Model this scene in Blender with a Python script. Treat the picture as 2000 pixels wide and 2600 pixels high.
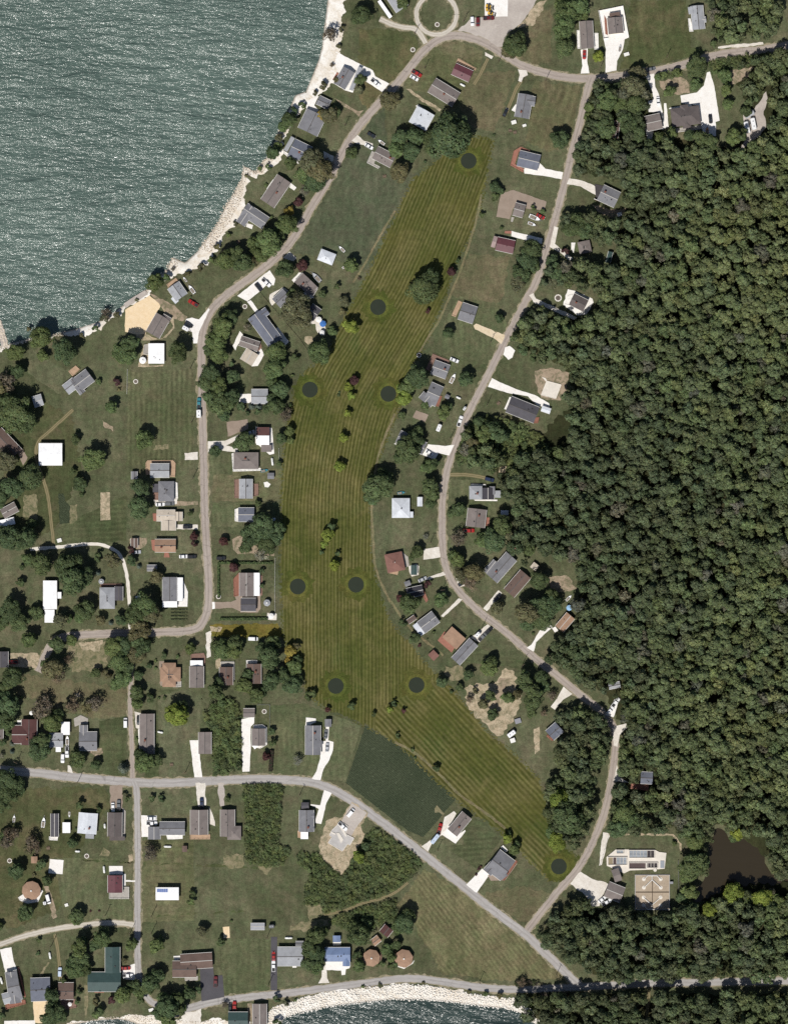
import bpy, bmesh, math, random
import numpy as np
from mathutils import Vector, Matrix, Quaternion
from mathutils.geometry import tessellate_polygon

for _o in list(bpy.data.objects):
    bpy.data.objects.remove(_o)
scene = bpy.context.scene
COL = scene.collection
random.seed(7)

# ------------------------------------------------------------------ camera, world, sun, exposure
M_PER_PX = 0.2                      # one photograph pixel is 20 cm on the ground
CAM_H = 1600.0
cam_data = bpy.data.cameras.new('camera')
cam_data.sensor_fit = 'VERTICAL'
cam_data.sensor_height = 24.0
cam_data.lens = 24.0 * CAM_H / (2600 * M_PER_PX)
cam_data.clip_start = 10.0
cam_data.clip_end = 9000.0
camera = bpy.data.objects.new('camera', cam_data)
camera.location = (0, 0, CAM_H)
COL.objects.link(camera)
scene.camera = camera

SUN_EL = math.radians(58)
SHADOW_DIR = Vector((0.42, 0.907)).normalized()      # shadows fall to the north-north-east
world = bpy.data.worlds.new('World')
scene.world = world
world.use_nodes = True
wn = world.node_tree
wbg = wn.nodes['Background']
sky = wn.nodes.new('ShaderNodeTexSky')
sky.sky_type = 'NISHITA'
sky.sun_disc = False
sky.sun_elevation = SUN_EL
sky.sun_rotation = math.atan2(-SHADOW_DIR.x, -SHADOW_DIR.y)
wn.links.new(sky.outputs[0], wbg.inputs[0])
wbg.inputs[1].default_value = 0.055
sun_data = bpy.data.lights.new('sun', 'SUN')
sun_data.energy = 4.2
sun_data.angle = math.radians(0.53)
sun_data.color = (1.0, 0.965, 0.91)
sun = bpy.data.objects.new('sun', sun_data)
_d = Vector((SHADOW_DIR.x * math.cos(SUN_EL), SHADOW_DIR.y * math.cos(SUN_EL), -math.sin(SUN_EL)))
sun.rotation_euler = _d.to_track_quat('-Z', 'Y').to_euler()
sun.location = (-60, -120, 300)
COL.objects.link(sun)
vs = scene.view_settings
vs.view_transform = 'Standard'
vs.look = 'None'
vs.gamma = 1.0
vs.exposure = 0.0
vs.use_curve_mapping = False
scene.cycles.max_bounces = 5
scene.cycles.diffuse_bounces = 2
scene.cycles.glossy_bounces = 2
scene.cycles.transparent_max_bounces = 6
scene.cycles.sample_clamp_indirect = 4.0
scene.cycles.use_denoising = False

# ------------------------------------------------------------------ coordinates
def W(o, x, y, s=3.36):
    """a point read off an enlarged part of the survey sheet -> metres on the ground"""
    return ((o[0] + x / s - 1000.0) * M_PER_PX, (1300.0 - o[1] - y / s) * M_PER_PX)
def WL(o, flat, s=3.36):
    return [W(o, flat[i], flat[i + 1], s) for i in range(0, len(flat), 2)]
OV = (0, 0)
QA, QB, QC, QD = (0, 0), (1000, 0), (0, 1300), (1000, 1300)

def lin(r, g, b, k=0.86):
    def f(v):
        v /= 255.0
        return (v / 12.92 if v <= 0.04045 else ((v + 0.055) / 1.055) ** 2.4) * k
    return (f(r), f(g), f(b), 1.0)

# ------------------------------------------------------------------ object helpers
def link(o, parent=None):
    COL.objects.link(o)
    if parent is not None:
        o.parent = parent
    return o
def tag(o, label=None, cat=None, group=None, kind=None):
    if label: o['label'] = label
    if cat: o['category'] = cat
    if group: o['group'] = group
    if kind: o['kind'] = kind
    return o
def empty(name, loc, rz=0.0):
    o = bpy.data.objects.new(name, None)
    o.empty_display_size = 0.5
    o.location = loc
    o.rotation_euler = (0, 0, rz)
    COL.objects.link(o)
    return o
def mesh_data(name, verts, faces, mat=None, smooth=False):
    me = bpy.data.meshes.new(name)
    me.from_pydata([tuple(v) for v in verts], [], faces)
    if mat is not None:
        for m in (mat if isinstance(mat, (list, tuple)) else [mat]):
            me.materials.append(m)
    if smooth:
        for p in me.polygons:
            p.use_smooth = True
    return me
def obj(name, me, parent=None, loc=(0, 0, 0), rz=0.0):
    o = bpy.data.objects.new(name, me)
    o.location = loc
    o.rotation_euler = (0, 0, rz)
    return link(o, parent)

class MB:
    """collects faces, then becomes one mesh object"""
    def __init__(s):
        s.v, s.f = [], []
    def poly(s, pts):
        n = len(s.v); s.v += [tuple(p) for p in pts]; s.f.append(tuple(range(n, n + len(pts)))); return s
    def box(s, c, size, rz=0.0):
        cx, cy, cz = c; sx, sy, sz = size[0] / 2, size[1] / 2, size[2] / 2
        ca, sa = math.cos(rz), math.sin(rz); n = len(s.v)
        for dz in (-sz, sz):
            for dx, dy in ((-sx, -sy), (sx, -sy), (sx, sy), (-sx, sy)):
                s.v.append((cx + dx * ca - dy * sa, cy + dx * sa + dy * ca, cz + dz))
        s.f += [(n, n + 3, n + 2, n + 1), (n + 4, n + 5, n + 6, n + 7)]
        for i in range(4):
            j = (i + 1) % 4
            s.f.append((n + i, n + j, n + 4 + j, n + 4 + i))
        return s
    def prism(s, pts, z0, z1):
        a = sum(pts[i][0] * pts[(i + 1) % len(pts)][1] - pts[(i + 1) % len(pts)][0] * pts[i][1] for i in range(len(pts)))
        if a < 0: pts = pts[::-1]
        n = len(s.v); k = len(pts)
        s.v += [(p[0], p[1], z0) for p in pts] + [(p[0], p[1], z1) for p in pts]
        s.f.append(tuple(range(n + k - 1, n - 1, -1))); s.f.append(tuple(range(n + k, n + 2 * k)))
        for i in range(k):
            j = (i + 1) % k
            s.f.append((n + i, n + j, n + k + j, n + k + i))
        return s
    def tube(s, a, b, r0, r1=None, seg=6, cap=True):
        r1 = r0 if r1 is None else r1
        a, b = Vector(a), Vector(b); d = (b - a).normalized()
        u = d.orthogonal().normalized(); w = d.cross(u); n = len(s.v)
        for p, r in ((a, r0), (b, r1)):
            for i in range(seg):
                t = 2 * math.pi * i / seg
                s.v.append(tuple(p + u * r * math.cos(t) + w * r * math.sin(t)))
        for i in range(seg):
            j = (i + 1) % seg
            s.f.append((n + i, n + j, n + seg + j, n + seg + i))
        if cap:
            s.f.append(tuple(range(n + seg - 1, n - 1, -1))); s.f.append(tuple(range(n + seg, n + 2 * seg)))
        return s
    def loft(s, rings, cap=True):
        n = len(s.v); k = len(rings[0])
        for r in rings: s.v += [tuple(p) for p in r]
        for a in range(len(rings) - 1):
            for i in range(k):
                j = (i + 1) % k
                s.f.append((n + a * k + i, n + a * k + j, n + (a + 1) * k + j, n + (a + 1) * k + i))
        if cap:
            s.f.append(tuple(range(n + k - 1, n - 1, -1)))
            m = n + (len(rings) - 1) * k
            s.f.append(tuple(range(m, m + k)))
        return s
    def mesh(s, name, mat=None, smooth=False):
        return mesh_data(name, s.v, s.f, mat, smooth)
    def build(s, name, mat, parent=None, loc=(0, 0, 0), rz=0.0, smooth=False):
        return obj(name, s.mesh(name, mat, smooth), parent, loc, rz)

# ------------------------------------------------------------------ materials
class N:
    def __init__(s, name, rough=0.9, spec=0.2):
        s.m = bpy.data.materials.new(name); s.m.use_nodes = True
        s.t = s.m.node_tree
        s.b = s.t.nodes['Principled BSDF']
        s.b.inputs['Roughness'].default_value = rough
        s.b.inputs['Specular IOR Level'].default_value = spec
        s._pos = None
    def node(s, typ, **kw):
        n = s.t.nodes.new(typ)
        for k, v in kw.items(): setattr(n, k, v)
        return n
    def put(s, sock, v):
        if isinstance(v, bpy.types.NodeSocket): s.t.links.new(v, sock)
        else: sock.default_value = v
    @property
    def pos(s):
        if s._pos is None: s._pos = s.node('ShaderNodeNewGeometry').outputs['Position']
        return s._pos
    def noise(s, scale, detail=3.0, rough=0.55, vec=None, dist=0.0):
        n = s.node('ShaderNodeTexNoise')
        s.put(n.inputs['Vector'], s.pos if vec is None else vec)
        n.inputs['Scale'].default_value = scale; n.inputs['Detail'].default_value = detail
        n.inputs['Roughness'].default_value = rough; n.inputs['Distortion'].default_value = dist
        return n.outputs['Fac']
    def ramp(s, v, lo, hi, a=0.0, b=1.0):
        n = s.node('ShaderNodeMapRange'); n.clamp = True
        s.put(n.inputs[0], v); n.inputs[1].default_value = lo; n.inputs[2].default_value = hi
        n.inputs[3].default_value = a; n.inputs[4].default_value = b
        return n.outputs[0]
    def math(s, op, a, b=0.0, c=0.0):
        n = s.node('ShaderNodeMath', operation=op)
        s.put(n.inputs[0], a); s.put(n.inputs[1], b); s.put(n.inputs[2], c)
        return n.outputs[0]
    def mix(s, f, a, b, mode='MIX'):
        n = s.node('ShaderNodeMix', data_type='RGBA', blend_type=mode)
        s.put(n.inputs[0], f); s.put(n.inputs[6], a); s.put(n.inputs[7], b)
        return n.outputs[2]
    def grey(s, v):
        n = s.node('ShaderNodeCombineColor')
        for i in range(3): s.put(n.inputs[i], v)
        return n.outputs[0]
    def mul(s, col, v):
        return s.mix(1.0, col, s.grey(v), 'MULTIPLY')
    def along(s, ang, vec=None):
        """distance along a compass angle (radians) on the ground"""
        n = s.node('ShaderNodeVectorMath', operation='DOT_PRODUCT')
        s.put(n.inputs[0], s.pos if vec is None else vec); n.inputs[1].default_value = (math.cos(ang), math.sin(ang), 0)
        return n.outputs['Value']
    def base(s, c): s.put(s.b.inputs['Base Color'], c); return s
    def bump(s, h, strength=0.5, dist=0.1):
        n = s.node('ShaderNodeBump'); n.inputs['Strength'].default_value = strength; n.inputs['Distance'].default_value = dist
        s.put(n.inputs['Height'], h); s.put(s.b.inputs['Normal'], n.outputs[0]); return s

_mc = {}
def plain(name, col, rough=0.8, spec=0.25, var=0.18, scale=1.5, big=0.15, metallic=0.0):
    """a weathered single-colour surface"""
    key = ('plain', name)
    if key in _mc: return _mc[key]
    n = N(name, rough, spec)
    f = n.ramp(n.noise(scale, 4), 0.25, 0.75, 1 - var, 1 + var)
    g = n.ramp(n.noise(big, 3), 0.3, 0.7, 1 - var * 0.8, 1 + var * 0.8)
    n.base(n.mul(n.mul(col, f), g))
    n.b.inputs['Metallic'].default_value = metallic
    _mc[key] = n.m
    return n.m

def lawn_mat(name, greens, brown, amount=0.5, stripe=None, seed=0.0):
    """mown grass; stripe = (angle, period, strength)"""
    n = N(name, 0.95, 0.1)
    off = n.node('ShaderNodeVectorMath', operation='ADD'); n.put(off.inputs[0], n.pos); off.inputs[1].default_value = (seed * 37, seed * 19, 0)
    p = off.outputs[0]
    a = n.ramp(n.noise(0.022, 5, 0.6, p), 0.38, 0.62)
    c = n.mix(a, greens[0], greens[1])
    b = n.ramp(n.noise(0.05, 6, 0.65, p, 0.6), 0.5, 0.75)
    c = n.mix(n.math('MULTIPLY', b, amount), c, brown)
    sm = n.node('ShaderNodeMapping'); n.put(sm.inputs[0], p); sm.inputs['Rotation'].default_value = (0, 0, 0.3 + seed); sm.inputs['Scale'].default_value = (1.0, 0.3, 1.0)
    st_ = n.ramp(n.noise(0.22, 5, 0.65, sm.outputs[0]), 0.35, 0.65, 0.84, 1.16)
    c = n.mul(c, st_)
    m = n.ramp(n.noise(0.4, 6, 0.75, p), 0.32, 0.68, 0.72, 1.28)
    c = n.mul(c, m)
    hue = n.ramp(n.noise(0.16, 5, 0.7, p), 0.36, 0.64)
    c = n.mul(n.mix(hue, n.mix(1.0, c, (0.93, 1.03, 0.94, 1), 'MULTIPLY'), n.mix(1.0, c, (1.08, 0.99, 1.02, 1), 'MULTIPLY')), 1.0)
    f = n.ramp(n.noise(1.6, 3, 0.7, p), 0.3, 0.7, 0.8, 1.2)
    c = n.mul(c, f)
    if stripe:
        ang, per, st = stripe
        w = n.math('ADD', n.math('MULTIPLY', n.along(ang + math.pi / 2), 2 * math.pi / per), n.math('MULTIPLY', n.noise(0.12, 3), 5.0))
        sn = n.ramp(n.math('SINE', w), -1, 1, 1 - st, 1 + st)
        patch = n.ramp(n.noise(0.06, 3, 0.6, p), 0.35, 0.65)
        c = n.mix(patch, c, n.mul(c, sn))
    n.base(c)
    n.bump(n.noise(3.0, 3), 0.6, 0.12)
    return n.m

G1, G2, BR = lin(82, 86, 62), lin(98, 100, 76), lin(122, 113, 92)
m_lawn = lawn_mat('lawn', (G1, G2), BR, 0.6)
m_lawn_strip_v = lawn_mat('lawn_mown_north_south', (lin(86, 90, 64), lin(100, 101, 76)), lin(122, 116, 88), 0.5, (math.pi / 2, 2.6, 0.26))
m_lawn_diag = lawn_mat('lawn_mown_diagonal', (lin(88, 89, 64), lin(103, 100, 74)), lin(124, 114, 90), 0.8, (math.radians(73), 4.2, 0.22))
m_meadow = lawn_mat('meadow', (lin(80, 86, 66), lin(92, 96, 76)), lin(108, 106, 84), 0.5, (math.radians(60), 3.2, 0.08))
m_brown_lawn = lawn_mat('dry_lawn', (lin(96, 94, 70), lin(110, 104, 80)), lin(128, 117, 95), 0.8)
m_hay = lawn_mat('hay_field', (lin(98, 98, 70), lin(112, 108, 80)), lin(138, 128, 100), 0.9, (math.radians(128), 2.1, 0.24))
m_yellow_strip = lawn_mat('yellow_turf', (lin(98, 92, 44), lin(114, 104, 52)), lin(128, 112, 60), 0.6, (0.0, 1.6, 0.15))
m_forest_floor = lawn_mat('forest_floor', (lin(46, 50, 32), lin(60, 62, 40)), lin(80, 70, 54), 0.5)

def crop_mat():
    n = N('leafy_crop', 0.9, 0.15)
    w = n.math('MULTIPLY', n.along(math.radians(-40) + math.pi / 2), 2 * math.pi / 0.9)
    sn = n.ramp(n.math('SINE', w), -1, 1, 0.8, 1.15)
    c = n.mix(n.ramp(n.noise(0.05, 4), 0.3, 0.7), lin(56, 65, 47), lin(68, 75, 56))
    c = n.mul(n.mul(c, sn), n.ramp(n.noise(1.1, 5, 0.75), 0.32, 0.68, 0.6, 1.45))
    bare = n.ramp(n.noise(0.9, 5, 0.8, None, 1.2), 0.6, 0.68)
    n.base(n.mix(bare, c, lin(116, 124, 98)))
    n.bump(n.noise(2.5, 3), 0.9, 0.3)
    return n.m
m_crop = crop_mat()

def fairway_mat():
    n = N('fairway_turf', 0.95, 0.1)
    at = n.node('ShaderNodeAttribute', attribute_name='stripe').outputs['Fac']
    wob = n.math('MULTIPLY', n.noise(0.05, 3), 6.0)
    sn = n.math('SINE', n.math('ADD', n.math('MULTIPLY', at, 2 * math.pi / 1.75), wob))
    patch = n.ramp(n.noise(0.03, 4), 0.35, 0.62, 0.3, 1.0)
    c = n.mix(n.ramp(n.noise(0.028, 6, 0.68), 0.36, 0.64), lin(72, 80, 36), lin(92, 90, 46))
    c = n.mix(n.math('MULTIPLY', n.ramp(n.noise(0.06, 5, 0.65, None, 0.5), 0.5, 0.72), 0.7), c, lin(116, 108, 68))
    c = n.mix(n.math('MULTIPLY', n.ramp(n.noise(0.035, 4, 0.6, None, 1.0), 0.56, 0.7), 0.55), c, lin(70, 86, 42))
    light = n.mix(0.5, c, lin(132, 124, 86))
    dark = n.mul(c, 0.74)
    s2 = n.ramp(sn, -0.7, 0.9)
    c2 = n.mix(n.math('MULTIPLY', patch, 0.85), c, n.mix(s2, dark, light))
    cv = n.node('ShaderNodeCombineXYZ'); n.put(cv.inputs[0], n.math('MULTIPLY', at, 0.62)); n.put(cv.inputs[1], n.math('MULTIPLY', n.along(math.pi / 2), 0.02))
    c2 = n.mul(c2, n.ramp(n.noise(1.0, 2, 0.5, cv.outputs[0]), 0.3, 0.7, 0.82, 1.18))
    c2 = n.mul(c2, n.ramp(n.noise(0.45, 6, 0.75), 0.32, 0.68, 0.74, 1.26))
    c2 = n.mul(c2, n.ramp(n.noise(2.8, 2), 0.25, 0.75, 0.88, 1.12))
    n.base(c2); n.bump(n.noise(3.0, 2), 0.5, 0.1)
    return n.m
m_fairway = fairway_mat()

def ground_cover(name, a, b, speck, amount=0.5, scale=0.25, var=0.2, rough=0.95, grass=0.0):
    n = N(name, rough, 0.15)
    c = n.mix(n.ramp(n.noise(scale, 5, 0.65, None, 0.4), 0.35, 0.65), a, b)
    c = n.mix(n.math('MULTIPLY', n.ramp(n.noise(scale * 4, 5, 0.7), 0.56, 0.7), amount), c, speck)
    if grass: c = n.mix(n.math('MULTIPLY', n.ramp(n.noise(0.33, 6, 0.78, None, 0.8), 0.46, 0.6), grass), c, lin(92, 97, 68))
    c = n.mul(c, n.ramp(n.noise(1.5, 5, 0.75), 0.3, 0.7, 1 - var, 1 + var))
    n.base(c); n.bump(n.noise(2.5, 3), 0.5, 0.08)
    return n.m
m_concrete = ground_cover('pale_concrete', lin(240, 235, 228), lin(250, 247, 242), lin(210, 200, 184), 0.6, 0.2, 0.09)
m_gravel = ground_cover('limestone_gravel', lin(216, 208, 196), lin(236, 230, 220), lin(180, 168, 148), 0.6, 0.3, 0.14)
m_lot = ground_cover('grey_gravel', lin(176, 166, 158), lin(196, 187, 178), lin(214, 206, 196), 0.5, 0.12, 0.1)
m_shoulder = ground_cover('gravel_shoulder', lin(150, 140, 116), lin(166, 154, 130), lin(112, 108, 78), 0.8, 0.4, 0.18, grass=0.85)
m_track = ground_cover('worn_track', lin(146, 132, 108), lin(166, 152, 126), lin(104, 98, 70), 0.8, 0.5, 0.15)
m_dirt = ground_cover('bare_dirt', lin(156, 138, 118), lin(176, 158, 136), lin(122, 108, 90), 0.5, 0.3, 0.16, grass=0.75)
m_brownyard = ground_cover('brown_pebble_yard', lin(150, 134, 120), lin(162, 146, 132), lin(140, 124, 112), 0.4, 0.3, 0.07)
m_straw = ground_cover('dry_straw', lin(176, 158, 132), lin(196, 180, 154), lin(120, 112, 84), 0.9, 0.35, 0.25, grass=0.6)
m_straw2 = ground_cover('dead_grass', lin(150, 138, 112), lin(128, 122, 92), lin(92, 92, 62), 0.9, 0.25, 0.2, grass=0.9)
m_sand = ground_cover('tan_sand', lin(234, 208, 168), lin(242, 219, 184), lin(208, 178, 138), 0.5, 0.5, 0.08)
def beach_mat():
    n = N('white_limestone_beach', 0.95, 0.15)
    c = n.mix(n.ramp(n.noise(0.1, 5, 0.7, None, 0.6), 0.4, 0.62), lin(250, 246, 238), lin(226, 214, 196))
    c = n.mix(n.math('MULTIPLY', n.ramp(n.noise(0.45, 6, 0.75), 0.54, 0.68), 0.7), c, lin(190, 174, 150))
    c = n.mul(c, n.ramp(n.noise(1.3, 4, 0.75), 0.3, 0.7, 0.84, 1.12))
    sep = n.node('ShaderNodeSeparateXYZ'); n.put(sep.inputs[0], n.pos)
    wet = n.ramp(n.math('ADD', sep.outputs[2], n.math('MULTIPLY', n.noise(0.3, 3), 0.3)), -0.42, -0.16, 1.0, 0.0)
    c = n.mix(n.math('MULTIPLY', wet, 0.8), c, lin(128, 116, 100))
    n.base(c); n.bump(n.noise(1.6, 4), 0.7, 0.15)
    return n.m
m_beach = beach_mat()
m_tan = ground_cover('tan_gravel', lin(216, 196, 164), lin(228, 212, 184), lin(186, 166, 136), 0.6, 0.4, 0.1)
m_black_asphalt = ground_cover('fresh_asphalt', lin(84, 82, 86), lin(92, 90, 94), lin(76, 74, 78), 0.5, 0.15, 0.06)
m_green_disc = ground_cover('putting_green_turf', lin(50, 56, 46), lin(52, 58, 48), lin(48, 54, 44), 0.2, 0.3, 0.05)
m_collar = lawn_mat('green_collar', (lin(84, 92, 44), lin(98, 98, 50)), lin(114, 102, 58), 0.6)

def road_mat(name, c0, c1, edge, track, dark=0.12):
    n = N(name, 0.92, 0.2)
    uv = n.node('ShaderNodeUVMap').outputs[0]
    sep = n.node('ShaderNodeSeparateXYZ'); n.put(sep.inputs[0], uv)
    u = n.math('ABSOLUTE', n.math('ADD', n.math('MULTIPLY', n.math('SUBTRACT', sep.outputs[0], 0.5), 2.0), n.math('MULTIPLY', n.math('SUBTRACT', n.noise(0.15, 3), 0.5), 0.25)))
    c = n.mix(n.ramp(n.noise(0.08, 5, 0.65), 0.35, 0.65), c0, c1)
    tr = n.ramp(n.math('ABSOLUTE', n.math('SUBTRACT', u, 0.45)), 0.08, 0.26, 1, 0)
    c = n.mix(n.math('MULTIPLY', tr, 0.6), c, track)
    mid = n.ramp(u, 0.0, 0.2, 0.35, 0.0)
    c = n.mix(mid, c, n.mul(c0, 0.8))
    e = n.ramp(n.math('ADD', u, n.math('MULTIPLY', n.noise(0.9, 4), 0.3)), 0.95, 1.2)
    c = n.mix(n.math('MULTIPLY', e, 0.75), c, edge)
    sv = n.node('ShaderNodeVectorMath', operation='MULTIPLY'); n.put(sv.inputs[0], uv); sv.inputs[1].default_value = (5.0, 1.2, 1.0)
    c = n.mul(c, n.ramp(n.noise(1.0, 5, 0.7, sv.outputs[0]), 0.32, 0.68, 0.86, 1.12))
    vo = n.node('ShaderNodeTexVoronoi', feature='DISTANCE_TO_EDGE'); n.put(vo.inputs['Vector'], n.pos); vo.inputs['Scale'].default_value = 0.16
    crack = n.ramp(vo.outputs['Distance'], 0.0, 0.02, 0.3, 0.0)
    c = n.mul(c, n.math('SUBTRACT', 1.0, n.math('MULTIPLY', crack, n.ramp(n.noise(0.05, 2), 0.45, 0.6))))
    st = n.ramp(n.noise(0.35, 5, 0.7, None, 1.5), 0.58, 0.72, 0, dark * 1.4)
    c = n.mul(c, n.math('SUBTRACT', 1.0, st))
    c = n.mul(c, n.ramp(n.noise(2.5, 3), 0.2, 0.8, 0.93, 1.07))
    n.base(c)
    return n.m
m_chip = road_mat('tan_chip_seal', lin(160, 148, 139), lin(172, 161, 151), lin(188, 176, 156), lin(182, 170, 160), 0.25)
m_asph = road_mat('grey_asphalt_road', lin(166, 161, 157), lin(176, 171, 167), lin(160, 152, 138), lin(182, 178, 174), 0.12)
m_lane = road_mat('pale_gravel_lane', lin(190, 182, 168), lin(204, 196, 182), lin(150, 142, 116), lin(214, 206, 194), 0.15)
m_white_lane = road_mat('white_gravel_lane', lin(222, 214, 200), lin(236, 230, 218), lin(170, 160, 134), lin(246, 240, 232), 0.1)
m_two_track = road_mat('grassy_two_track', lin(112, 106, 74), lin(124, 116, 84), lin(96, 94, 62), lin(166, 150, 122), 0.15)

def roof_mat(key, col, kind='shingle'):
    k = ('roof', key, kind)
    if k in _mc: return _mc[k]
    n = N('roof_%s_%s' % (key, kind), 0.85 if kind == 'shingle' else 0.5, 0.25)
    oi = n.node('ShaderNodeObjectInfo')
    vec = n.node('ShaderNodeVectorMath', operation='ADD'); n.put(vec.inputs[0], n.pos); n.put(vec.inputs[1], oi.outputs['Location'])
    v = vec.outputs[0]
    c = n.mul(col, n.ramp(n.noise(0.3, 5, 0.65, v, 0.5), 0.3, 0.7, 0.84, 1.14))
    c = n.mul(c, n.ramp(n.noise(3.2, 3, 0.6, v), 0.2, 0.8, 0.86, 1.14))
    if kind == 'shingle':
        st = n.ramp(n.noise(0.9, 5, 0.75, v, 2.0), 0.62, 0.8, 0.0, 0.25)
        c = n.mul(c, n.math('SUBTRACT', 1.0, st))
        n.bump(n.noise(6.0, 2), 0.4, 0.03)
    else:
        tc = n.node('ShaderNodeTexCoord')
        n.bump(n.math('SINE', n.math('MULTIPLY', n.along(0.0), 14.0)), 0.25, 0.03)
    n.base(c)
    _mc[k] = n.m
    return n.m
RC = {
 'g': lin(128, 128, 132), 'lg': lin(164, 166, 170), 'dg': lin(90, 88, 93), 'bg': lin(112, 116, 128),
 'wg': lin(130, 121, 117), 'dw': lin(104, 96, 94), 'br': lin(112, 94, 86), 'tn': lin(182, 158, 134), 'sn': lin(200, 188, 172),
 'rd': lin(104, 64, 70), 'mr': lin(92, 64, 62), 'pk': lin(166, 146, 142), 'wh': lin(250, 250, 250, 0.9), 'pw': lin(214, 218, 224), 'bl': lin(116, 134, 168),
 'gn': lin(62, 82, 80), 'tl': lin(96, 150, 150), 'oc': lin(164, 134, 112), 'rb': lin(134, 98, 88), 'bk': lin(70, 68, 74),
}
METAL = {'wh', 'pw', 'bl', 'gn', 'rd', 'tl'}
m_walls = [plain('siding_white', lin(226, 224, 218), 0.7, var=0.06), plain('siding_cream', lin(206, 196, 172), 0.7, var=0.06),
           plain('siding_grey', lin(150, 152, 152), 0.7, var=0.06), plain('siding_tan', lin(176, 156, 128), 0.7, var=0.08)]
m_trim = plain('white_trim', lin(236, 234, 228), 0.5, var=0.04)
m_glass = plain('window_glass', (0.03, 0.04, 0.05, 1), 0.08, 0.6, var=0.05)
m_door = plain('painted_door', lin(96, 60, 46), 0.5, var=0.05)
m_brick = plain('chimney_brick', lin(130, 84, 70), 0.9, var=0.15, scale=4)
m_vent = plain('roof_vent', lin(60, 58, 58), 0.6, var=0.05)
m_ridge_l = plain('ridge_cap_pale', lin(190, 186, 180), 0.7, var=0.05)
m_ridge_d = plain('ridge_cap_dark', lin(96, 92, 90), 0.8, var=0.05)

def deck_mat(key, col):
    k = ('deck', key)
    if k in _mc: return _mc[k]
    n = N('deck_' + key, 0.85, 0.15)
    s = n.ramp(n.math('SINE', n.math('MULTIPLY', n.along(0.5), 2 * math.pi / 0.3)), -1, 1, 0.88, 1.08)
    n.base(n.mul(n.mul(col, s), n.ramp(n.noise(0.8, 4), 0.25, 0.75, 0.85, 1.15)))
    _mc[k] = n.m
    return n.m
DC = {'tan': lin(184, 156, 130), 'red': lin(162, 114, 98), 'brn': lin(140, 112, 100), 'wht': lin(244, 240, 234), 'gry': lin(176, 170, 162), 'brk': lin(150, 104, 88), 'dk': lin(78, 74, 76)}

# ------------------------------------------------------------------ geometry on the plan
def smooth_line(pts, step=1.6):
    """Catmull-Rom through the points, resampled"""
    P = [Vector(p) for p in pts]
    P = [P[0] * 2 - P[1]] + P + [P[-1] * 2 - P[-2]]
    out = []
    for i in range(1, len(P) - 2):
        a, b, c, d = P[i - 1], P[i], P[i + 1], P[i + 2]
        k = max(2, int((c - b).length / step))
        for j in range(k):
            t = j / k
            out.append(0.5 * ((2 * b) + (c - a) * t + (2 * a - 5 * b + 4 * c - d) * t * t + (3 * b - a - 3 * c + d) * t ** 3))
    out.append(P[-2])
    return out
def inside(pts, x, y):
    """vectorised point in polygon"""
    x = np.asarray(x); y = np.asarray(y); r = np.zeros(x.shape, bool)
    n = len(pts); j = n - 1
    for i in range(n):
        xi, yi = pts[i]; xj, yj = pts[j]
        c = ((yi > y) != (yj > y)) & (x < (xj - xi) * (y - yi) / ((yj - yi) if yj != yi else 1e-9) + xi)
        r ^= c; j = i
    return r
def seg_dist(pts, x, y, closed=True):
    x = np.asarray(x, float); y = np.asarray(y, float); best = np.full(x.shape, 1e9)
    m = len(pts)
    for i in range(m if closed else m - 1):
        ax, ay = pts[i]; bx, by = pts[(i + 1) % m]
        dx, dy = bx - ax, by - ay; L = dx * dx + dy * dy + 1e-9
        t = np.clip(((x - ax) * dx + (y - ay) * dy) / L, 0, 1)
        best = np.minimum(best, np.hypot(x - ax - t * dx, y - ay - t * dy))
    return best
BLOCK = []        # (polygon) no wood tree stands here
BLOCK_LINE = []   # (polyline, half width)

# ------------------------------------------------------------------ shores
shore_a = WL(QA, [1405,-60, 1400,0, 1393,60, 1383,140, 1376,200, 1362,255, 1336,320, 1306,392, 1262,408, 1243,450, 1222,492, 1196,548,
    1178,600, 1150,662, 1112,706, 1090,734, 1044,712, 1032,765, 996,832, 962,886, 938,940, 898,1003, 846,1072, 792,1122, 736,1100, 716,1150,
    676,1185, 628,1236, 560,1282, 490,1332, 420,1376, 330,1404, 250,1424, 180,1440, 120,1450, 60,1466, 0,1482, -40,1500], 1.68)
inner_a = WL(QA, [1484,-60, 1482,0, 1468,60, 1462,150, 1456,230, 1446,330, 1420,352, 1380,395, 1338,430, 1296,470, 1258,520, 1222,585, 1212,640,
    1182,694, 1140,733, 1100,768, 1064,752, 1052,800, 1058,832, 1048,884, 1008,952, 962,1012, 932,1078, 890,1128, 812,1160, 762,1168, 735,1192, 700,1206,
    640,1262, 560,1304, 500,1360, 440,1398, 372,1428, 300,1442, 240,1438, 180,1452, 120,1466, 60,1482, 0,1500, -40,1520], 1.68)
lake_poly = shore_a + [(-230, 30), (-420, 20), (-900, 100), (-1500, 600), (-1400, 1700), (200, 1700), (60, 800), (-20, 400), (-34, 290)]
T4 = (500, 2400); T5 = (1000, 2400); T40 = (0, 2400)
shore_b = WL(T40, [580,690, 640,668, 760,650, 880,632, 1010,626, 1100,640, 1180,672]) + WL(T4, [-60,690, 60,700, 280,705, 480,712, 640,700, 700,672, 752,612, 850,574, 950,558, 1090,522, 1300,492, 1500,470, 1680,455]) + \
          WL(T5, [200,455, 400,470, 600,492, 800,520, 960,532, 1078,572, 1170,640, 1250,700])
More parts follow.
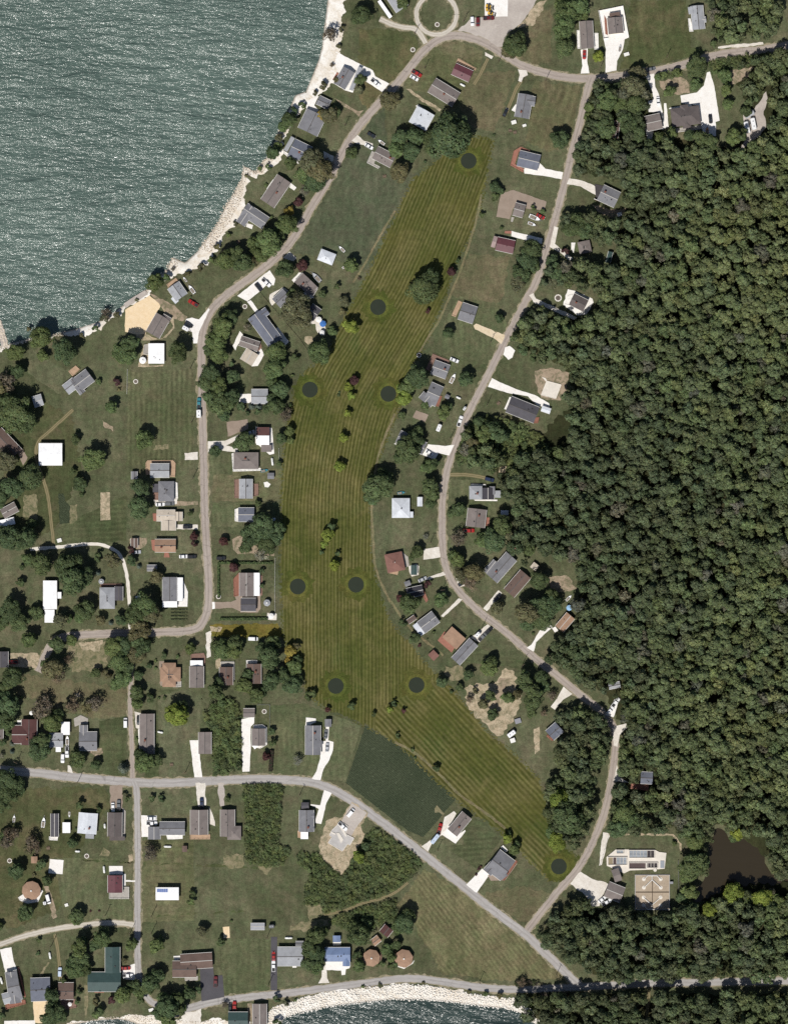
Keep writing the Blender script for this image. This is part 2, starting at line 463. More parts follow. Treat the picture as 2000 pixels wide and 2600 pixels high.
inner_b = WL(T40, [560,660, 640,650, 760,640, 880,618, 1010,600, 1150,590, 1300,585]) + WL(T4, [-40,640, 50,640, 150,618, 290,632, 480,640, 600,560, 650,512, 740,484, 830,470, 900,425, 1040,405, 1200,380, 1440,345, 1680,325]) + \
          WL(T5, [130,315, 300,330, 480,370, 700,405, 900,432, 1040,442, 1120,490, 1210,570, 1290,680])
bay_poly = shore_b + [(90, -300), (160, -700), (0, -1500), (-800, -1500), (-500, -500), (-260, -300), (-170, -272)]
pond_poly = WL((1500, 2000), [1060,340, 1110,350, 1150,380, 1170,430, 1290,440, 1370,400, 1480,420, 1520,470, 1480,560, 1480,640, 1540,740, 1620,760, 1690,790, 1750,830,
    1690,870, 1540,860, 1430,840, 1350,870, 1200,850, 1090,900, 1000,960, 880,985, 860,930, 960,790, 1010,680, 1010,560, 1000,500, 1040,420])
WATER_Z = -0.6
def ground_z(x, y):
    x = np.asarray(x, float); y = np.asarray(y, float)
    d = np.full(x.shape, 1e9); wet = np.zeros(x.shape, bool)
    for poly in (lake_poly, bay_poly, pond_poly):
        dd = seg_dist(poly, x, y); ins = inside(poly, x, y)
        d = np.minimum(d, dd); wet |= ins
    return np.where(wet, WATER_Z - np.minimum(d * 0.3, 2.4), WATER_Z + np.minimum(d * 0.28, -WATER_Z))

def build_ground():
    xs = np.concatenate([[-3500, -1500, -700, -400], np.arange(-300, 300.1, 2.0), [400, 700, 1500, 3500]])
    ys = np.concatenate([[-3500, -1500, -700, -450], np.arange(-360, 360.1, 2.0), [450, 700, 1500, 3500]])
    X, Y = np.meshgrid(xs, ys)
    Z = ground_z(X.ravel(), Y.ravel()).reshape(X.shape)
    V = np.stack([X, Y, Z], -1).reshape(-1, 3)
    nx, ny = len(xs), len(ys)
    I = np.arange(nx * ny).reshape(ny, nx)
    F = np.stack([I[:-1, :-1], I[:-1, 1:], I[1:, 1:], I[1:, :-1]], -1).reshape(-1, 4)
    me = np_mesh('ground', V, F, m_lawn)
    for p in me.polygons: p.use_smooth = True
    tag(obj('ground', me), 'mown grass ground between the lake and the wood', kind='structure')
def np_mesh(name, V, F, mat):
    me = bpy.data.meshes.new(name)
    V = np.ascontiguousarray(V, np.float32); F = np.ascontiguousarray(F, np.int32); k = F.shape[1]
    me.vertices.add(len(V)); me.vertices.foreach_set('co', V.ravel())
    me.loops.add(F.size); me.loops.foreach_set('vertex_index', F.ravel())
    me.polygons.add(len(F)); me.polygons.foreach_set('loop_start', np.arange(0, F.size, k, dtype=np.int32))
    me.polygons.foreach_set('loop_total', np.full(len(F), k, np.int32))
    me.materials.append(mat); me.update(calc_edges=True)
    return me
build_ground()

def water_mat(name, deep, rough, amp, ripple):
    n = N(name, rough, 0.5)
    n.b.inputs['IOR'].default_value = 1.33
    n.b.inputs['Coat Weight'].default_value = 0.45; n.b.inputs['Coat Roughness'].default_value = 0.3; n.b.inputs['Coat IOR'].default_value = 1.33
    n.base(n.mix(n.ramp(n.noise(0.012, 4), 0.3, 0.7), deep[0], deep[1]))
    mp = n.node('ShaderNodeMapping'); n.put(mp.inputs[0], n.pos)
    mp.inputs['Rotation'].default_value = (0, 0, math.radians(14)); mp.inputs['Scale'].default_value = (0.3, 1.0, 1.0)
    v = mp.outputs[0]
    mp2 = n.node('ShaderNodeMapping'); n.put(mp2.inputs[0], n.pos)
    mp2.inputs['Rotation'].default_value = (0, 0, math.radians(28)); mp2.inputs['Scale'].default_value = (0.28, 1.0, 1.0)
    v2 = mp2.outputs[0]
    h1 = n.noise(0.5 * ripple, 2.5, 0.55, v, 0.5)
    h2 = n.noise(0.13 * ripple, 2, 0.5, v2, 0.2)
    h3 = n.noise(1.7 * ripple, 2, 0.5, v)
    gust = n.ramp(n.noise(0.03, 5, 0.65, v2, 0.3), 0.3, 0.7, 0.55, 1.35)
    hh = n.math('ADD', n.math('MULTIPLY', h1, amp), n.math('ADD', n.math('MULTIPLY', h2, amp * 2.4), n.math('MULTIPLY', h3, amp * 0.3)))
    n.bump(n.math('MULTIPLY', hh, gust), 1.0, 1.0)
    n.t.links.new(n.b.inputs['Normal'].links[0].from_socket, n.b.inputs['Coat Normal'])
    return n.m
m_lake = water_mat('lake_water', (lin(74, 91, 84, 1), lin(90, 107, 99, 1)), 0.15, 1.02, 1.35)
m_bay = water_mat('bay_water', (lin(46, 60, 58, 1), lin(56, 70, 66, 1)), 0.18, 0.85, 1.1)
m_pond = water_mat('pond_water', (lin(46, 40, 28, 1), lin(52, 45, 32, 1)), 0.1, 0.02, 1.0)

def flat_sheet(name, pts, mat, z, jitter=0.0, label=None, block=True, step=1.5, kind='structure'):
    pts = [Vector(p).to_2d() for p in pts]
    if jitter > 0:
        rng = random.Random(hash((round(pts[0].x, 2), round(pts[0].y, 2))) & 0xffff)
        out = []
        for i, a in enumerate(pts):
            b = pts[(i + 1) % len(pts)]
            k = max(1, int((b - a).length / step)); d = (b - a); nn = Vector((-d.y, d.x)).normalized() if d.length > 0 else Vector((0, 0))
            for j in range(k):
                out.append(a + d * (j / k) + nn * rng.uniform(-jitter, jitter) * (0.5 if j == 0 else 1))
        pts = out
    tris = tessellate_polygon([[Vector((p.x, p.y, 0)) for p in pts]])
    V = [(p.x, p.y, z) for p in pts]
    F = []
    for t in tris:
        a, b, c = (Vector(V[i]) for i in t)
        F.append(t if (b - a).cross(c - a).z > 0 else (t[0], t[2], t[1]))
    o = obj(name, mesh_data(name, V, F, mat))
    tag(o, label, kind=kind)
    if block: BLOCK.append([(p.x, p.y) for p in pts])
    return o
flat_sheet('lake', lake_poly, m_lake, WATER_Z, block=False, label='green-grey lake with sun glitter')
flat_sheet('bay', bay_poly, m_bay, WATER_Z, block=False, label='dark green water below the boulder shore')
flat_sheet('pond', [(p[0] * 1.0, p[1]) for p in pond_poly], m_pond, WATER_Z, block=False, label='murky brown pond in the wood')

def smooth_rand(n, k, seed):
    r = np.random.default_rng(seed); return np.interp(np.arange(n), np.arange(0, n + k, k), r.uniform(-1, 1, len(np.arange(0, n + k, k))))
def shore_band(name, outer, inner, mat, label, nseg=260, rows=7, up=0.1, wob=0.7):
    A = resample(outer, nseg); B = resample(inner, nseg); V = []; F = []
    rng = random.Random(5); w1 = smooth_rand(nseg, 6, 1) * 1.3 + smooth_rand(nseg, 2, 2) * 0.6 - 0.7
    for i in range(nseg):
        a, b = Vector(A[i]), Vector(B[i])
        a = a + (a - b).normalized() * 2.2
        b = b + (b - a).normalized() * (w1[i] + rng.uniform(-wob, wob) * 0.4)
        for j in range(rows):
            p = a.lerp(b, j / (rows - 1)); V.append((p.x, p.y))
    VA = np.array(V); Z = ground_z(VA[:, 0], VA[:, 1]) + up
    Z = Z.reshape(nseg, rows)
    Z[:, -1] -= up * 0.85
    Z = Z.ravel()
    VV = [(V[i][0], V[i][1], Z[i] + rng.uniform(-0.03, 0.03)) for i in range(len(V))]
    for i in range(nseg - 1):
        for j in range(rows - 1):
            F.append((i * rows + j, (i + 1) * rows + j, (i + 1) * rows + j + 1, i * rows + j + 1))
    me = mesh_data(name, VV, F, mat, True)
    bm = bmesh.new(); bm.from_mesh(me); bmesh.ops.recalc_face_normals(bm, faces=bm.faces)
    if sum(f.normal.z for f in bm.faces) < 0: bmesh.ops.reverse_faces(bm, faces=bm.faces)
    bm.to_mesh(me); bm.free()
    return tag(obj(name, me), label, kind='structure')
def resample(pts, n):
    P = np.array([(p[0], p[1]) for p in pts]); d = np.r_[0, np.cumsum(np.hypot(*np.diff(P, axis=0).T))]
    t = np.linspace(0, d[-1], n)
    return list(zip(np.interp(t, d, P[:, 0]), np.interp(t, d, P[:, 1])))
shore_band('beach', shore_a, inner_a, m_beach, 'white limestone beach along the lake', 420, 9, 0.1, 1.1)
shore_band('boulder_bank', shore_b, inner_b, m_beach, 'white stone bank along the bay')

# ------------------------------------------------------------------ rocks of the shore (nobody could count them)
def rock_field(name, label, spots, mat, seed):
    rng = np.random.default_rng(seed)
    bm = bmesh.new(); bmesh.ops.create_icosphere(bm, subdivisions=1, radius=1.0)
    base = np.array([v.co[:] for v in bm.verts]); bf = np.array([[v.index for v in f.verts] for f in bm.faces]); bm.free()
    Vs, Fs = [], []; n = 0
    zz = ground_z(np.array([s[0] for s in spots]), np.array([s[1] for s in spots]))
    for (x, y, r), z in zip(spots, zz):
        v = base * rng.uniform(0.72, 1.2, (len(base), 1)) * np.array([1, rng.uniform(0.65, 1), rng.uniform(0.5, 0.75)]) * r
        a = rng.uniform(0, 6.28); c, s = math.cos(a), math.sin(a)
        v = np.stack([v[:, 0] * c - v[:, 1] * s + x, v[:, 0] * s + v[:, 1] * c + y, v[:, 2] + z + r * 0.25], -1)
        Vs.append(v); Fs.append(bf + n); n += len(base)
    return tag(obj(name, np_mesh(name, np.concatenate(Vs), np.concatenate(Fs), mat)), label, 'rocks', kind='stuff')
def band_spots(outer, inner, t0, t1, n, r0, r1, seed, lo=0.0, hi=1.0):
    rng = random.Random(seed); A = resample(outer, 400); B = resample(inner, 400); S = []; cell = {}
    for _ in range(n * 6):
        i = rng.uniform(t0, t1) * 399; k = min(398, int(i)); f = i - k
        a = Vector(A[k]).lerp(Vector(A[k + 1]), f); b = Vector(B[k]).lerp(Vector(B[k + 1]), f)
        p = a.lerp(b, rng.uniform(lo, hi)); r = rng.uniform(r0, r1)
        ok = True; cx, cy = int(p.x // 1.5), int(p.y // 1.5)
        for gx in (-1, 0, 1):
            for gy in (-1, 0, 1):
                for q in cell.get((cx + gx, cy + gy), ()):
                    if math.hypot(q[0] - p.x, q[1] - p.y) < (q[2] + r) * 0.72: ok = False
        if ok:
            S.append((p.x, p.y, r)); cell.setdefault((cx, cy), []).append(S[-1])
            if len(S) >= n: break
    return S
m_rock = ground_cover('white_boulder', lin(240, 232, 220), lin(248, 244, 236), lin(206, 194, 176), 0.4, 0.8, 0.1)
m_rock2 = ground_cover('shore_boulder', lin(206, 192, 172), lin(226, 214, 198), lin(150, 136, 116), 0.5, 0.8, 0.15)
rock_field('boulders', 'white limestone boulders armouring the bank below the asphalt road', band_spots(shore_b, inner_b, 0.36, 1.0, 2600, 0.42, 0.85, 1, -0.12, 0.9), m_rock, 1)
rock_field('boulders', 'pale stones heaped along the lake edge between beach houses', band_spots(shore_a, inner_a, 0.27, 0.56, 900, 0.3, 0.7, 2, -0.15, 0.6)
           + band_spots(shore_a, inner_a, 0.62, 0.74, 120, 0.3, 0.6, 3, -0.2, 0.5) + band_spots(shore_a, inner_a, 0.86, 1.0, 160, 0.25, 0.55, 4, -0.3, 0.6), m_rock2, 2)
rock_field('boulders', 'stones along the small beach by the green house', band_spots(shore_b, inner_b, 0.0, 0.36, 350, 0.25, 0.5, 9, -0.1, 0.8), m_rock2, 5)
jl = WL((0, 500), [-8,1050, 20,1130, 45,1220, 62,1290])
jt = []
for i in range(220):
    t = random.random() * 2.99; k = int(t); a = Vector(jl[k]).lerp(Vector(jl[k + 1]), t - k)
    jt.append((a.x + random.uniform(-2.0, 0.9), a.y + random.uniform(-0.6, 0.6), random.uniform(0.35, 0.7)))
_js = ground_z
ground_z_save = ground_z
rock_jetty = []
def ground_z(x, y): return np.full(np.asarray(x, float).shape, -0.75)
rock_field('stone_breakwater', 'grey rubble breakwater reaching into the lake', jt, m_rock2, 4)
ground_z = ground_z_save
flat_sheet('breakwater_core', WL((0, 500), [-30,1050, 0,1055, 30,1130, 55,1220, 70,1290, 60,1310, 20,1290, 0,1200, -20,1120]), m_lot, -0.42, 0.3)

# ------------------------------------------------------------------ lawns, fields, fairway
zc = [0]
def zl(base, n=6, st=0.004):
    zc[0] += 1
    return base + (zc[0] % n) * st
def lawn_patch(name, o, flat, mat, jit=0.8, s=3.36, block=False, z=0.012):
    return flat_sheet(name, WL(o, flat, s), mat, zl(z), jit, block=block)
lawn_patch('mown_field', (0, 500), [1090,1490, 1650,1470, 1655,2300, 1080,2290], m_lawn_strip_v)
lawn_patch('meadow', (500, 0), [1600,900, 1640,1450, 2000,1500, 2240,1590, 1900,2050, 1450,2300, 1330,2250, 800,2150, 1020,1800, 1180,1480, 1400,1100], m_meadow)
lawn_patch('mown_lot', (1000, 0), [1200,690, 1590,740, 1500,1230, 1320,1300, 1120,1200], m_lawn_diag)
lawn_patch('mown_lot', (1000, 0), [640,620, 1040,600, 960,860, 850,1130, 690,1080, 560,930], m_brown_lawn)
lawn_patch('mown_lot', (1500, 0), [330,0, 800,0, 850,400, 1000,430, 640,540, 240,590, 330,330], lawn_mat('lot_lawn', (lin(76, 82, 54), lin(88, 92, 62)), lin(118, 106, 82), 0.7, (math.radians(96), 5.0, 0.12)))
lawn_patch('dry_lawn', (1000, 500), [640,480, 980,520, 940,840, 900,900, 640,900, 480,840, 560,680], m_brown_lawn)
lawn_patch('hay_field', (1000, 2000), [260,690, 640,900, 1000,1210, 1440,1590, 1440,1640, 760,1640, 400,1580, 340,1440, 200,1240, 160,1080, 20,1010], m_hay, 0.9)
lawn_patch('corner_lot', (1000, 2000), [880,870, 1100,840, 1330,900, 1330,980, 1130,1150, 1050,1130, 740,920], m_brown_lawn, 0.9)
lawn_patch('dry_lawn', (0, 1500), [140,700, 560,760, 880,800, 1085,830, 1085,1060, 900,1100, 560,1030, 300,920, 140,880], m_brown_lawn, 1.0)
lawn_patch('dry_lawn', (500, 2000), [-1000,620, 540,680, 600,780, 540,1040, -400,1100, -440,640], lawn_mat('back_lawn', (lin(74, 82, 54), lin(88, 92, 62)), lin(112, 104, 80), 0.7), 1.0)
lawn_patch('dry_lawn', (0, 1000), [-20,0, 280,0, 620,200, 700,640, 480,1150, 180,1300, 40,1000], lawn_mat('west_lawn', (lin(72, 78, 52), lin(88, 88, 62)), lin(116, 104, 84), 0.8, None, 3.0), 1.2)
lawn_patch('dry_lawn', (0, 2000), [-20,0, 900,0, 930,180, 640,560, 560,1000, 120,1200, -20,1180], lawn_mat('south_lawn', (lin(76, 80, 54), lin(92, 92, 64)), lin(118, 106, 82), 0.8, None, 5.0), 1.2)
lawn_patch('dry_lawn', (1000, 0), [1100,150, 1350,60, 1330,520, 1200,560, 1060,500], m_brown_lawn, 1.0)
lawn_patch('dry_lawn', (1000, 0), [0,260, 180,300, 210,420, 40,660, -200,1000, -300,820, -300,250], lawn_mat('point_lawn', (lin(82, 86, 58), lin(96, 94, 66)), lin(128, 114, 86), 0.8, None, 2.0), 1.0)
LM = [lawn_mat('plot_lawn_a', (lin(84, 90, 64), lin(100, 103, 77)), lin(122, 116, 88), 0.4, (math.pi / 2, 2.8, 0.12), 11.0),
      lawn_mat('plot_lawn_b', (lin(94, 96, 68), lin(108, 106, 80)), lin(128, 117, 95), 0.7, (0.0, 3.0, 0.12), 12.0),
      lawn_mat('plot_lawn_c', (lin(76, 83, 57), lin(90, 94, 69)), lin(112, 108, 80), 0.4, (0.05, 2.6, 0.14), 13.0),
      lawn_mat('plot_lawn_d', (lin(90, 94, 70), lin(102, 103, 80)), lin(126, 116, 92), 0.6, None, 14.0)]
for k, (o, f) in enumerate((
    ((500, 1500), [620,980, 900,960, 1400,1150, 1330,1400, 1270,1630, 1000,1600, 640,1570]), ((500, 1500), [130,1000, 40,900, 0,1580, -320,1590, -330,900, -60,830]),
    ((0, 1500), [850,1110, 1080,1070, 1080,1580, 640,1560, 850,1400]), ((0, 1500), [1330,840, 1600,840, 1620,1570, 1220,1600, 1330,1400]),
    ((500, 1000), [140,640, 720,640, 720,910, 130,920]), ((500, 1000), [130,930, 700,930, 720,1140, 140,1130]), ((500, 1000), [110,520, 300,520, 300,690, 110,690]),
    ((0, 1000), [1080,1180, 1660,1180, 1670,1440, 1090,1430]), ((0, 1000), [470,1150, 1080,860, 1080,1250, 900,1270, 480,1290]), ((500, 1500), [160,190, 150,260, 690,260, 690,190]),
    ((0, 2000), [1210,450, 1650,450, 1660,1130, 1210,1150]), ((500, 2000), [150,1290, 620,1290, 620,1760, 240,1800, 200,1500]), ((0, 2000), [460,600, 920,600, 1150,1060, 1130,1130, 560,1150]),
    ((500, 2400), [690,200, 900,200, 1060,300, 690,360]), ((1000, 1500), [420,500, 700,480, 1220,640, 1100,680, 940,640, 640,620]), ((1000, 2000), [520,200, 700,260, 930,430, 700,690, 430,500, 600,480]),
    ((1000, 0), [60,560, 330,360, 560,350, 760,440, 640,900, 420,820, 100,760]), ((1000, 500), [560,850, 900,920, 960,1080, 880,1400, 500,1480, 340,1320, 460,1000]), ((1000, 1000), [460,730, 800,730, 980,900, 880,1200, 460,1150]),
    ((0, 500), [250,1290, 560,1480, 940,1400, 1060,1180, 1050,1660, 500,1680, 240,1500]))):
    lawn_patch('lawn_plot', o, f, LM[(k * 7 + k // 3) % 4], 0.35, z=0.006)
lawn_patch('crop_field', (500, 1500), [1436,1150, 1680,1290, 1900,1440, 2220,1760, 2020,2000, 1930,2100, 1800,2050, 1500,1820, 1270,1640], m_crop, 0.15)
lawn_patch('yellow_turf', (500, 1500), [110,290, 690,275, 740,400, 110,390], m_yellow_strip, 0.6)
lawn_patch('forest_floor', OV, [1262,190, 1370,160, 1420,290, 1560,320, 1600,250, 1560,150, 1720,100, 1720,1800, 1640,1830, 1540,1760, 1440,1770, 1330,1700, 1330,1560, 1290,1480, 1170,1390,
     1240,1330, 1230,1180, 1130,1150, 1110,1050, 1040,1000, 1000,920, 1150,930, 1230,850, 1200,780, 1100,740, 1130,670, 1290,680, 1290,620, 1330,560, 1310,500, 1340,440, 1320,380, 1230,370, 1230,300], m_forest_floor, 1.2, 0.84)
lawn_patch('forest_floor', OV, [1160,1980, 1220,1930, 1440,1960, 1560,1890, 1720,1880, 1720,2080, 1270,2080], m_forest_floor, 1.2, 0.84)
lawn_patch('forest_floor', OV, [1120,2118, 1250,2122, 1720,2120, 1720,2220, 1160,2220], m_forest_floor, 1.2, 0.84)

centre = smooth_line(WL(OV, [1060,180, 1010,290, 950,440, 880,600, 800,740, 740,850, 712,960, 700,1060, 696,1230, 696,1400, 696,1600], 0.84), 3.0)
fair_poly = WL(OV, [985,300, 1000,285, 1054,298, 1046,340, 1030,420, 1005,505, 975,560, 945,650, 915,720, 880,790, 862,850, 830,930, 800,1010, 790,1090, 795,1180, 808,1250,
     830,1320, 880,1380, 925,1430, 985,1490, 1040,1560, 1090,1600, 1150,1660, 1170,1720, 1190,1800, 1240,1830, 1225,1880, 1170,1880, 1120,1830, 1060,1770, 985,1720, 900,1640, 850,1590, 780,1550, 690,1510, 650,1480,
     640,1420, 600,1360, 598,1250, 595,1180, 598,1060, 605,950, 620,850, 640,800, 700,750, 740,660, 780,590, 830,480, 880,380, 905,360], 0.84)
def build_fairway():
    P = [(p[0], p[1]) for p in fair_poly]
    xs = np.arange(-85, 102, 0.6); ys = np.arange(-195, 205, 0.6)
    X, Y = np.meshgrid(xs, ys)
    rng = np.random.default_rng(3)
    cxs, cys = X[:-1, :-1] + .3, Y[:-1, :-1] + .3
    d = seg_dist(P, cxs, cys); ins = inside(P, cxs, cys); sd = np.where(ins, -d, d)
    keep = sd < rng.uniform(-1.6, 0.9, sd.shape)
    nx = len(xs); I = np.arange(X.size).reshape(X.shape)
    F = np.stack([I[:-1, :-1], I[:-1, 1:], I[1:, 1:], I[1:, :-1]], -1)[keep]
    C = [(p.x, p.y) for p in centre]
    x, y = X.ravel(), Y.ravel(); best = np.full(x.shape, 1e9); sgn = np.zeros(x.shape)
    for i in range(len(C) - 1):
        ax, ay = C[i]; bx, by = C[i + 1]; dx, dy = bx - ax, by - ay; L = dx * dx + dy * dy
        t = np.clip(((x - ax) * dx + (y - ay) * dy) / L, 0, 1)
        ds = np.hypot(x - ax - t * dx, y - ay - t * dy); cr = dx * (y - ay) - dy * (x - ax)
        m = ds < best; best[m] = ds[m]; sgn[m] = np.sign(cr[m])
    val = best * sgn
    ux, uy = (x / M_PER_PX + 1000) * .84, (1300 - y / M_PER_PX) * .84
    diag = (ux - 850) * 0.5 + (uy - 1490) > 0
    th = math.radians(-46)
    val = np.where(diag & (ux > 800), (x * math.sin(th) - y * math.cos(th)) * 0.78, val)
    used, inv = np.unique(F, return_inverse=True)
    V = np.stack([x[used], y[used], np.full(len(used), 0.036)], -1)
    me = np_mesh('fairway', V, inv.reshape(F.shape), m_fairway)
    at = me.attributes.new('stripe', 'FLOAT', 'POINT'); at.data.foreach_set('value', np.ascontiguousarray(val[used], np.float32))
    tag(obj('fairway', me), 'yellowish mown fairway winding through the houses', kind='structure')
build_fairway()

# ------------------------------------------------------------------ roads
m_edge = lawn_mat('worn_edge', (lin(116, 110, 82), lin(130, 122, 94)), lin(142, 130, 104), 0.6)
def road(name, pts, width, mat, z, label, ends=1.0):
    C = smooth_line(pts, 1.5); V, F, UV = [], [], []
    rng = random.Random(int(abs(C[0].x * 7)))
    run = 0.0; cols = 6
    for i, p in enumerate(C):
        a, b = C[max(0, i - 1)], C[min(len(C) - 1, i + 1)]
        d = (b - a).normalized(); nn = Vector((-d.y, d.x))
        if i: run += (p - C[i - 1]).length
        for j in range(cols + 1):
            t = j / cols; w = (t - 0.5) * width
            if j in (0, cols): w += rng.uniform(-0.22, 0.22)
            q = p + nn * w
            V.append((q.x, q.y, z)); UV.append((t, run * 0.1))
    k = cols + 1
    for i in range(len(C) - 1):
        for j in range(cols):
            F.append((i * k + j, (i + 1) * k + j, (i + 1) * k + j + 1, i * k + j + 1))
    me = mesh_data(name, V, [f[::-1] for f in F], mat)
    if me.polygons[0].normal.z < 0: me.flip_normals()
    ul = me.uv_layers.new(name='UVMap')
    for l in me.loops: ul.data[l.index].uv = UV[l.vertex_index]
    BLOCK_LINE.append(([(p.x, p.y) for p in C], width / 2))
    if mat in (m_chip, m_asph, m_lane):
        SV, SF = [], []
        for i, p in enumerate(C):
            a_, b_ = C[max(0, i - 1)], C[min(len(C) - 1, i + 1)]; d = (b_ - a_).normalized(); nn = Vector((-d.y, d.x))
            for s_ in (-1, 1):
                q = p + nn * s_ * (width / 2 + 0.25 + rng.random() ** 2 * 1.1); SV.append((q.x, q.y, 0.0405 + z * 0.05))
        SF = [(2 * i, 2 * i + 2, 2 * i + 3, 2 * i + 1) for i in range(len(C) - 1)]
        sm = mesh_data('road_shoulder', SV, SF, m_shoulder)
        if sm.polygons[0].normal.z < 0: sm.flip_normals()
        tag(obj('road_shoulder', sm), 'gravelly verge beside the ' + name.replace('_', ' '), kind='structure')
    return tag(obj(name, me), label, kind='structure')
lake_road = WL(QB, [1800,170, 1680,192, 1560,213, 1400,230, 1200,285, 1060,312, 960,325, 830,335, 700,325, 560,285, 480,240, 400,190, 330,162, 260,152, 190,168, 120,225, 60,300, 0,372], 1.68) + \
    WL(QA, [1600,458, 1530,540, 1460,650, 1400,770, 1330,882, 1262,1000, 1200,1078, 1110,1155, 1000,1232, 920,1302, 880,1365, 862,1440, 860,1560, 862,1700, 866,1850, 870,2000, 874,2184], 1.68) + \
    WL(QC, [880,120, 888,250, 890,360, 882,430, 850,490, 790,508, 700,512, 560,516, 450,520, 330,526, 245,545, 205,592, 165,682], 1.68)
road('lake_road', lake_road, 3.9, m_chip, 0.052, 'tan road curving along the lakeside houses')
wood_road = WL(QB, [840,330, 815,420, 790,530, 760,640, 730,770, 690,920, 650,1060, 610,1190, 560,1285, 490,1420, 420,1560, 360,1680, 300,1800, 255,1910, 225,2010, 210,2100, 205,2184], 1.68) + \
    WL(QD, [207,130, 225,250, 280,340, 370,430, 480,515, 600,622, 700,702, 800,785, 870,838, 925,900, 943,960, 938,1050, 920,1180, 890,1300, 850,1400, 790,1512, 710,1605, 640,1690, 560,1795], 1.68)
road('wood_road', wood_road, 3.5, m_chip, 0.056, 'tan road winding between the fairway houses and the wood')
road('cross_road', WL(QC, [-150,1090, 0,1100, 150,1112, 300,1130, 450,1143, 580,1153, 700,1156, 850,1150, 1000,1142, 1150,1140, 1300,1149, 1400,1176, 1500,1230, 1600,1302, 1680,1362], 1.68) +
     WL(QD, [150,1480, 300,1600, 450,1720, 560,1802, 620,1858, 700,1935, 790,2022], 1.68), 4.3, m_asph, 0.060, 'grey asphalt road running past the crop field')
road('side_road', WL(QC, [572,1150, 584,1200, 588,1400, 588,1600, 588,1800, 590,1950, 606,2030, 640,2085, 690,2112], 1.68), 3.2, m_asph, 0.064, 'narrow grey road down past the maroon roof')
road('shore_road', WL(QC, [690,2160, 780,2126, 900,2092, 1050,2070, 1200,2055, 1400,2030, 1680,1994], 1.68) + WL(QD, [100,1991, 200,2003, 350,2025, 500,2036, 700,2031, 900,2020, 1100,2010, 1400,2005, 1800,1998], 1.68), 3.7, m_asph, 0.068, 'grey road along the boulder bank')
road('gravel_lane', WL(QC, [-120,1890, 0,1845, 100,1810, 250,1776, 400,1757, 500,1752, 575,1762], 1.68), 2.6, m_lane, 0.072, 'pale gravel lane leading to the side road')
road('gravel_lane', WL(QC, [130,160, 250,149, 400,136, 480,156, 520,196, 540,260, 550,350, 555,420, 556,515], 1.68), 1.7, m_white_lane, 0.046, 'white gravel lane bending past the hip-roofed house')
road('gravel_lane', WL(QC, [560,540, 562,640, 560,700, 556,850, 564,1000, 566,1150], 1.68), 2.3, m_chip, 0.048, 'brown lane beside the long brown house')
road('loop_drive', [(W(QB, 181, 62, 1.68)[0] + 10.2 * math.cos(t), W(QB, 181, 62, 1.68)[1] + 10.2 * math.sin(t)) for t in [i * math.pi / 12 for i in range(25)]], 2.3, m_lane, 0.076, 'round gravel loop drive')
road('loop_link', WL(QB, [-60,80, 0,107, 50,118, 85,122, 115,150, 135,185], 1.68), 2.6, m_lane, 0.080, 'gravel link from the loop to the lake road')
road('grass_track', WL((0, 1000), [625,135, 500,250, 400,340, 330,410, 310,520, 340,640, 390,790, 420,920, 440,1100, 460,1280], 3.36), 1.8, m_two_track, 0.044, 'two wheel tracks across the grass by the white barn')
road('grass_track', WL((0, 2000), [470,1250, 490,1350, 505,1460, 515,1560, 520,1640]), 1.8, m_two_track, 0.044, 'grassy track beside the parked blue car')
road('grass_track', WL((1000, 0), [800,500, 760,580, 720,660, 680,720]), 1.8, m_two_track, 0.044, 'grassy track past the maroon cottage')
road('grass_track', WL((1000, 0), [1085,690, 1040,760, 1000,860, 960,960]), 1.8, m_two_track, 0.046, 'grassy track to the grey house')
road('grass_track', WL((1000, 1000), [480,690, 600,690, 720,705, 800,725]), 2.0, m_two_track, 0.046, 'dirt track to the parked blue car')
road('mown_edge', WL((1000, 500), [745,-20, 700,200, 640,400, 560,640, 470,860, 380,1060, 290,1200, 215,1330]), 1.1, m_edge, 0.043, 'pale worn edge on the house side of the fairway')
road('mown_edge', WL((500, 500), [1690,120, 1580,300, 1470,500, 1380,660, 1330,730]), 1.1, m_edge, 0.043, 'pale worn edge between meadow and fairway')
road('mown_edge', WL((500, 1000), [1690,170, 1590,400, 1530,600, 1500,800]) + WL((500, 1000), [1490,1000, 1505,1300, 1530,1500, 1620,1720, 1680,1810, 1830,2010, 2100,2230]), 1.2, m_edge, 0.043, 'pale worn edge below the fairway bend houses')
road('mown_edge', WL((1000, 1500), [10,1290, 200,1400, 420,1600, 560,1740, 760,1880, 950,2030]), 1.3, m_edge, 0.043, 'pale worn edge between crop and fairway')
road('footpath', WL((500, 2000), [1080,1085, 1250,1050, 1400,990, 1560,950, 1680,900, 1800,810]), 1.4, m_two_track, 0.044, 'worn path between the thickets')
road('grass_track', WL(OV, [1375,2200, 1380,2150, 1384,2105], 0.84), 1.8, m_two_track, 0.046, 'grassy track into the south wood')

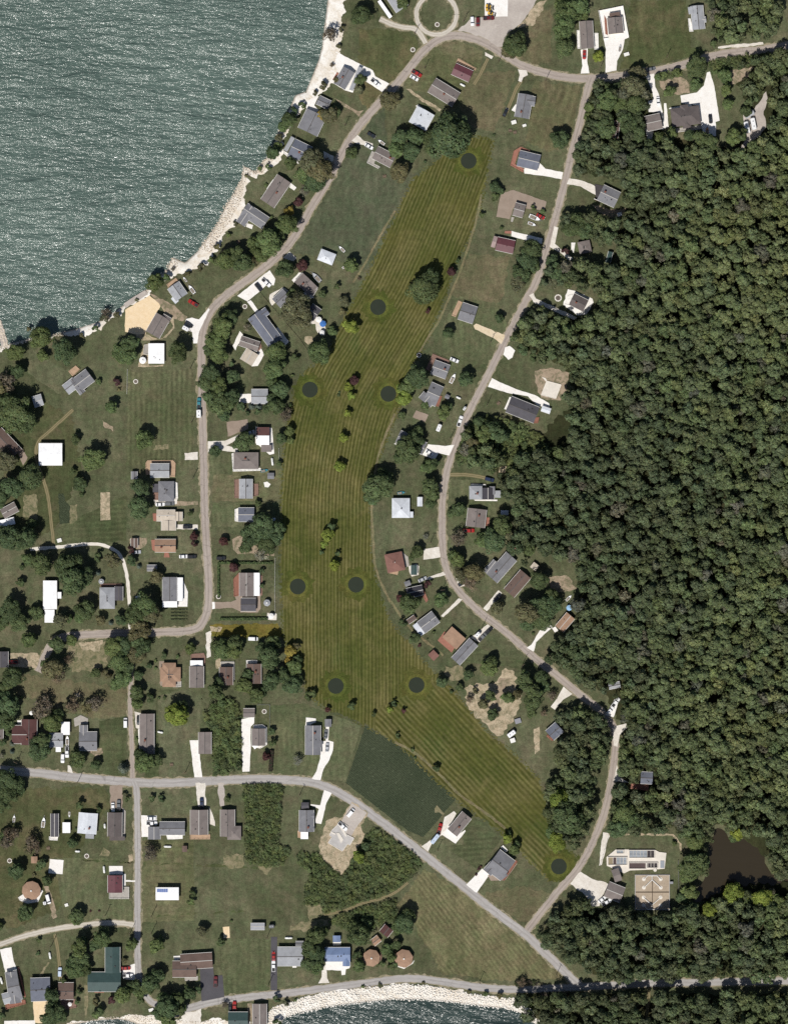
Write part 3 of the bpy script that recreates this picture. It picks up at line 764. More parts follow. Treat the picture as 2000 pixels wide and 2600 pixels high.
# ------------------------------------------------------------------ drives, yards, bare ground
def pad(name, o, flat, mat, jit=0.12, s=3.36, z=0.085, block=True):
    return flat_sheet(name, WL(o, flat, s), mat, zl(z, 8, 0.003), jit, block=block)
D = 'driveway'
pad(D, (500, 0), [1185,440, 1260,480, 1380,540, 1500,600, 1520,650, 1640,715, 1580,785, 1380,655, 1330,790, 1260,770, 1170,715, 1120,700, 1150,560], m_concrete)
pad(D, (500, 0), [1320,1200, 1370,1150, 1420,1200, 1500,1225, 1500,1280, 1440,1240, 1360,1225], m_gravel)
pad(D, (500, 0), [1080,1290, 1170,1330, 1150,1400, 1080,1360], m_gravel, 0.3)
pad('patio', (500, 0), [950,830, 1040,820, 1000,900, 1040,940, 1020,960, 930,920], m_concrete)
pad(D, (500, 0), [1160,830, 1280,890, 1380,950, 1420,940, 1380,1000, 1360,970, 1250,910], m_dirt, 0.4)
pad('gravel_lot', (1000, 0), [575,225, 620,200, 660,150, 770,150, 775,0, 775,-60, 1250,-60, 1150,110, 1080,200, 960,290, 920,400, 880,400, 780,330, 640,280, 540,260], m_lot, 0.3, z=0.075)
pad('gravel_lot', (1000, 0), [1150,110, 1220,30, 1300,0, 1250,110, 1180,220, 1050,240], m_straw, 0.6, z=0.075)
pad('concrete_slab', (1000, 0), [772,-40, 972,-40, 968,140, 775,145], m_concrete, 0.05, z=0.112)
pad(D, (1000, 0), [1055,592, 1130,600, 1140,640, 1100,660, 1085,700, 1058,690, 1070,640], m_gravel)
pad(D, (1000, 0), [1590,425, 1650,415, 1645,520, 1665,625, 1590,628, 1605,560], m_concrete)
pad(D, (1000, 0), [130,660, 170,595, 235,625, 200,695], m_gravel)
pad(D, (1000, 0), [775,445, 845,480, 830,505, 775,475], m_gravel, 0.3)
pad(D, (1000, 0), [1105,1440, 1240,1390, 1290,1440, 1440,1470, 1430,1530, 1270,1500, 1110,1480], m_concrete)
pad(D, (1000, 0), [1490,1520, 1600,1540, 1700,1580, 1780,1640, 1790,1700, 1690,1650, 1590,1590, 1470,1570], m_gravel)
pad('rock_garden', (1000, 0), [100,755, 140,760, 260,850, 400,930, 390,950, 240,870], m_straw, 0.4)
pad(D, (1500, 0), [60,95, 270,50, 322,320, 285,335, 270,420, 220,520, 215,600, 120,620, 125,420, 105,330], m_concrete)
pad(D, (1500, 0), [465,640, 535,628, 545,740, 575,800, 590,860, 610,960, 635,1090, 605,1110, 585,960, 490,955, 482,862, 530,850, 520,780], m_concrete)
pad(D, (1500, 0), [985,620, 1010,610, 1050,740, 1095,1030, 1060,1040, 1065,1160, 955,1160, 935,1050, 910,900, 770,880, 760,815, 900,790, 960,730], m_concrete)
pad('patio', (1500, 0), [620,880, 640,880, 660,1080, 620,1100], m_concrete)
pad('patio', (1500, 0), [460,1090, 530,1090, 520,1210, 480,1210], m_concrete)
pad('bare_yard', (1500, 0), [580,690, 760,660, 830,700, 840,790, 740,810, 640,800, 590,740], m_dirt, 0.5)
pad('bare_yard', (1500, 0), [1180,600, 1390,570, 1340,650, 1260,700, 1190,720], m_dirt, 0.5)
pad('gravel_track', (1500, 0), [1490,780, 1500,860, 1470,950, 1490,1090, 1420,1170, 1300,1260, 1270,1270, 1330,1160, 1300,1080, 1300,960, 1390,930, 1440,860], m_lot, 0.4)
pad('gravel_track', (1500, 0), [1080,400, 1250,375, 1460,360, 1470,380, 1300,400, 1080,412], m_gravel, 0.3, z=0.03)
pad('bare_yard', (1500, 500), [0,60, 100,90, 230,110, 300,90, 280,140, 200,190, 60,130], m_dirt, 0.5)
pad('sand_yard', (0, 500), [1275,840, 1375,920, 1335,1000, 1250,1140, 1245,1185, 1160,1175, 1070,1150, 1068,965], m_sand, 0.25)
pad('sea_wall', (0, 500), [1060,905, 1240,795, 1265,830, 1070,950], m_lot, 0.15)
pad('bare_yard', (0, 500), [1275,820, 1480,920, 1600,1020, 1560,1060, 1460,1040, 1370,930], m_dirt, 0.4)
pad('bare_yard', (0, 500), [1375,935, 1480,1020, 1490,1120, 1420,1200, 1350,1215, 1250,1170, 1160,1180, 1170,1220, 1260,1225, 1390,1210, 1480,1100], m_straw, 0.3)
pad(D, (0, 500), [1590,1040, 1640,1030, 1700,1045, 1780,950, 1790,960, 1700,1150, 1685,1250, 1650,1250, 1640,1150, 1560,1130], m_concrete)
pad('patio', (0, 500), [1230,1260, 1275,1250, 1275,1440, 1400,1430, 1390,1445, 1180,1450, 1200,1360], m_straw, 0.25)
pad(D, (500, 500), [345,845, 620,625, 670,700, 655,755, 600,745, 520,820, 430,890], m_concrete)
pad('path', (500, 500), [428,895, 460,880, 530,975, 500,990], m_concrete)
pad(D, (500, 500), [735,520, 790,465, 850,520, 825,550], m_gravel)
pad('patio', (500, 500), [690,1110, 785,1235, 750,1275, 650,1140], m_concrete)
pad('patio', (500, 500), [365,1145, 395,1175, 330,1310, 305,1270], m_concrete, 0.3)
pad('patio', (500, 500), [545,1285, 575,1345, 520,1440, 465,1445, 490,1380], m_concrete)
pad('patio', (500, 500), [625,830, 730,770, 780,800, 640,930, 615,860], m_gravel, 0.4)
pad('patio', (500, 500), [870,645, 910,650, 830,730, 810,710], m_concrete)
pad('patio', (500, 500), [900,815, 960,815, 1000,860, 950,870], m_concrete)
pad('bare_yard', (500, 500), [940,1050, 1030,1020, 1100,1060, 1090,1180, 1030,1160, 1010,1080, 940,1100], m_gravel, 0.5)
pad('gravel_ring', (500, 500), [920,1190, 980,1190, 995,1230, 950,1260, 915,1230], m_straw, 0.4)
pad('pebble_yard', (1000, 500), [910,-30, 1020,-60, 1300,40, 1280,115, 1020,90, 985,190, 870,170], m_brownyard, 0.15)
pad(D, (1000, 500), [1000,290, 1265,355, 1260,400, 1120,370, 1000,335], m_concrete)
pad(D, (1000, 500), [1365,250, 1400,262, 1370,400, 1440,460, 1525,520, 1500,545, 1420,480, 1325,425], m_gravel)
pad(D, (1000, 500), [1150,840, 1190,820, 1210,870, 1330,920, 1460,980, 1560,1030, 1530,1050, 1420,1000, 1290,940, 1190,900], m_gravel, 0.3)
pad('patio', (1000, 500), [1480,790, 1540,800, 1690,870, 1700,900, 1640,1000, 1560,1010, 1440,920], m_concrete, 0.3)
pad(D, (1000, 500), [700,1078, 800,1120, 860,1150, 945,1175, 915,1255, 820,1190, 690,1130, 678,1100], m_tan, 0.3)
pad('gravel_pad', (1000, 500), [945,1285, 985,1270, 1030,1310, 1010,1370, 975,1390, 930,1345], m_concrete, 0.2)
pad(D, (1000, 500), [835,1545, 900,1580, 1040,1640, 1200,1690, 1320,1760, 1330,1800, 1220,1780, 1140,1700, 960,1670, 800,1620], m_concrete)
pad('bare_yard', (1000, 500), [1200,1480, 1350,1460, 1490,1500, 1470,1640, 1420,1740, 1250,1720, 1200,1580], m_dirt, 0.6)
pad('garden_bed', (1000, 1000), [190,140, 295,180, 265,240, 160,200], m_brownyard, 0.15)
pad(D, (1000, 1000), [240,520, 290,430, 440,445, 515,435, 470,525, 380,505, 350,560], m_concrete)
pad(D, (1000, 1000), [255,1325, 385,1305, 395,1395, 250,1415], m_gravel)
pad(D, (1000, 1000), [270,1570, 420,1515, 440,1545, 380,1560, 280,1590], m_lane if False else m_gravel, 0.3)
pad('patio', (1000, 1000), [125,1470, 190,1450, 215,1470, 210,1545, 150,1560, 130,1520], m_gravel)
pad('bare_yard', (1000, 1000), [1310,1560, 1460,1540, 1560,1660, 1500,1690, 1330,1700], m_dirt, 0.8)
pad('bare_yard', (1000, 1000), [900,630, 960,620, 950,670, 890,670], m_straw, 0.5)
pad('patio', (1000, 1000), [520,1570, 600,1580, 600,1640, 550,1650], m_gravel, 0.3)
pad(D, (1000, 1500), [400,215, 550,65, 582,72, 560,100, 420,225], m_gravel)
pad(D, (1000, 1500), [760,150, 890,-5, 920,20, 880,80, 790,175], m_gravel)
pad(D, (1000, 1500), [650,400, 800,285, 850,320, 730,440], m_gravel)
pad(D, (1000, 1500), [1130,485, 1170,460, 1240,340, 1330,280, 1350,310, 1280,370, 1210,440, 1190,520], m_concrete)
pad(D, (1000, 1500), [1445,815, 1520,880, 1440,930, 1370,1015, 1335,990, 1400,900], m_gravel)
pad('straw_ground', (1000, 1500), [950,660, 1030,690, 1040,800, 1090,950, 1040,1060, 930,1220, 870,1245, 780,1130, 680,1060, 620,960, 600,830, 700,790, 850,790, 890,740], m_straw, 1.0, block=False, z=0.05)
pad('bare_yard', (1000, 1500), [900,740, 1000,740, 930,860, 890,980, 850,970, 870,850], m_dirt, 0.8, block=False)
pad('bare_yard', (1000, 1500), [1190,1180, 1240,1160, 1245,1360, 1200,1395], m_straw, 0.4)
pad('bare_yard', (1000, 1500), [430,640, 580,650, 600,740, 480,780, 440,720], m_straw2, 0.9, block=False)
pad(D, (1500, 1500), [180,1160, 300,1130, 315,1165, 240,1230, 225,1330, 190,1320], m_gravel, 0.3)
pad(D, (1500, 1500), [120,1060, 200,925, 235,940, 190,1080], m_concrete)
pad(D, (1500, 1500), [215,1480, 240,1590, 320,1640, 190,1620], m_gravel, 0.3)
pad(D, (500, 1000), [95,405, 240,400, 400,330, 500,310, 505,345, 350,390, 250,440, 350,465, 350,500, 180,480, 95,500], m_gravel)
pad('pebble_yard', (500, 1000), [255,240, 430,215, 440,300, 265,365], m_brownyard, 0.2)
pad('patio', (500, 1000), [500,280, 640,290, 660,510, 620,520, 530,440, 500,420], m_concrete)
pad('garage_apron', (500, 1000), [355,0, 465,0, 465,80, 360,72], m_concrete)
pad('gravel_ring', (500, 1000), [570,755, 600,748, 628,770, 610,797, 580,795], m_concrete, 0.2)
pad('patio', (500, 1000), [300,1240, 370,1210, 470,1290, 660,1340, 660,1385, 470,1360, 350,1370, 310,1330], m_dirt, 0.3)
pad(D, (500, 1500), [135,95, 290,95, 380,60, 380,180, 300,145, 140,155], m_brownyard, 0.15)
pad(D, (500, 1500), [130,95, 152,95, 155,152, 132,158], m_concrete)
pad('patio', (500, 1500), [310,-10, 560,-10, 540,60, 545,150, 520,185, 375,185, 330,60], m_brownyard, 0.2)
pad(D, (500, 1500), [75,360, 120,340, 120,560, 85,575], m_gravel, 0.4)
pad('patio', (500, 1500), [165,580, 205,575, 210,660, 165,665], m_straw, 0.3)
pad(D, (500, 1500), [380,1095, 470,1080, 490,1070, 490,1130, 460,1160, 460,1345, 450,1540, 390,1545], m_concrete)
pad(D, (500, 1500), [-60,1275, 15,1275, 25,1400, 35,1500, 48,1590, -20,1590], m_concrete)
pad(D, (500, 1500), [1065,1285, 1100,1280, 1100,1160, 1130,1155, 1120,1275, 1165,1290, 1160,1360, 1130,1440, 1080,1520, 1055,1615, 980,1605, 1020,1540, 1050,1430], m_concrete)
pad('patio', (500, 1500), [930,1080, 1015,1090, 1015,1120, 930,1160, 920,1250], m_concrete)
pad('patio', (500, 1500), [600,190, 680,195, 680,250, 600,245], m_gravel, 0.2)
pad('bare_yard', (500, 1500), [110,300, 215,310, 200,350, 120,350], m_straw, 0.5)
pad(D, (0, 1000), [1575,505, 1690,495, 1690,560, 1580,565], m_gravel, 0.25)
pad('path', (0, 1000), [1490,920, 1690,915, 1690,945, 1500,955], m_dirt, 0.25)
pad('patio', (0, 1000), [1310,900, 1520,880, 1510,940, 1330,955], m_gravel, 0.2)
pad(D, (0, 1000), [1510,1115, 1690,1115, 1690,1155, 1510,1155], m_gravel)
pad('garden_bed', (0, 1000), [860,840, 940,840, 945,1075, 860,1080], m_straw, 0.2)
pad('garden_bed', (0, 1000), [500,850, 545,850, 560,920, 600,960, 595,1100, 510,1115], m_crop, 0.3)
pad('bare_yard', (0, 1000), [600,950, 660,940, 660,1080, 600,1110], m_straw2, 0.4)
pad('bare_yard', (0, 1000), [210,860, 320,860, 320,1080, 200,1050], m_straw2, 0.6)
pad('bare_yard', (0, 1000), [150,480, 195,465, 240,545, 200,610], m_brownyard, 0.3)
pad('bare_yard', (0, 1000), [870,220, 960,280, 970,320, 900,290], m_dirt, 0.6)
pad('bare_yard', (0, 1000), [1330,440, 1440,430, 1440,470, 1310,480], m_straw2, 0.6)
pad('patio', (0, 1000), [1100,1240, 1130,1225, 1260,1225, 1240,1300, 1180,1330, 1110,1300], m_dirt, 0.4)
pad(D, (0, 1500), [80,535, 320,530, 340,580, 310,660, 80,640], m_sand if False else m_straw, 0.4)
pad('dead_grass', (0, 1500), [590,470, 700,430, 900,430, 920,640, 780,690, 620,690, 560,600], m_straw2, 1.0, block=False)
pad('bare_yard', (0, 1500), [670,440, 880,420, 860,520, 720,510], m_straw, 0.8, block=False, z=0.1)
pad('bare_yard', (0, 1500), [700,1360, 870,1340, 880,1380, 830,1415, 760,1380], m_dirt, 0.4)
pad('patio', (0, 1500), [1150,1030, 1205,1045, 1195,1180, 1160,1170], m_gravel, 0.2)
pad(D, (0, 1500), [580,1490, 600,1490, 625,1555, 580,1545], m_gravel, 0.3)
pad('bare_yard', (0, 1500), [640,875, 685,870, 685,905, 650,910], m_straw, 0.3)
pad('patio', (0, 1500), [1360,600, 1400,600, 1420,820, 1370,810], m_brownyard, 0.4)
pad(D, (0, 2000), [940,-20, 1050,-20, 1045,180, 945,180], m_brownyard, 0.3)
pad(D, (0, 2000), [1205,235, 1340,238, 1340,290, 1270,340, 1268,420, 1210,420], m_concrete)
pad(D, (0, 2000), [0,1380, 100,1360, 120,1480, 150,1560, 50,1580], m_concrete)
pad(D, (0, 2000), [1040,1540, 1155,1500, 1155,1640, 1050,1630], m_concrete)
pad('concrete_slab', (0, 2000), [428,608, 546,618, 536,738, 416,728], m_concrete, 0.05, z=0.12)
pad('patio', (0, 2000), [932,668, 1048,668, 1050,740, 935,740], m_concrete, 0.03)
pad('path', (0, 2000), [1070,788, 1155,790, 1155,802, 1070,802], m_concrete)
pad('bare_yard', (0, 2000), [375,840, 420,840, 460,960, 490,1100, 455,1120, 420,1000], m_dirt, 0.4)
pad('garden_bed', (0, 2000), [888,505, 945,555, 925,585, 850,580], m_straw2, 0.2)
pad('bare_yard', (0, 2000), [1095,575, 1130,565, 1140,620, 1100,635], m_straw, 0.3)
pad('sand_yard', (0, 2400), [285,480, 420,460, 425,560, 390,672, 300,660], m_sand, 0.3)
pad('sea_wall', (0, 2400), [40,645, 300,640, 305,700, 40,700], m_concrete, 0.1)
pad(D, (500, 2000), [-10,-40, 70,-40, 80,150, 10,160], m_gravel, 0.4)
pad(D, (500, 2000), [175,-40, 235,-40, 235,150, 200,160], m_lot, 0.5)
pad(D, (500, 2000), [1085,20, 1150,45, 1105,130, 1060,310, 1005,300, 1040,180, 970,150, 970,140, 1050,150], m_concrete)
pad('patio', (500, 2000), [105,160, 155,290, 155,330, 110,310], m_gravel, 0.3)
pad('building_site', (500, 2000), [1320,120, 1460,215, 1400,320, 1430,420, 1340,560, 1290,680, 1230,745, 1150,680, 1040,560, 1060,420, 1100,290, 1180,250, 1240,250], m_straw, 0.6)
pad(D, (500, 2000), [1320,130, 1450,215, 1380,310, 1300,430, 1190,400, 1230,290], m_lot, 0.2, z=0.115)
pad('bare_yard', (500, 2000), [230,580, 400,560, 410,660, 300,690, 210,660], m_straw2, 0.9, block=False)
pad('bare_yard', (500, 2000), [920,1000, 1060,990, 1060,1100, 960,1130], m_straw2, 0.9, block=False)
pad('bare_yard', (500, 2000), [800,1180, 960,1130, 1130,1120, 1130,1180, 940,1220, 800,1220], m_straw2, 0.9, block=False)
pad('bare_yard', (500, 2000), [520,670, 640,670, 600,750], m_straw2, 0.7, block=False)
pad('concrete_slab', (500, 2000), [222,1188, 278,1184, 282,1280, 230,1283], m_sand, 0.05, z=0.12)
pad(D, (500, 2400), [632,-72, 685,-72, 685,385, 630,385], m_black_asphalt, 0.05)
pad(D, (500, 2400), [25,185, 140,180, 145,260, 220,255, 235,440, 40,480], m_black_asphalt, 0.05)
pad(D, (500, 2400), [1065,170, 1105,170, 1110,280, 1130,320, 1035,325, 1065,270], m_gravel)
pad('patio', (500, 2400), [1095,130, 1245,135, 1245,170, 1310,170, 1300,195, 1270,205, 1265,250, 1235,255, 1230,215, 1100,210], m_concrete)
pad('patio', (500, 2000), [1160,1310, 1230,1310, 1225,1345, 1160,1345], m_concrete)
pad('path', (500, 2400), [1185,380, 1275,375, 1275,415, 1180,420], m_concrete, 0.3)
pad(D, (500, 2400), [430,495, 470,490, 470,672, 440,672], m_dirt, 0.3)
pad('gravel_lot', (0, 2400), [1550,580, 1680,560, 1680,700, 1560,700], m_gravel, 0.4)
pad('gravel_lot', (500, 2400), [-10,560, 40,540, 30,700, -10,700], m_gravel, 0.4)
pad('path', (0, 2000), [410,1490, 428,1490, 355,1610, 330,1600], m_straw2, 0.3)
pad('path', (0, 2400), [720,340, 760,340, 745,620, 725,620], m_straw2, 0.3)
pad(D, (1000, 2000), [235,500, 300,455, 400,370, 430,250, 510,200, 530,220, 470,330, 420,400, 340,450, 290,545], m_gravel, 0.2)
pad('patio', (1000, 2000), [455,345, 540,405, 605,360, 610,372, 525,478, 400,395], m_concrete)
pad(D, (1000, 2000), [615,828, 750,690, 812,742, 705,895, 690,890], m_concrete, 0.05)
pad('patio', (1000, 2000), [800,750, 830,720, 880,760, 935,780, 1040,640, 1050,650, 945,790, 825,795], m_brownyard, 0.1)
pad('garden_bed', (1000, 2000), [345,180, 365,150, 390,180, 430,220, 420,235, 385,210, 350,215], m_straw2, 0.3)
pad('gravel_lot', (1000, 2000), [1500,820, 1590,715, 1690,780, 1760,800, 1850,830, 1790,880, 1740,1010, 1690,1000, 1600,890], m_gravel, 0.4)
pad('gravel_lot', (1500, 2000), [-10,790, 100,800, 150,830, 90,930, 70,1010, 0,1010], m_gravel, 0.4)
pad('bare_yard', (1500, 2000), [100,380, 160,390, 90,660, 65,665], m_gravel, 0.3)
pad('path', (1500, 2000), [150,390, 700,395, 770,480, 775,540, 760,540, 750,480, 690,410, 150,405], m_straw, 0.3)

# ------------------------------------------------------------------ buildings
LAND = []          # (x, y, label) landmarks that tree labels refer to
FOOT = []          # footprints of buildings
_win = MB().box((0, 0, 0), (1.3, 0.1, 1.1)).mesh('window', [m_trim, m_glass])
_w2 = MB().box((0, 0, 0), (1.3, 0.1, 1.1)).box((0, -0.02, 0.0), (1.1, 0.12, 0.9))
_win = _w2.mesh('window', [m_trim, m_glass])
for p in list(_win.polygons)[6:]: p.material_index = 1
_door = MB().box((0, 0, 1.02), (0.95, 0.12, 2.04)).mesh('door', [m_door])
_gdoor = MB().box((0, 0, 1.1), (2.7, 0.1, 2.2)).mesh('garage_door', [m_trim])
_pipe = MB().tube((0, 0, -0.3), (0, 0, 0.4), 0.14, 0.14, 8).tube((0, 0, 0.4), (0, 0, 0.46), 0.2, 0.2, 8).mesh('vent_pipe', [m_vent])
_boxv = MB().box((0, 0, 0), (0.5, 0.5, 0.4)).box((0, 0, 0.22), (0.62, 0.62, 0.07)).mesh('roof_vent', [m_vent])
_chim = MB().box((0, 0, 0.2), (0.9, 0.7, 1.9)).box((0, 0, 1.2), (1.02, 0.82, 0.14)).box((0, 0, 1.35), (0.35, 0.35, 0.3)).mesh('chimney', [m_brick])

class Vol:
    def __init__(s, q, o):
        P = [Vector(W(o, q[0], q[1])), Vector(W(o, q[2], q[3])), Vector(W(o, q[4], q[5]))]
        u = P[1] - P[0]; s.L = u.length; s.ex = u / s.L; s.ey = Vector((-s.ex.y, s.ex.x))
        v = (P[2] - P[1]).dot(s.ey); s.Wd = abs(v)
        s.c = (P[0] + P[1]) / 2 + s.ey * v / 2
        s.ang = math.atan2(s.ex.y, s.ex.x)
    def at(s, a, b, z, base):
        p = s.c + s.ex * a + s.ey * b - base
        return (p.x, p.y, z)
    def corners(s, g=0.0):
        return [tuple(s.c + s.ex * a * (s.L / 2 + g) + s.ey * b * (s.Wd / 2 + g)) for a, b in ((-1, -1), (1, -1), (1, 1), (-1, 1))]

def roof_and_wall(v, typ, h, p, base, t=0.2):
    R, Wl = MB(), MB(); L, w = v.L / 2, v.Wd / 2; A = lambda a, b, z: v.at(a, b, z, base)
    i = 0.35; top = h
    if typ == 'gable':
        rz = h + p * w
        sec = lambda a, dz: [A(a, -w, h - dz), A(a, 0, rz - dz), A(a, w, h - dz)]
        n0, n1, b0, b1 = sec(-L, 0), sec(L, 0), sec(-L, t), sec(L, t)
        for k in range(2):
            R.poly([n0[k], n1[k], n1[k + 1], n0[k + 1]]); R.poly([b0[k + 1], b1[k + 1], b1[k], b0[k]])
            R.poly([n0[k], n0[k + 1], b0[k + 1], b0[k]]); R.poly([n1[k + 1], n1[k], b1[k], b1[k + 1]])
        R.poly([n1[0], n0[0], b0[0], b1[0]]); R.poly([n0[2], n1[2], b1[2], b0[2]])
        wl, ww = L - i, w - i; he = h - t + p * i - 0.03; hr = rz - t - 0.03
        E = [[A(a, -ww, 0), A(a, -ww, he), A(a, 0, hr), A(a, ww, he), A(a, ww, 0)] for a in (-wl, wl)]
        Wl.loft(E)
        top = rz
    elif typ == 'hip':
        if w > L:
            v.ex, v.ey = v.ey, -v.ex; v.L, v.Wd = v.Wd, v.L; v.ang += math.pi / 2
            return roof_and_wall(v, typ, h, p, base, t)
        a = max(0.02, L - w); rz = h + p * w
        e = [A(-L, -w, h), A(L, -w, h), A(L, w, h), A(-L, w, h)]; r = [A(-a, 0, rz), A(a, 0, rz)]
        d = [(x, y, z - t) for x, y, z in e]
        R.poly([e[0], e[1], r[1], r[0]]); R.poly([e[1], e[2], r[1]]); R.poly([e[2], e[3], r[0], r[1]]); R.poly([e[3], e[0], r[0]])
        for k in range(4): R.poly([e[(k + 1) % 4], e[k], d[k], d[(k + 1) % 4]])
        R.poly(d[::-1])
        Wl.prism([A(-L + i, -w + i, 0)[:2], A(L - i, -w + i, 0)[:2], A(L - i, w - i, 0)[:2], A(-L + i, w - i, 0)[:2]], 0, h - t + 0.02)
        top = rz
    elif typ in ('flat', 'shed'):
        h2 = h + (p * v.Wd * 0.35 if typ == 'shed' else 0.0)
        e = [A(-L, -w, h), A(L, -w, h), A(L, w, h2), A(-L, w, h2)]; d = [(x, y, z - t) for x, y, z in e]
        R.poly(e); R.poly(d[::-1])
        for k in range(4): R.poly([e[(k + 1) % 4], e[k], d[k], d[(k + 1) % 4]])
        j = 0.25
        lo = [A(-L + j, -w + j, 0), A(L - j, -w + j, 0), A(L - j, w - j, 0), A(-L + j, w - j, 0)]
        Wl.loft([lo, [(x, y, (h if k < 2 else h2) - t - 0.0) for k, (x, y, z) in enumerate(lo)]])
        top = max(h, h2)
    return R, Wl, top

def octagon(o, cx, cy, r, n, col, base, h, p, parent, rot=0.2):
    c = Vector(W(o, cx, cy)) - base; R = r / 3.36 * M_PER_PX
    ring = [(c.x + R * math.cos(rot + 2 * math.pi * k / n), c.y + R * math.sin(rot + 2 * math.pi * k / n)) for k in range(n)]
    m = MB(); ap = (c.x, c.y, h + p * R)
    for k in range(n):
        a, b = ring[k], ring[(k + 1) % n]
        m.poly([(a[0], a[1], h), (b[0], b[1], h), ap]); m.poly([(b[0], b[1], h), (a[0], a[1], h), (a[0], a[1], h - .2), (b[0], b[1], h - .2)])
    m.poly([(a[0], a[1], h - .2) for a in ring[::-1]])
    r = m.build('roof', roof_mat(col, RC[col], 'metal' if col in METAL else 'shingle'), parent)
    MB().box((c.x, c.y, h + p * R), (0.7, 0.7, 0.5)).build('roof_vent', m_trim, r)
    MB().prism([(c.x + (x - c.x) * 0.93, c.y + (y - c.y) * 0.93) for x, y in ring], 0, h - 0.19).build('wall', m_walls[3], parent)
    return [(x + base.x, y + base.y) for x, y in ring]

def deck_part(parent, base, o, flat, key, h=0.5, rail=True, foot=()):
    pts = [Vector(q) - base for q in WL(o, flat)]
    d = MB().prism([tuple(p) for p in pts], 0.0, h).build('deck', deck_mat(key, DC[key]), parent)
    if rail:
        r = MB()
        for i, a in enumerate(pts):
            b = pts[(i + 1) % len(pts)]; mid = (a + b) / 2 + base
            if any(inside(f, [mid.x], [mid.y])[0] for f in foot): continue
            L = (b - a).length; k = max(1, int(L / 1.8)); ang = math.atan2((b - a).y, (b - a).x)
            m2 = (a + b) / 2
            r.box((m2.x, m2.y, h + 0.95), (L, 0.1, 0.06), ang)
            for j in range(k + 1):
                q = a.lerp(b, j / k); r.box((q.x, q.y, h + 0.46), (0.1, 0.1, 0.92), ang)
        if r.v: r.build('railing', m_trim if key in ('wht', 'gry') else deck_mat(key, DC[key]), d)
    BLOCK.append([(p.x + base.x, p.y + base.y) for p in pts])
    return d

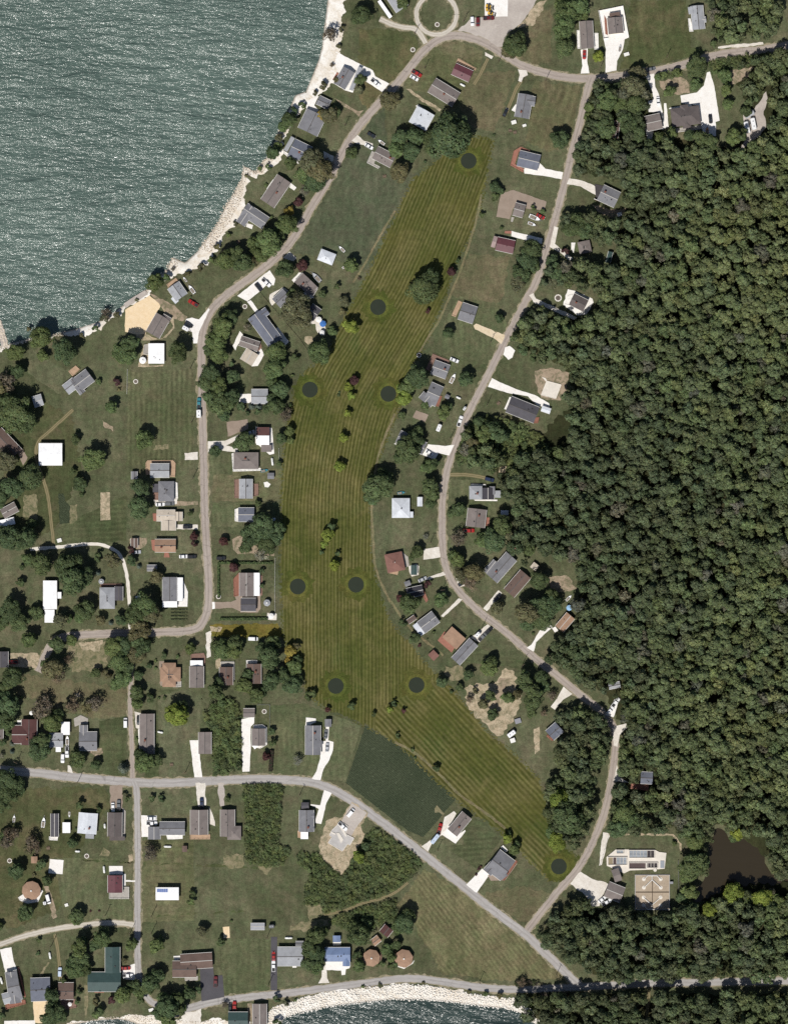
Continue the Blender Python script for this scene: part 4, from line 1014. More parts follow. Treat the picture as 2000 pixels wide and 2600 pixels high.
_bn = [0]
def B(o, label, vols, decks=(), cat='house', name=None, wall=None, vents=2, chim=0.25, oct=None, group=None):
    """one building: vols = [(quad, roof type, colour, eaves height, pitch)]; ridge runs along the quad's first side"""
    _bn[0] += 1
    rng = random.Random(_bn[0] * 13 + 5)
    V = [Vol(q[0], o) for q in vols]
    base = V[0].c.copy() if V else Vector(W(o, oct[0], oct[1]))
    name = name or {'house': 'house', 'shed': 'garden_shed', 'garage': 'garage', 'barn': 'barn', 'gazebo': 'gazebo', 'building': 'service_building'}[cat]
    root = tag(empty(name, (base.x, base.y, 0)), label, cat, group)
    wm = m_walls[wall if wall is not None else rng.choice((0, 0, 1, 2, 3))]
    foot = []
    for k, (v, q) in enumerate(zip(V, vols)):
        typ = q[1]; col = q[2]
        h = (q[3] if len(q) > 3 and q[3] else (2.8 if cat == 'house' else 2.3 if cat == 'shed' else 3.2)) - 0.03 * k
        p = q[4] if len(q) > 4 else (0.36 if col not in ('wh', 'pw') else 0.14)
        R, Wl, top = roof_and_wall(v, typ, h, p, base)
        r = R.build('roof', roof_mat(col, RC[col], 'metal' if col in METAL else 'shingle'), root)
        Wl.build('wall', wm, root)
        foot.append(v.corners(0.3)); FOOT.append(v.corners(0.4))
        rid = m_ridge_l if rng.random() < 0.35 else m_ridge_d
        if typ in ('gable', 'hip') and col not in METAL and v.L > 4:
            half = v.L / 2 if typ == 'gable' else max(0.3, v.L / 2 - v.Wd / 2)
            c0 = v.at(0, 0, top + 0.0, base)
            MB().box((c0[0], c0[1], top), (half * 2, 0.34, 0.1), v.ang).build('ridge_cap', rid, r)
        if typ == 'gable' and v.L > 4:
            for sy in (-1, 1):
                c0 = v.at(0, sy * (v.Wd / 2 + 0.09), h - 0.1, base)
                MB().box(c0, (v.L, 0.14, 0.13), v.ang).build('gutter', m_trim, r)
        if cat == 'house' and k == 0:
            for _ in range(vents + rng.randint(-1, 1)):
                a = rng.uniform(-0.36, 0.36) * v.L; b = rng.uniform(-0.3, 0.3) * v.Wd
                if typ == 'hip': a *= 0.5; b *= 0.6
                z = h + p * (v.Wd / 2 - abs(b)) if typ in ('gable', 'hip') else h
                obj('vent_pipe' if rng.random() < 0.6 else 'roof_vent', _pipe if rng.random() < 0.6 else _boxv, r, v.at(a, b, z + 0.05, base), v.ang)
            if rng.random() < chim:
                b = rng.choice((-1, 1)) * v.Wd * 0.12; a = rng.uniform(-0.3, 0.3) * v.L * (0.4 if typ == 'hip' else 1)
                obj('chimney', _chim, r, v.at(a, b, h + p * (v.Wd / 2 - abs(b)) * 0.9, base), v.ang)
        if k == 0 or v.L * v.Wd > 45:
            ins = 0.35 if typ in ('gable', 'hip') else 0.25
            sgn = rng.choice((-1, 1))
            for sy in (-1, 1):
                ang = v.ang + (0 if sy < 0 else math.pi)
                spots = (-0.28, 0.28) if (cat == 'house' and v.L > 7) else (0.25,) if cat == 'house' else ()
                for s_ in spots:
                    obj('window', _win, root, v.at(s_ * v.L, sy * (v.Wd / 2 - ins + 0.03), min(1.55, h - 0.9), base), ang)
                if sy == sgn:
                    dm, dn = (_gdoor, 'garage_door') if cat in ('garage', 'barn') and v.L > 4 else (_door, 'door')
                    obj(dn, dm, root, v.at(0, sy * (v.Wd / 2 - ins + 0.03), 0.02, base), ang)
    if oct:
        f = octagon(o, oct[0], oct[1], oct[2], oct[3], oct[4], base, oct[5] if len(oct) > 5 else 2.9, oct[6] if len(oct) > 6 else 0.35, root)
        foot.append(f); FOOT.append(f)
        if cat == 'house':
            R = oct[2] / 3.36 * M_PER_PX * 0.93
            for k in range(oct[3]):
                a = 0.2 + 2 * math.pi * (k + 0.5) / oct[3]; rr = R * math.cos(math.pi / oct[3]) + 0.03
                obj('window' if k else 'door', _win if k else _door, root, (rr * math.cos(a), rr * math.sin(a), 1.5 if k else 0.0), a + math.pi / 2)
    for d in decks:
        deck_part(root, base, o, d[0], d[1], d[2] if len(d) > 2 else 0.5, d[3] if len(d) > 3 else True, foot)
    LAND.append((base.x, base.y, label))
    return root
def rv(x0, y0, x1, y1): return (x0, y0, x0, y1, x1, y1)     # ridge runs north-south
def rh(x0, y0, x1, y1): return (x0, y0, x1, y0, x1, y1)     # ridge runs east-west

T = (500, 0)
B(T, 'pale clubhouse with white side strip by the loop drive', [((1600,-30, 1700,120, 1800,50), 'gable', 'lg', 3.4, 0.2), ((1540,20, 1640,165, 1665,148), 'shed', 'wh', 2.6, 0.1)], cat='building')
B(T, 'grey beach house on a white concrete apron', [((1250,572, 1166,716, 1262,772), 'gable', 'g'), ((1378,572, 1298,770, 1330,782), 'flat', 'lg', 2.5)], [((1195,615, 1212,625, 1175,690, 1155,680), 'red', 0.3, False)])
B(T, 'smallest grey cottage on the lake bank', [((1050,820, 1150,868, 1106,935), 'gable', 'g', 2.6)], cat='house')
B(T, 'flat-looking grey cottage beside the olive bushes', [((940,930, 862,1094, 1028,1166), 'gable', 'g', 2.8, 0.22)])
B(T, 'blue-grey lake cottage shaded by an olive tree', [((840,1190, 990,1262, 912,1390), 'gable', 'bg'), ((806,1166, 740,1282, 772,1300), 'shed', 'lg', 2.4, 0.15)], [((735,1285, 765,1300, 850,1360, 870,1400, 800,1360, 740,1310), 'wht', 0.35, True)])
B(T, 'long warm grey lake house facing the pale tree', [((690,1490, 545,1704, 656,1784), 'gable', 'wg'), ((600,1620, 545,1702, 585,1730), 'shed', 'dg', 2.5, 0.1)], [((800,1560, 850,1600, 830,1625, 790,1600), 'wht', 0.2, False), ((650,1530, 670,1545, 620,1620, 595,1610), 'wht', 0.3, False)])
B(T, 'brown-grey house opposite the lake lot with tan porch', [((1545,1252, 1700,1332, 1640,1432), 'gable', 'wg')], [((1495,1290, 1540,1310, 1510,1400, 1560,1425, 1545,1440, 1450,1390), 'gry', 0.35)])
T = (1000, 0)
B(T, 'maroon cottage with a tan deck inside the road bend', [((528,545, 676,612, 618,700), 'gable', 'rd', 2.8, 0.3)], [((548,500, 702,588, 692,602, 678,595, 530,528), 'tan', 0.6)], chim=0)
B(T, 'large warm grey house inside the road bend', [((356,672, 566,800, 508,925), 'gable', 'wg'), ((470,745, 565,800, 545,845), 'gable', 'dw', 2.7)], chim=1)
B(T, 'white metal roofed house beside the biggest dark tree', [((200,910, 126,1046, 266,1130), 'gable', 'pw', 2.9, 0.3)], [((185,905, 205,895, 275,945, 265,965), 'wht', 0.3)])
B(T, 'grey cross-gabled house beside the striped lot', [((1060,800, 1025,1000, 1145,1034), 'gable', 'g'), ((1105,900, 1195,912, 1205,832), 'gable', 'g', 2.9)], [((1035,890, 1050,895, 1030,955, 1000,940), 'wht', 0.3, False)])
B(T, 'blue-grey house wrapped by a terracotta deck', [((1072,1288, 1250,1330, 1220,1460), 'gable', 'bg')], [((1080,1255, 1155,1285, 1145,1308, 1062,1296, 1030,1400, 1105,1440, 1100,1472, 990,1410, 1020,1290), 'red', 0.6)])
B(T, 'warm grey house with a red car on its drive', [((1576,190, 1590,424, 1702,415), 'gable', 'wg'), ], [((1556,260, 1580,262, 1585,415, 1562,415), 'wht', 0.4), ((1704,285, 1738,285, 1742,420, 1706,425), 'wht', 0.5)])
T = (1500, 0)
B(T, 'brown house inside a white walled yard', [((132,162, 146,300, 272,278), 'gable', 'wg'), ((150,120, 240,105, 245,145), 'flat', 'br', 2.3)], [((110,130, 130,165, 142,300, 120,290), 'brk', 0.3, False)])
B(T, 'pale blue-grey house at the wood edge by the hill lawn', [((842,60, 860,262, 965,252), 'gable', 'lg'), ((818,70, 828,130, 900,125), 'gable', 'lg', 2.7), ((880,160, 972,150, 975,195), 'gable', 'lg', 2.7)], [((825,160, 845,160, 870,268, 835,270), 'wht', 0.4)])
B(T, 'big brown hip-roofed house on a wide concrete court', [((668,935, 912,905, 936,1062), 'hip', 'dw', 3.2, 0.42), ((750,905, 820,895, 845,1095), 'hip', 'dw', 3.15, 0.45)], [((660,930, 670,920, 850,890, 860,905, 720,930), 'wht', 0.3, False), ((690,1100, 935,1068, 945,1100, 700,1135), 'gry', 0.4)], chim=0)
B(T, 'grey-brown garage next to the big hip roof', [((450,1000, 578,972, 602,1100), 'gable', 'wg', 2.9)], cat='garage')
B(T, 'brown cabin hidden among trees above the wood road', [((195,1030, 175,1185, 225,1190), 'gable', 'br')])
B(T, 'grey house at the wood edge with white porch', [((105,1580, 250,1648, 215,1788), 'gable', 'g'), ((20,1700, 65,1720, 118,1740), 'shed', 'wh', 2.4, 0.1)], [((30,1570, 100,1585, 90,1680, 40,1690), 'dk', 0.3, False)])
T = (0, 500)
B(T, 'silver cottage with a tan deck beside beached boats', [((1530,722, 1604,828, 1508,896), 'gable', 'lg'), ((1462,870, 1500,915, 1530,890), 'flat', 'pw', 2.4)], [((1425,748, 1503,692, 1526,722, 1442,782), 'tan', 0.6)])
B(T, 'warm grey house beside the tan sand yard', [((1340,990, 1250,1148, 1366,1206), 'gable', 'wg'), ((1400,1000, 1468,1040, 1440,1080), 'gable', 'wg', 2.7)])
B(T, 'white flat-roofed cottage between two dark trees', [(rv(1272,1252, 1404,1424), 'gable', 'wh', 2.8, 0.08)], [((1235,1262, 1272,1262, 1272,1350, 1225,1340), 'gry', 0.4)])
B(T, 'small round white gazebo by the white cottage', [], cat='gazebo', oct=(1222, 1396, 30, 10, 'wh', 2.4, 0.3))
B(T, 'grey many-gabled house on the west lawn', [((606,1570, 738,1470, 815,1572), 'gable', 'g'), ((640,1540, 735,1660, 690,1690), 'gable', 'g', 2.7), ((535,1612, 625,1542, 680,1620), 'gable', 'lg', 2.6)], [((588,1488, 650,1440, 685,1472, 625,1532), 'tan', 0.5)])
T = (500, 500)
B(T, 'grey L-shaped house beside the white beach', [((436,58, 622,182, 556,276), 'gable', 'g'), ((438,62, 338,212, 404,264), 'gable', 'g', 2.75)], [((430,225, 480,240, 470,275, 420,255), 'wht', 0.2, False)])
B(T, 'white hip-roofed house alone on the meadow', [((1062,444, 1190,494, 1142,584), 'hip', 'pw', 2.8, 0.3)], chim=0)
B(T, 'brown house with pale ridge vents by the pontoon boat', [((905,652, 832,728, 962,846), 'gable', 'wg'), ((985,755, 945,820, 990,850), 'gable', 'wg', 2.6)], vents=4)
B(T, 'grey cottage behind the olive tree', [((735,788, 642,874, 712,950), 'gable', 'g')])
B(T, 'dark grey cottage beside the blue canopy', [((988,912, 1064,966, 988,1056), 'gable', 'dg'), ((960,985, 940,1040, 985,1055), 'flat', 'dg', 2.4)])
B(T, 'long blue-grey ranch house with a white rear terrace', [((440,1045, 620,1290, 730,1208), 'gable', 'bg'), ((540,1085, 690,1240, 720,1210), 'gable', 'bg', 2.9, 0.3), ((585,945, 440,1046, 480,1098), 'gable', 'bg', 2.75, 0.3)])
B(T, 'tan-grey house with a white corner terrace', [((385,1188, 545,1242, 518,1322), 'gable', 'wg'), ((430,1290, 372,1385, 478,1432), 'gable', 'sn', 2.7)], [((545,1240, 555,1285, 520,1325, 500,1300), 'brn', 0.3, False)])
B(T, 'grey garage with a white apron among small trees', [(rh(466,1642, 608,1766), 'gable', 'lg', 2.7, 0.25)], cat='garage')
T = (1000, 500)
B(T, 'pinkish cottage on a brown pebble yard', [((1035,52, 1122,76, 1098,184), 'gable', 'wg'), ], [((1000,170, 1025,175, 1010,215, 995,210), 'gry', 0.2, False)])
B(T, 'maroon ranch house with a pink-grey end', [((884,345, 1034,378, 1004,488), 'gable', 'rd', 2.8, 0.28), ((850,335, 884,345, 862,440), 'gable', 'pk', 2.7, 0.28)], [((945,290, 1000,290, 1000,315, 940,310), 'red', 0.3, False)])
B(T, 'grey house with a tan rail deck on the fairway edge', [((586,902, 714,944, 656,1082), 'gable', 'g')], [((548,885, 582,900, 525,1025, 490,1012), 'tan', 0.6)])
B(T, 'grey cottage with a brown wrap deck by the stacked boat frame', [((350,1392, 480,1440, 436,1556), 'gable', 'g')], [((330,1340, 470,1395, 465,1420, 350,1385, 305,1490, 272,1470), 'brn', 0.6)])
B(T, 'grey house partly under a big tree by the fairway', [((320,1580, 424,1626, 338,1784), 'gable', 'g'), ((255,1660, 210,1715, 330,1770), 'gable', 'g', 2.7)], [((345,1690, 410,1700, 380,1790, 345,1780), 'brk', 0.4)])
B(T, 'brown hip-roofed cottage at the wood edge', [((1558,392, 1662,370, 1690,470), 'hip', 'wg')], [((1510,390, 1545,390, 1530,480, 1510,450), 'wht', 0.2, False)])
B(T, 'dark grey-brown house on a white patio at the wood edge', [((1535,826, 1655,886, 1612,984), 'gable', 'dw')], [((1480,850, 1515,840, 1500,930, 1450,920), 'wht', 0.4)])
B((1500, 500), 'small green-roofed shed in the wood edge', [((145,466, 120,562, 158,572), 'gable', 'gn', 2.4)], cat='shed')
T = (0, 1000)
B(T, 'small grey shed beside the large west tree', [((277,28, 356,4, 380,94), 'gable', 'lg', 2.5, 0.2)], cat='shed')
B(T, 'brown ranch house on the west edge', [((20,288, 196,474, 104,560), 'gable', 'br')])
B(T, 'big white metal barn on the west lawn', [(rh(340,424, 540,610), 'gable', 'wh', 3.6, 0.12)], cat='barn')
B(T, 'grey cottage with a white lean-to under west trees', [((8,988, 130,922, 168,1000), 'gable', 'wg'), ((-20,1085, 125,1050, 135,1110), 'shed', 'wh', 2.4, 0.1)])
B(T, 'small grey shed by the round twin trees', [(rv(1126,662, 1176,730), 'gable', 'g', 2.4)], cat='shed')
B(T, 'grey house standing on a wide tan deck', [(rh(1286,596, 1450,714), 'gable', 'lg', 2.8)], [((1262,568, 1480,568, 1500,590, 1496,710, 1450,705, 1450,598, 1286,596, 1284,690, 1248,690, 1246,590), 'tan', 0.5)])
B(T, 'grey double-dormer house with a dark side porch', [(rv(1356,746, 1490,918), 'hip', 'g', 2.9, 0.32), ((1308,768, 1308,840, 1358,840), 'shed', 'dg', 2.4, 0.1)], [((1310,842, 1358,842, 1358,905, 1320,905), 'brn', 0.4), ((1492,750, 1515,760, 1520,880, 1492,890), 'wht', 0.3)])
B(T, 'pale tan T-shaped house beside the parked black car', [(rh(1340,990, 1500,1085), 'gable', 'sn', 2.8, 0.16), (rv(1382,1080, 1504,1166), 'gable', 'sn', 2.75, 0.16), (rv(1500,1006, 1560,1085), 'gable', 'sn', 2.7, 0.16)], [((1305,1020, 1340,1020, 1340,1085, 1310,1085), 'red', 0.3, False)])
B(T, 'tan-brown house with a pink front terrace', [(rh(1326,1240, 1505,1350), 'gable', 'oc')], [((1292,1245, 1326,1245, 1326,1345, 1300,1330), 'red', 0.3, False), ((1405,1352, 1440,1352, 1450,1395, 1400,1395), 'red', 0.3, False)], chim=1)
B(T, 'small brown shed behind the tan-brown house', [(rv(1122,1232, 1180,1312), 'gable', 'br', 2.4, 0.3)], cat='shed')
B(T, 'little grey shed north of the grey and white workshop', [(rh(1258,1460, 1346,1510), 'gable', 'g', 2.3)], cat='shed')
B(T, 'grey and white workshop by the vegetable rows', [(rv(1392,1562, 1514,1766), 'gable', 'g', 3.2, 0.25), (rv(1514,1566, 1564,1766), 'shed', 'wh', 2.6, 0.1), (rh(1390,1768, 1516,1820), 'shed', 'wh', 2.7, 0.05)], [((1564,1590, 1605,1690, 1600,1815, 1520,1815, 1518,1770, 1564,1768), 'wht', 0.2, False)])
B(T, 'long white-roofed barn below the big tree', [(rv(378,1592, 492,1836), 'gable', 'wh', 3.2, 0.1), (rv(390,1840, 470,1950), 'gable', 'wh', 2.7, 0.1), (rh(486,1690, 530,1745), 'flat', 'wh', 2.5)], cat='barn')
B(T, 'pale hip-roofed house with a dark annex by the white lane', [(rv(856,1650, 986,1832), 'hip', 'lg', 3.0, 0.34), (rv(986,1642, 1054,1762), 'gable', 'dg', 2.7, 0.2)], [((860,1620, 1040,1620, 1040,1642, 860,1645), 'brn', 0.4)])
B(T, 'round grey gazebo beside the pale hip roof', [], cat='gazebo', oct=(870, 1600, 24, 10, 'lg', 2.3, 0.35))
T = (500, 1000)
B(T, 'maroon and white split-roof house with a grey porch', [(rh(510,286, 622,356), 'shed', 'mr', 2.9, 0.2), (rh(510,357, 620,436), 'shed', 'wh', 2.85, 0.1), (rh(550,437, 640,496), 'flat', 'wg', 2.4)])
B(T, 'wide brown-grey house behind the round tree', [(rh(316,500, 528,642), 'hip', 'wg', 2.8, 0.2)], [((298,510, 316,505, 318,645, 545,632, 545,655, 310,662), 'wht', 0.3)])
B(T, 'small grey shed on the fairway edge', [(rh(604,674, 660,726), 'gable', 'g', 2.3)], cat='shed')
B(T, 'grey house with brown porches on both sides', [(rv(366,726, 476,894), 'gable', 'lg'), ], [((320,732, 366,728, 366,890, 322,888), 'brn', 0.4), ((482,768, 525,768, 525,865, 482,878), 'brn', 0.4)])
B(T, 'blue-grey house shaded by the great clustered tree', [(rh(356,972, 492,1090), 'gable', 'bg')], [((325,985, 356,975, 356,1090, 325,1085), 'wht', 0.3)])
B(T, 'white shed tucked behind the great clustered tree', [(rh(600,1060, 672,1112), 'gable', 'pw', 2.4, 0.2)], cat='shed')
B(T, 'grey and white house enclosed by the clipped hedge', [(rv(366,1526, 486,1726), 'gable', 'wg', 2.9), (rv(486,1526, 538,1722), 'shed', 'wh', 2.5, 0.08)], [((312,1580, 362,1525, 366,1720, 318,1730), 'brk', 0.3), ((540,1550, 560,1550, 560,1720, 540,1720), 'brn', 0.3, False)])
T = (500, 1500)
B(T, 'dark grey garage at the end of the hedged drive', [(rh(376,62, 506,172), 'gable', 'dg', 2.8)], cat='garage')
B(T, 'pale octagonal gazebo beside the hedged garden', [], cat='gazebo', oct=(600, 102, 30, 8, 'lg', 2.5, 0.35))
B(T, 'brown roof with a bright ridge line and rear deck', [(rv(196,648, 310,802), 'gable', 'br')], [((205,605, 320,605, 322,760, 308,750, 306,645, 206,645), 'gry', 0.5)])
B(T, 'mauve-brown house beside the golden tree', [(rv(426,622, 550,790), 'gable', 'br', 2.8, 0.3)], [((422,592, 515,592, 515,620, 425,622), 'wht', 0.3)])
B(T, 'grey garage at the end of the long white drive', [(rh(398,1002, 496,1076), 'gable', 'wg', 2.7, 0.25)], cat='garage')
B(T, 'brown round-ended house with a white wrap porch', [(rv(472,1172, 586,1318), 'gable', 'wg', 2.9), ((530,1270, 470,1318, 500,1345), 'flat', 'wh', 2.2)], [((485,1145, 560,1140, 598,1165, 600,1310, 540,1345, 470,1330, 470,1318, 588,1310, 586,1175, 480,1172), 'wht', 0.4)])
B(T, 'brown-grey box shed beside the thicket', [(rv(18,1202, 126,1388), 'gable', 'wg', 3.0, 0.2)], cat='garage')
B(T, 'long grey house on the striped lawn by the crop field', [(rv(926,1146, 1056,1396), 'gable', 'g'), (rv(1030,1275, 1068,1330), 'gable', 'g', 2.7)])
B(T, 'tiny grey garage at the top of the curved drive', [(rv(1092,1092, 1148,1158), 'gable', 'g', 2.4)], cat='shed')
T = (1000, 1000)
B(T, 'long dark grey house beside the bare building slab', [((1000,22, 1240,118, 1184,250), 'gable', 'dg')], [((985,25, 1000,30, 955,135, 938,130), 'wht', 0.3, False), ((1190,205, 1235,200, 1225,250, 1190,250), 'brk', 0.4)])
B(T, 'white carport roof behind the long dark grey house', [((1262,104, 1338,130, 1322,172), 'gable', 'pw', 2.4, 0.2)], cat='shed')
B(T, 'little dark shed beside the fairway cottage', [((445,0, 480,20, 462,52), 'gable', 'g', 2.3)], cat='shed')
B(T, 'grey house mostly buried under a dark tree', [((58,312, 284,420, 240,520), 'gable', 'g', 2.7), ], [((0,425, 15,420, 55,445, 45,455), 'wht', 0.2, False)])
B(T, 'white and grey pyramid-roofed house by the fairway bend', [(rv(-18,890, 134,1058), 'hip', 'pw', 2.9, 0.34), (rh(130,1005, 164,1056), 'flat', 'pw', 2.4)])
B(T, 'little white shed beside the wood road', [(rv(200,880, 240,960), 'gable', 'pw', 2.3, 0.2)], cat='shed')
B(T, 'grey house with stepped dark roof sections', [(rv(640,786, 750,900), 'hip', 'lg', 2.9, 0.3), (rv(746,802, 852,900), 'gable', 'bk', 2.7), (rv(812,790, 858,860), 'flat', 'g', 3.0), (rh(852,826, 908,886), 'flat', 'lg', 2.4)], [((655,770, 780,772, 780,785, 655,785), 'wht', 0.3), ((680,902, 880,902, 880,915, 690,912), 'wht', 0.3, False)])
B(T, 'warm grey house with a red side porch', [((630,972, 612,1128, 772,1132), 'gable', 'wg')], [((778,1055, 812,1055, 808,1125, 775,1125), 'red', 0.5)])
B(T, 'white ribbed shed at the wood edge', [(rh(908,994, 974,1034), 'gable', 'pw', 2.2, 0.2)], cat='shed')
B(T, 'grey L-shaped house on the wood road bend', [((1044,1424, 876,1614, 790,1534), 'gable', 'g'), ((848,1412, 766,1514, 800,1545), 'gable', 'g', 2.75)], [((845,1405, 860,1415, 785,1500, 765,1495), 'wht', 0.3, False)])
B(T, 'brown house with stripes of ridge beside the tan shed', [((1076,1498, 934,1662, 1020,1738), 'gable', 'br')])
B(T, 'tan shed tucked into the wood edge', [((1190,1432, 1156,1476, 1206,1506), 'gable', 'sn', 2.3, 0.3)], cat='shed')
B(T, 'red-brown hip-roofed house beside the covered pool', [((-84,1372, 66,1342, 96,1500), 'hip', 'rb', 2.8, 0.34)], [((66,1345, 120,1390, 130,1470, 98,1480), 'gry', 0.2, False), ((-40,1490, 40,1510, 30,1545, -40,1530), 'tan', 0.2, False)])
B(T, 'teal canopy over the small pool deck', [(rv(144,1462, 196,1544), 'gable', 'gn', 2.0, 0.15)], cat='gazebo', name='pool_shelter')
B(T, 'tiny grey shed north of the black-roofed house', [((84,1606, 132,1588, 142,1630), 'gable', 'g', 2.2)], cat='shed')
B(T, 'black-roofed house beside the dark red tree', [((100,1660, 238,1630, 252,1712), 'gable', 'bk')], [((250,1660, 290,1760, 275,1780, 240,1720), 'red', 0.3)])
T = (1000, 1500)
B(T, 'grey house with a white gable end by the fairway', [((322,172, 194,268, 262,362), 'gable', 'g'), ((196,268, 158,296, 232,384), 'gable', 'pw', 2.7)], )
B(T, 'small brown shed beside the white-gabled grey house', [((170,205, 105,250, 130,282), 'gable', 'br', 2.2, 0.2)], cat='shed')
B(T, 'grey and brown L-shaped house with a red brick terrace', [((714,466, 558,634, 486,570), 'gable', 'g'), ((492,302, 612,408, 530,500), 'flat', 'oc', 2.9)], [((430,345, 520,480, 492,528, 372,424), 'red', 0.3, False)])
B(T, 'little red-brown shed on the fairway edge', [((336,500, 288,545, 338,596), 'gable', 'rb', 2.2, 0.3)], cat='shed')
B(T, 'tan-brown house at the end of the white drive', [((1470,182, 1372,296, 1440,352), 'gable', 'oc', 2.8, 0.25)], [((1345,320, 1375,305, 1400,340, 1370,355), 'wht', 0.3, False)])
B(T, 'grey gabled house under the roadside grove', [((1372,1118, 1288,1192, 1362,1270), 'gable', 'bg'), ((1395,1145, 1430,1170, 1420,1300), 'gable', 'bg', 2.7)], [((1305,1225, 1360,1270, 1345,1280, 1298,1240), 'brk', 0.4)])
B((1500, 1500), 'grey cabin roof showing through the wood', [((238,770, 140,790, 150,840), 'gable', 'lg')])
B((1500, 1500), 'grey house with a red deck in the wood', [((522,1545, 420,1540, 405,1640), 'gable', 'bg')], [((335,1640, 490,1640, 485,1705, 330,1685), 'red', 0.5)])
T = (0, 1500)
B(T, 'dark grey house with a red pickup on its sandy drive', [(rv(-40,516, 78,652), 'gable', 'dg')])
B(T, 'tan cross-roofed house with a rear trellis deck', [(rv(1390,612, 1505,818), 'hip', 'oc', 2.8, 0.34), (rh(1370,650, 1546,772), 'hip', 'oc', 2.75, 0.34)], [((1475,770, 1548,770, 1548,818, 1480,820), 'gry', 0.4)], chim=0)
B(T, 'grey house with a white front porch by the footpath', [(rv(1622,642, 1742,824), 'gable', 'wg'), (rh(1626,592, 1734,640), 'flat', 'wh', 2.5)], [((1630,540, 1740,530, 1755,560, 1750,640, 1736,640, 1734,590, 1632,590), 'brn', 0.3)])
B(T, 'maroon-brown house with side gables near the blue spruces', [((192,1092, 190,1312, 322,1310), 'gable', 'mr'), (rh(112,1146, 240,1300), 'gable', 'mr', 2.7)], [((150,1105, 190,1105, 185,1140, 155,1140), 'wht', 0.2, False)], chim=1)
B(T, 'small grey house cut by the west edge', [(rv(-30,1152, 36,1262), 'gable', 'wg')])
B(T, 'grey and white carport house by the parked white boat', [((430,1212, 546,1212, 546,1330), 'gable', 'lg', 2.7, 0.2), (rv(482,1326, 526,1372), 'flat', 'wh', 2.3)])
B(T, 'white metal shed north of the parked boat', [(rv(530,1116, 600,1226), 'gable', 'wh', 2.6, 0.1)], cat='shed')
B(T, 'grey L-shaped house with a pale grey rear wing', [(rh(682,1200, 836,1360), 'gable', 'g'), (rv(685,1142, 752,1230), 'gable', 'g', 2.7)], [((632,1090, 690,1060, 755,1090, 750,1140, 690,1140, 640,1160), 'gry', 0.3, False)])
B(T, 'long brown-grey house beside the round bright tree', [(rv(1196,1046, 1320,1388), 'gable', 'wg', 2.8, 0.25)], [((1180,1180, 1196,1180, 1196,1310, 1185,1310), 'wht', 0.3, False)], vents=4)
T = (0, 2000)
B(T, 'narrow grey mobile home with a white end porch', [(rv(440,216, 506,414), 'gable', 'dg', 2.7, 0.22)], [((424,414, 500,414, 495,448, 424,444), 'wht', 0.4)])
B(T, 'small white shed between the mobile home and silver house', [(rv(542,292, 604,382), 'gable', 'wh', 2.4, 0.12)], cat='shed')
B(T, 'silver metal-roofed house with a rear porch', [((682,204, 668,382, 826,396), 'gable', 'pw', 2.9, 0.22), ((736,392, 734,428, 806,430), 'flat', 'lg', 2.4)])
B(T, 'dark brown house below the brown drive', [((926,206, 924,410, 1046,412), 'gable', 'dw'), ((940,412, 940,446, 1070,446), 'flat', 'dw', 2.4)], [((1048,170, 1075,200, 1070,440, 1050,410), 'gry', 0.3, False)])
B(T, 'long grey house with a lower west wing by the junction', [(rh(1366,286, 1582,398), 'gable', 'g'), (rv(1270,328, 1372,436), 'gable', 'g', 2.7)], [((1420,400, 1560,400, 1560,435, 1480,440, 1430,440), 'wht', 0.3, False)])
B(T, 'tiny brown shed behind the long grey junction house', [(rv(1558,492, 1600,544), 'gable', 'br', 2.2)], cat='shed')
B(T, 'maroon metal-roofed house beside the side road', [(rv(926,742, 1050,890), 'gable', 'rd', 2.9, 0.24)], [((936,892, 1055,890, 1058,845, 1104,845, 1104,945, 936,945), 'gry', 0.5), ((1050,735, 1075,735, 1075,835, 1052,840), 'wht', 0.3, False)])
barn = B(T, 'white barn with solar panels on its roof', [(rh(1334,846, 1530,950), 'gable', 'wh', 3.4, 0.1)], cat='barn')
B(T, 'brown ten-sided round house with a white terrace', [], oct=(276, 872, 82, 10, 'oc', 3.0, 0.3), decks=[((160,935, 205,905, 240,950, 320,935, 355,870, 372,880, 330,970, 240,985, 175,960), 'wht', 0.4)])
B(T, 'tiny tan-brown shed by the round house', [(rv(272,582, 326,640), 'gable', 'oc', 2.2)], cat='shed')
T = (0, 2400)
B(T, 'dark green L-shaped house by the bent side road', [(rv(904,8, 1030,230), 'gable', 'gn', 3.0, 0.3), (rh(756,222, 1038,388), 'gable', 'gn', 2.95, 0.34), (rv(840,300, 880,388), 'gable', 'gn', 2.9, 0.4)], [((800,378, 890,372, 890,405, 810,405), 'brk', 0.3, False)])
B(T, 'grey lake house with a red brick porch in the corner', [((52,226, 150,204, 214,448), 'gable', 'g'), ((52,226, 92,495, 190,480), 'gable', 'g', 2.85, 0.34), ((20,410, 90,390, 110,480), 'gable', 'lg', 2.75)], [((48,498, 218,462, 224,498, 58,545), 'brk', 0.4), ((150,190, 165,185, 225,440, 212,445), 'brk', 0.4, False)])
B(T, 'slate blue house above the sand strip', [((266,274, 434,268, 436,466), 'gable', 'bg', 2.9, 0.28)])
B(T, 'brown cottage with a brown terrace and parasol', [(rh(504,312, 636,456), 'gable', 'br')], [((520,458, 650,458, 655,530, 560,545, 525,510), 'brn', 0.3)])
B(T, 'long brown house with a black asphalt court', [((1476,128, 1680,128, 1680,266), 'gable', 'br'), ((1540,72, 1812,54, 1820,184), 'gable', 'br', 2.85, 0.3)], [((1480,92, 1540,88, 1540,120, 1490,126), 'wht', 0.3, False), ((1575,270, 1690,262, 1690,300, 1580,305), 'gry', 0.2, False)])
T = (500, 2000)
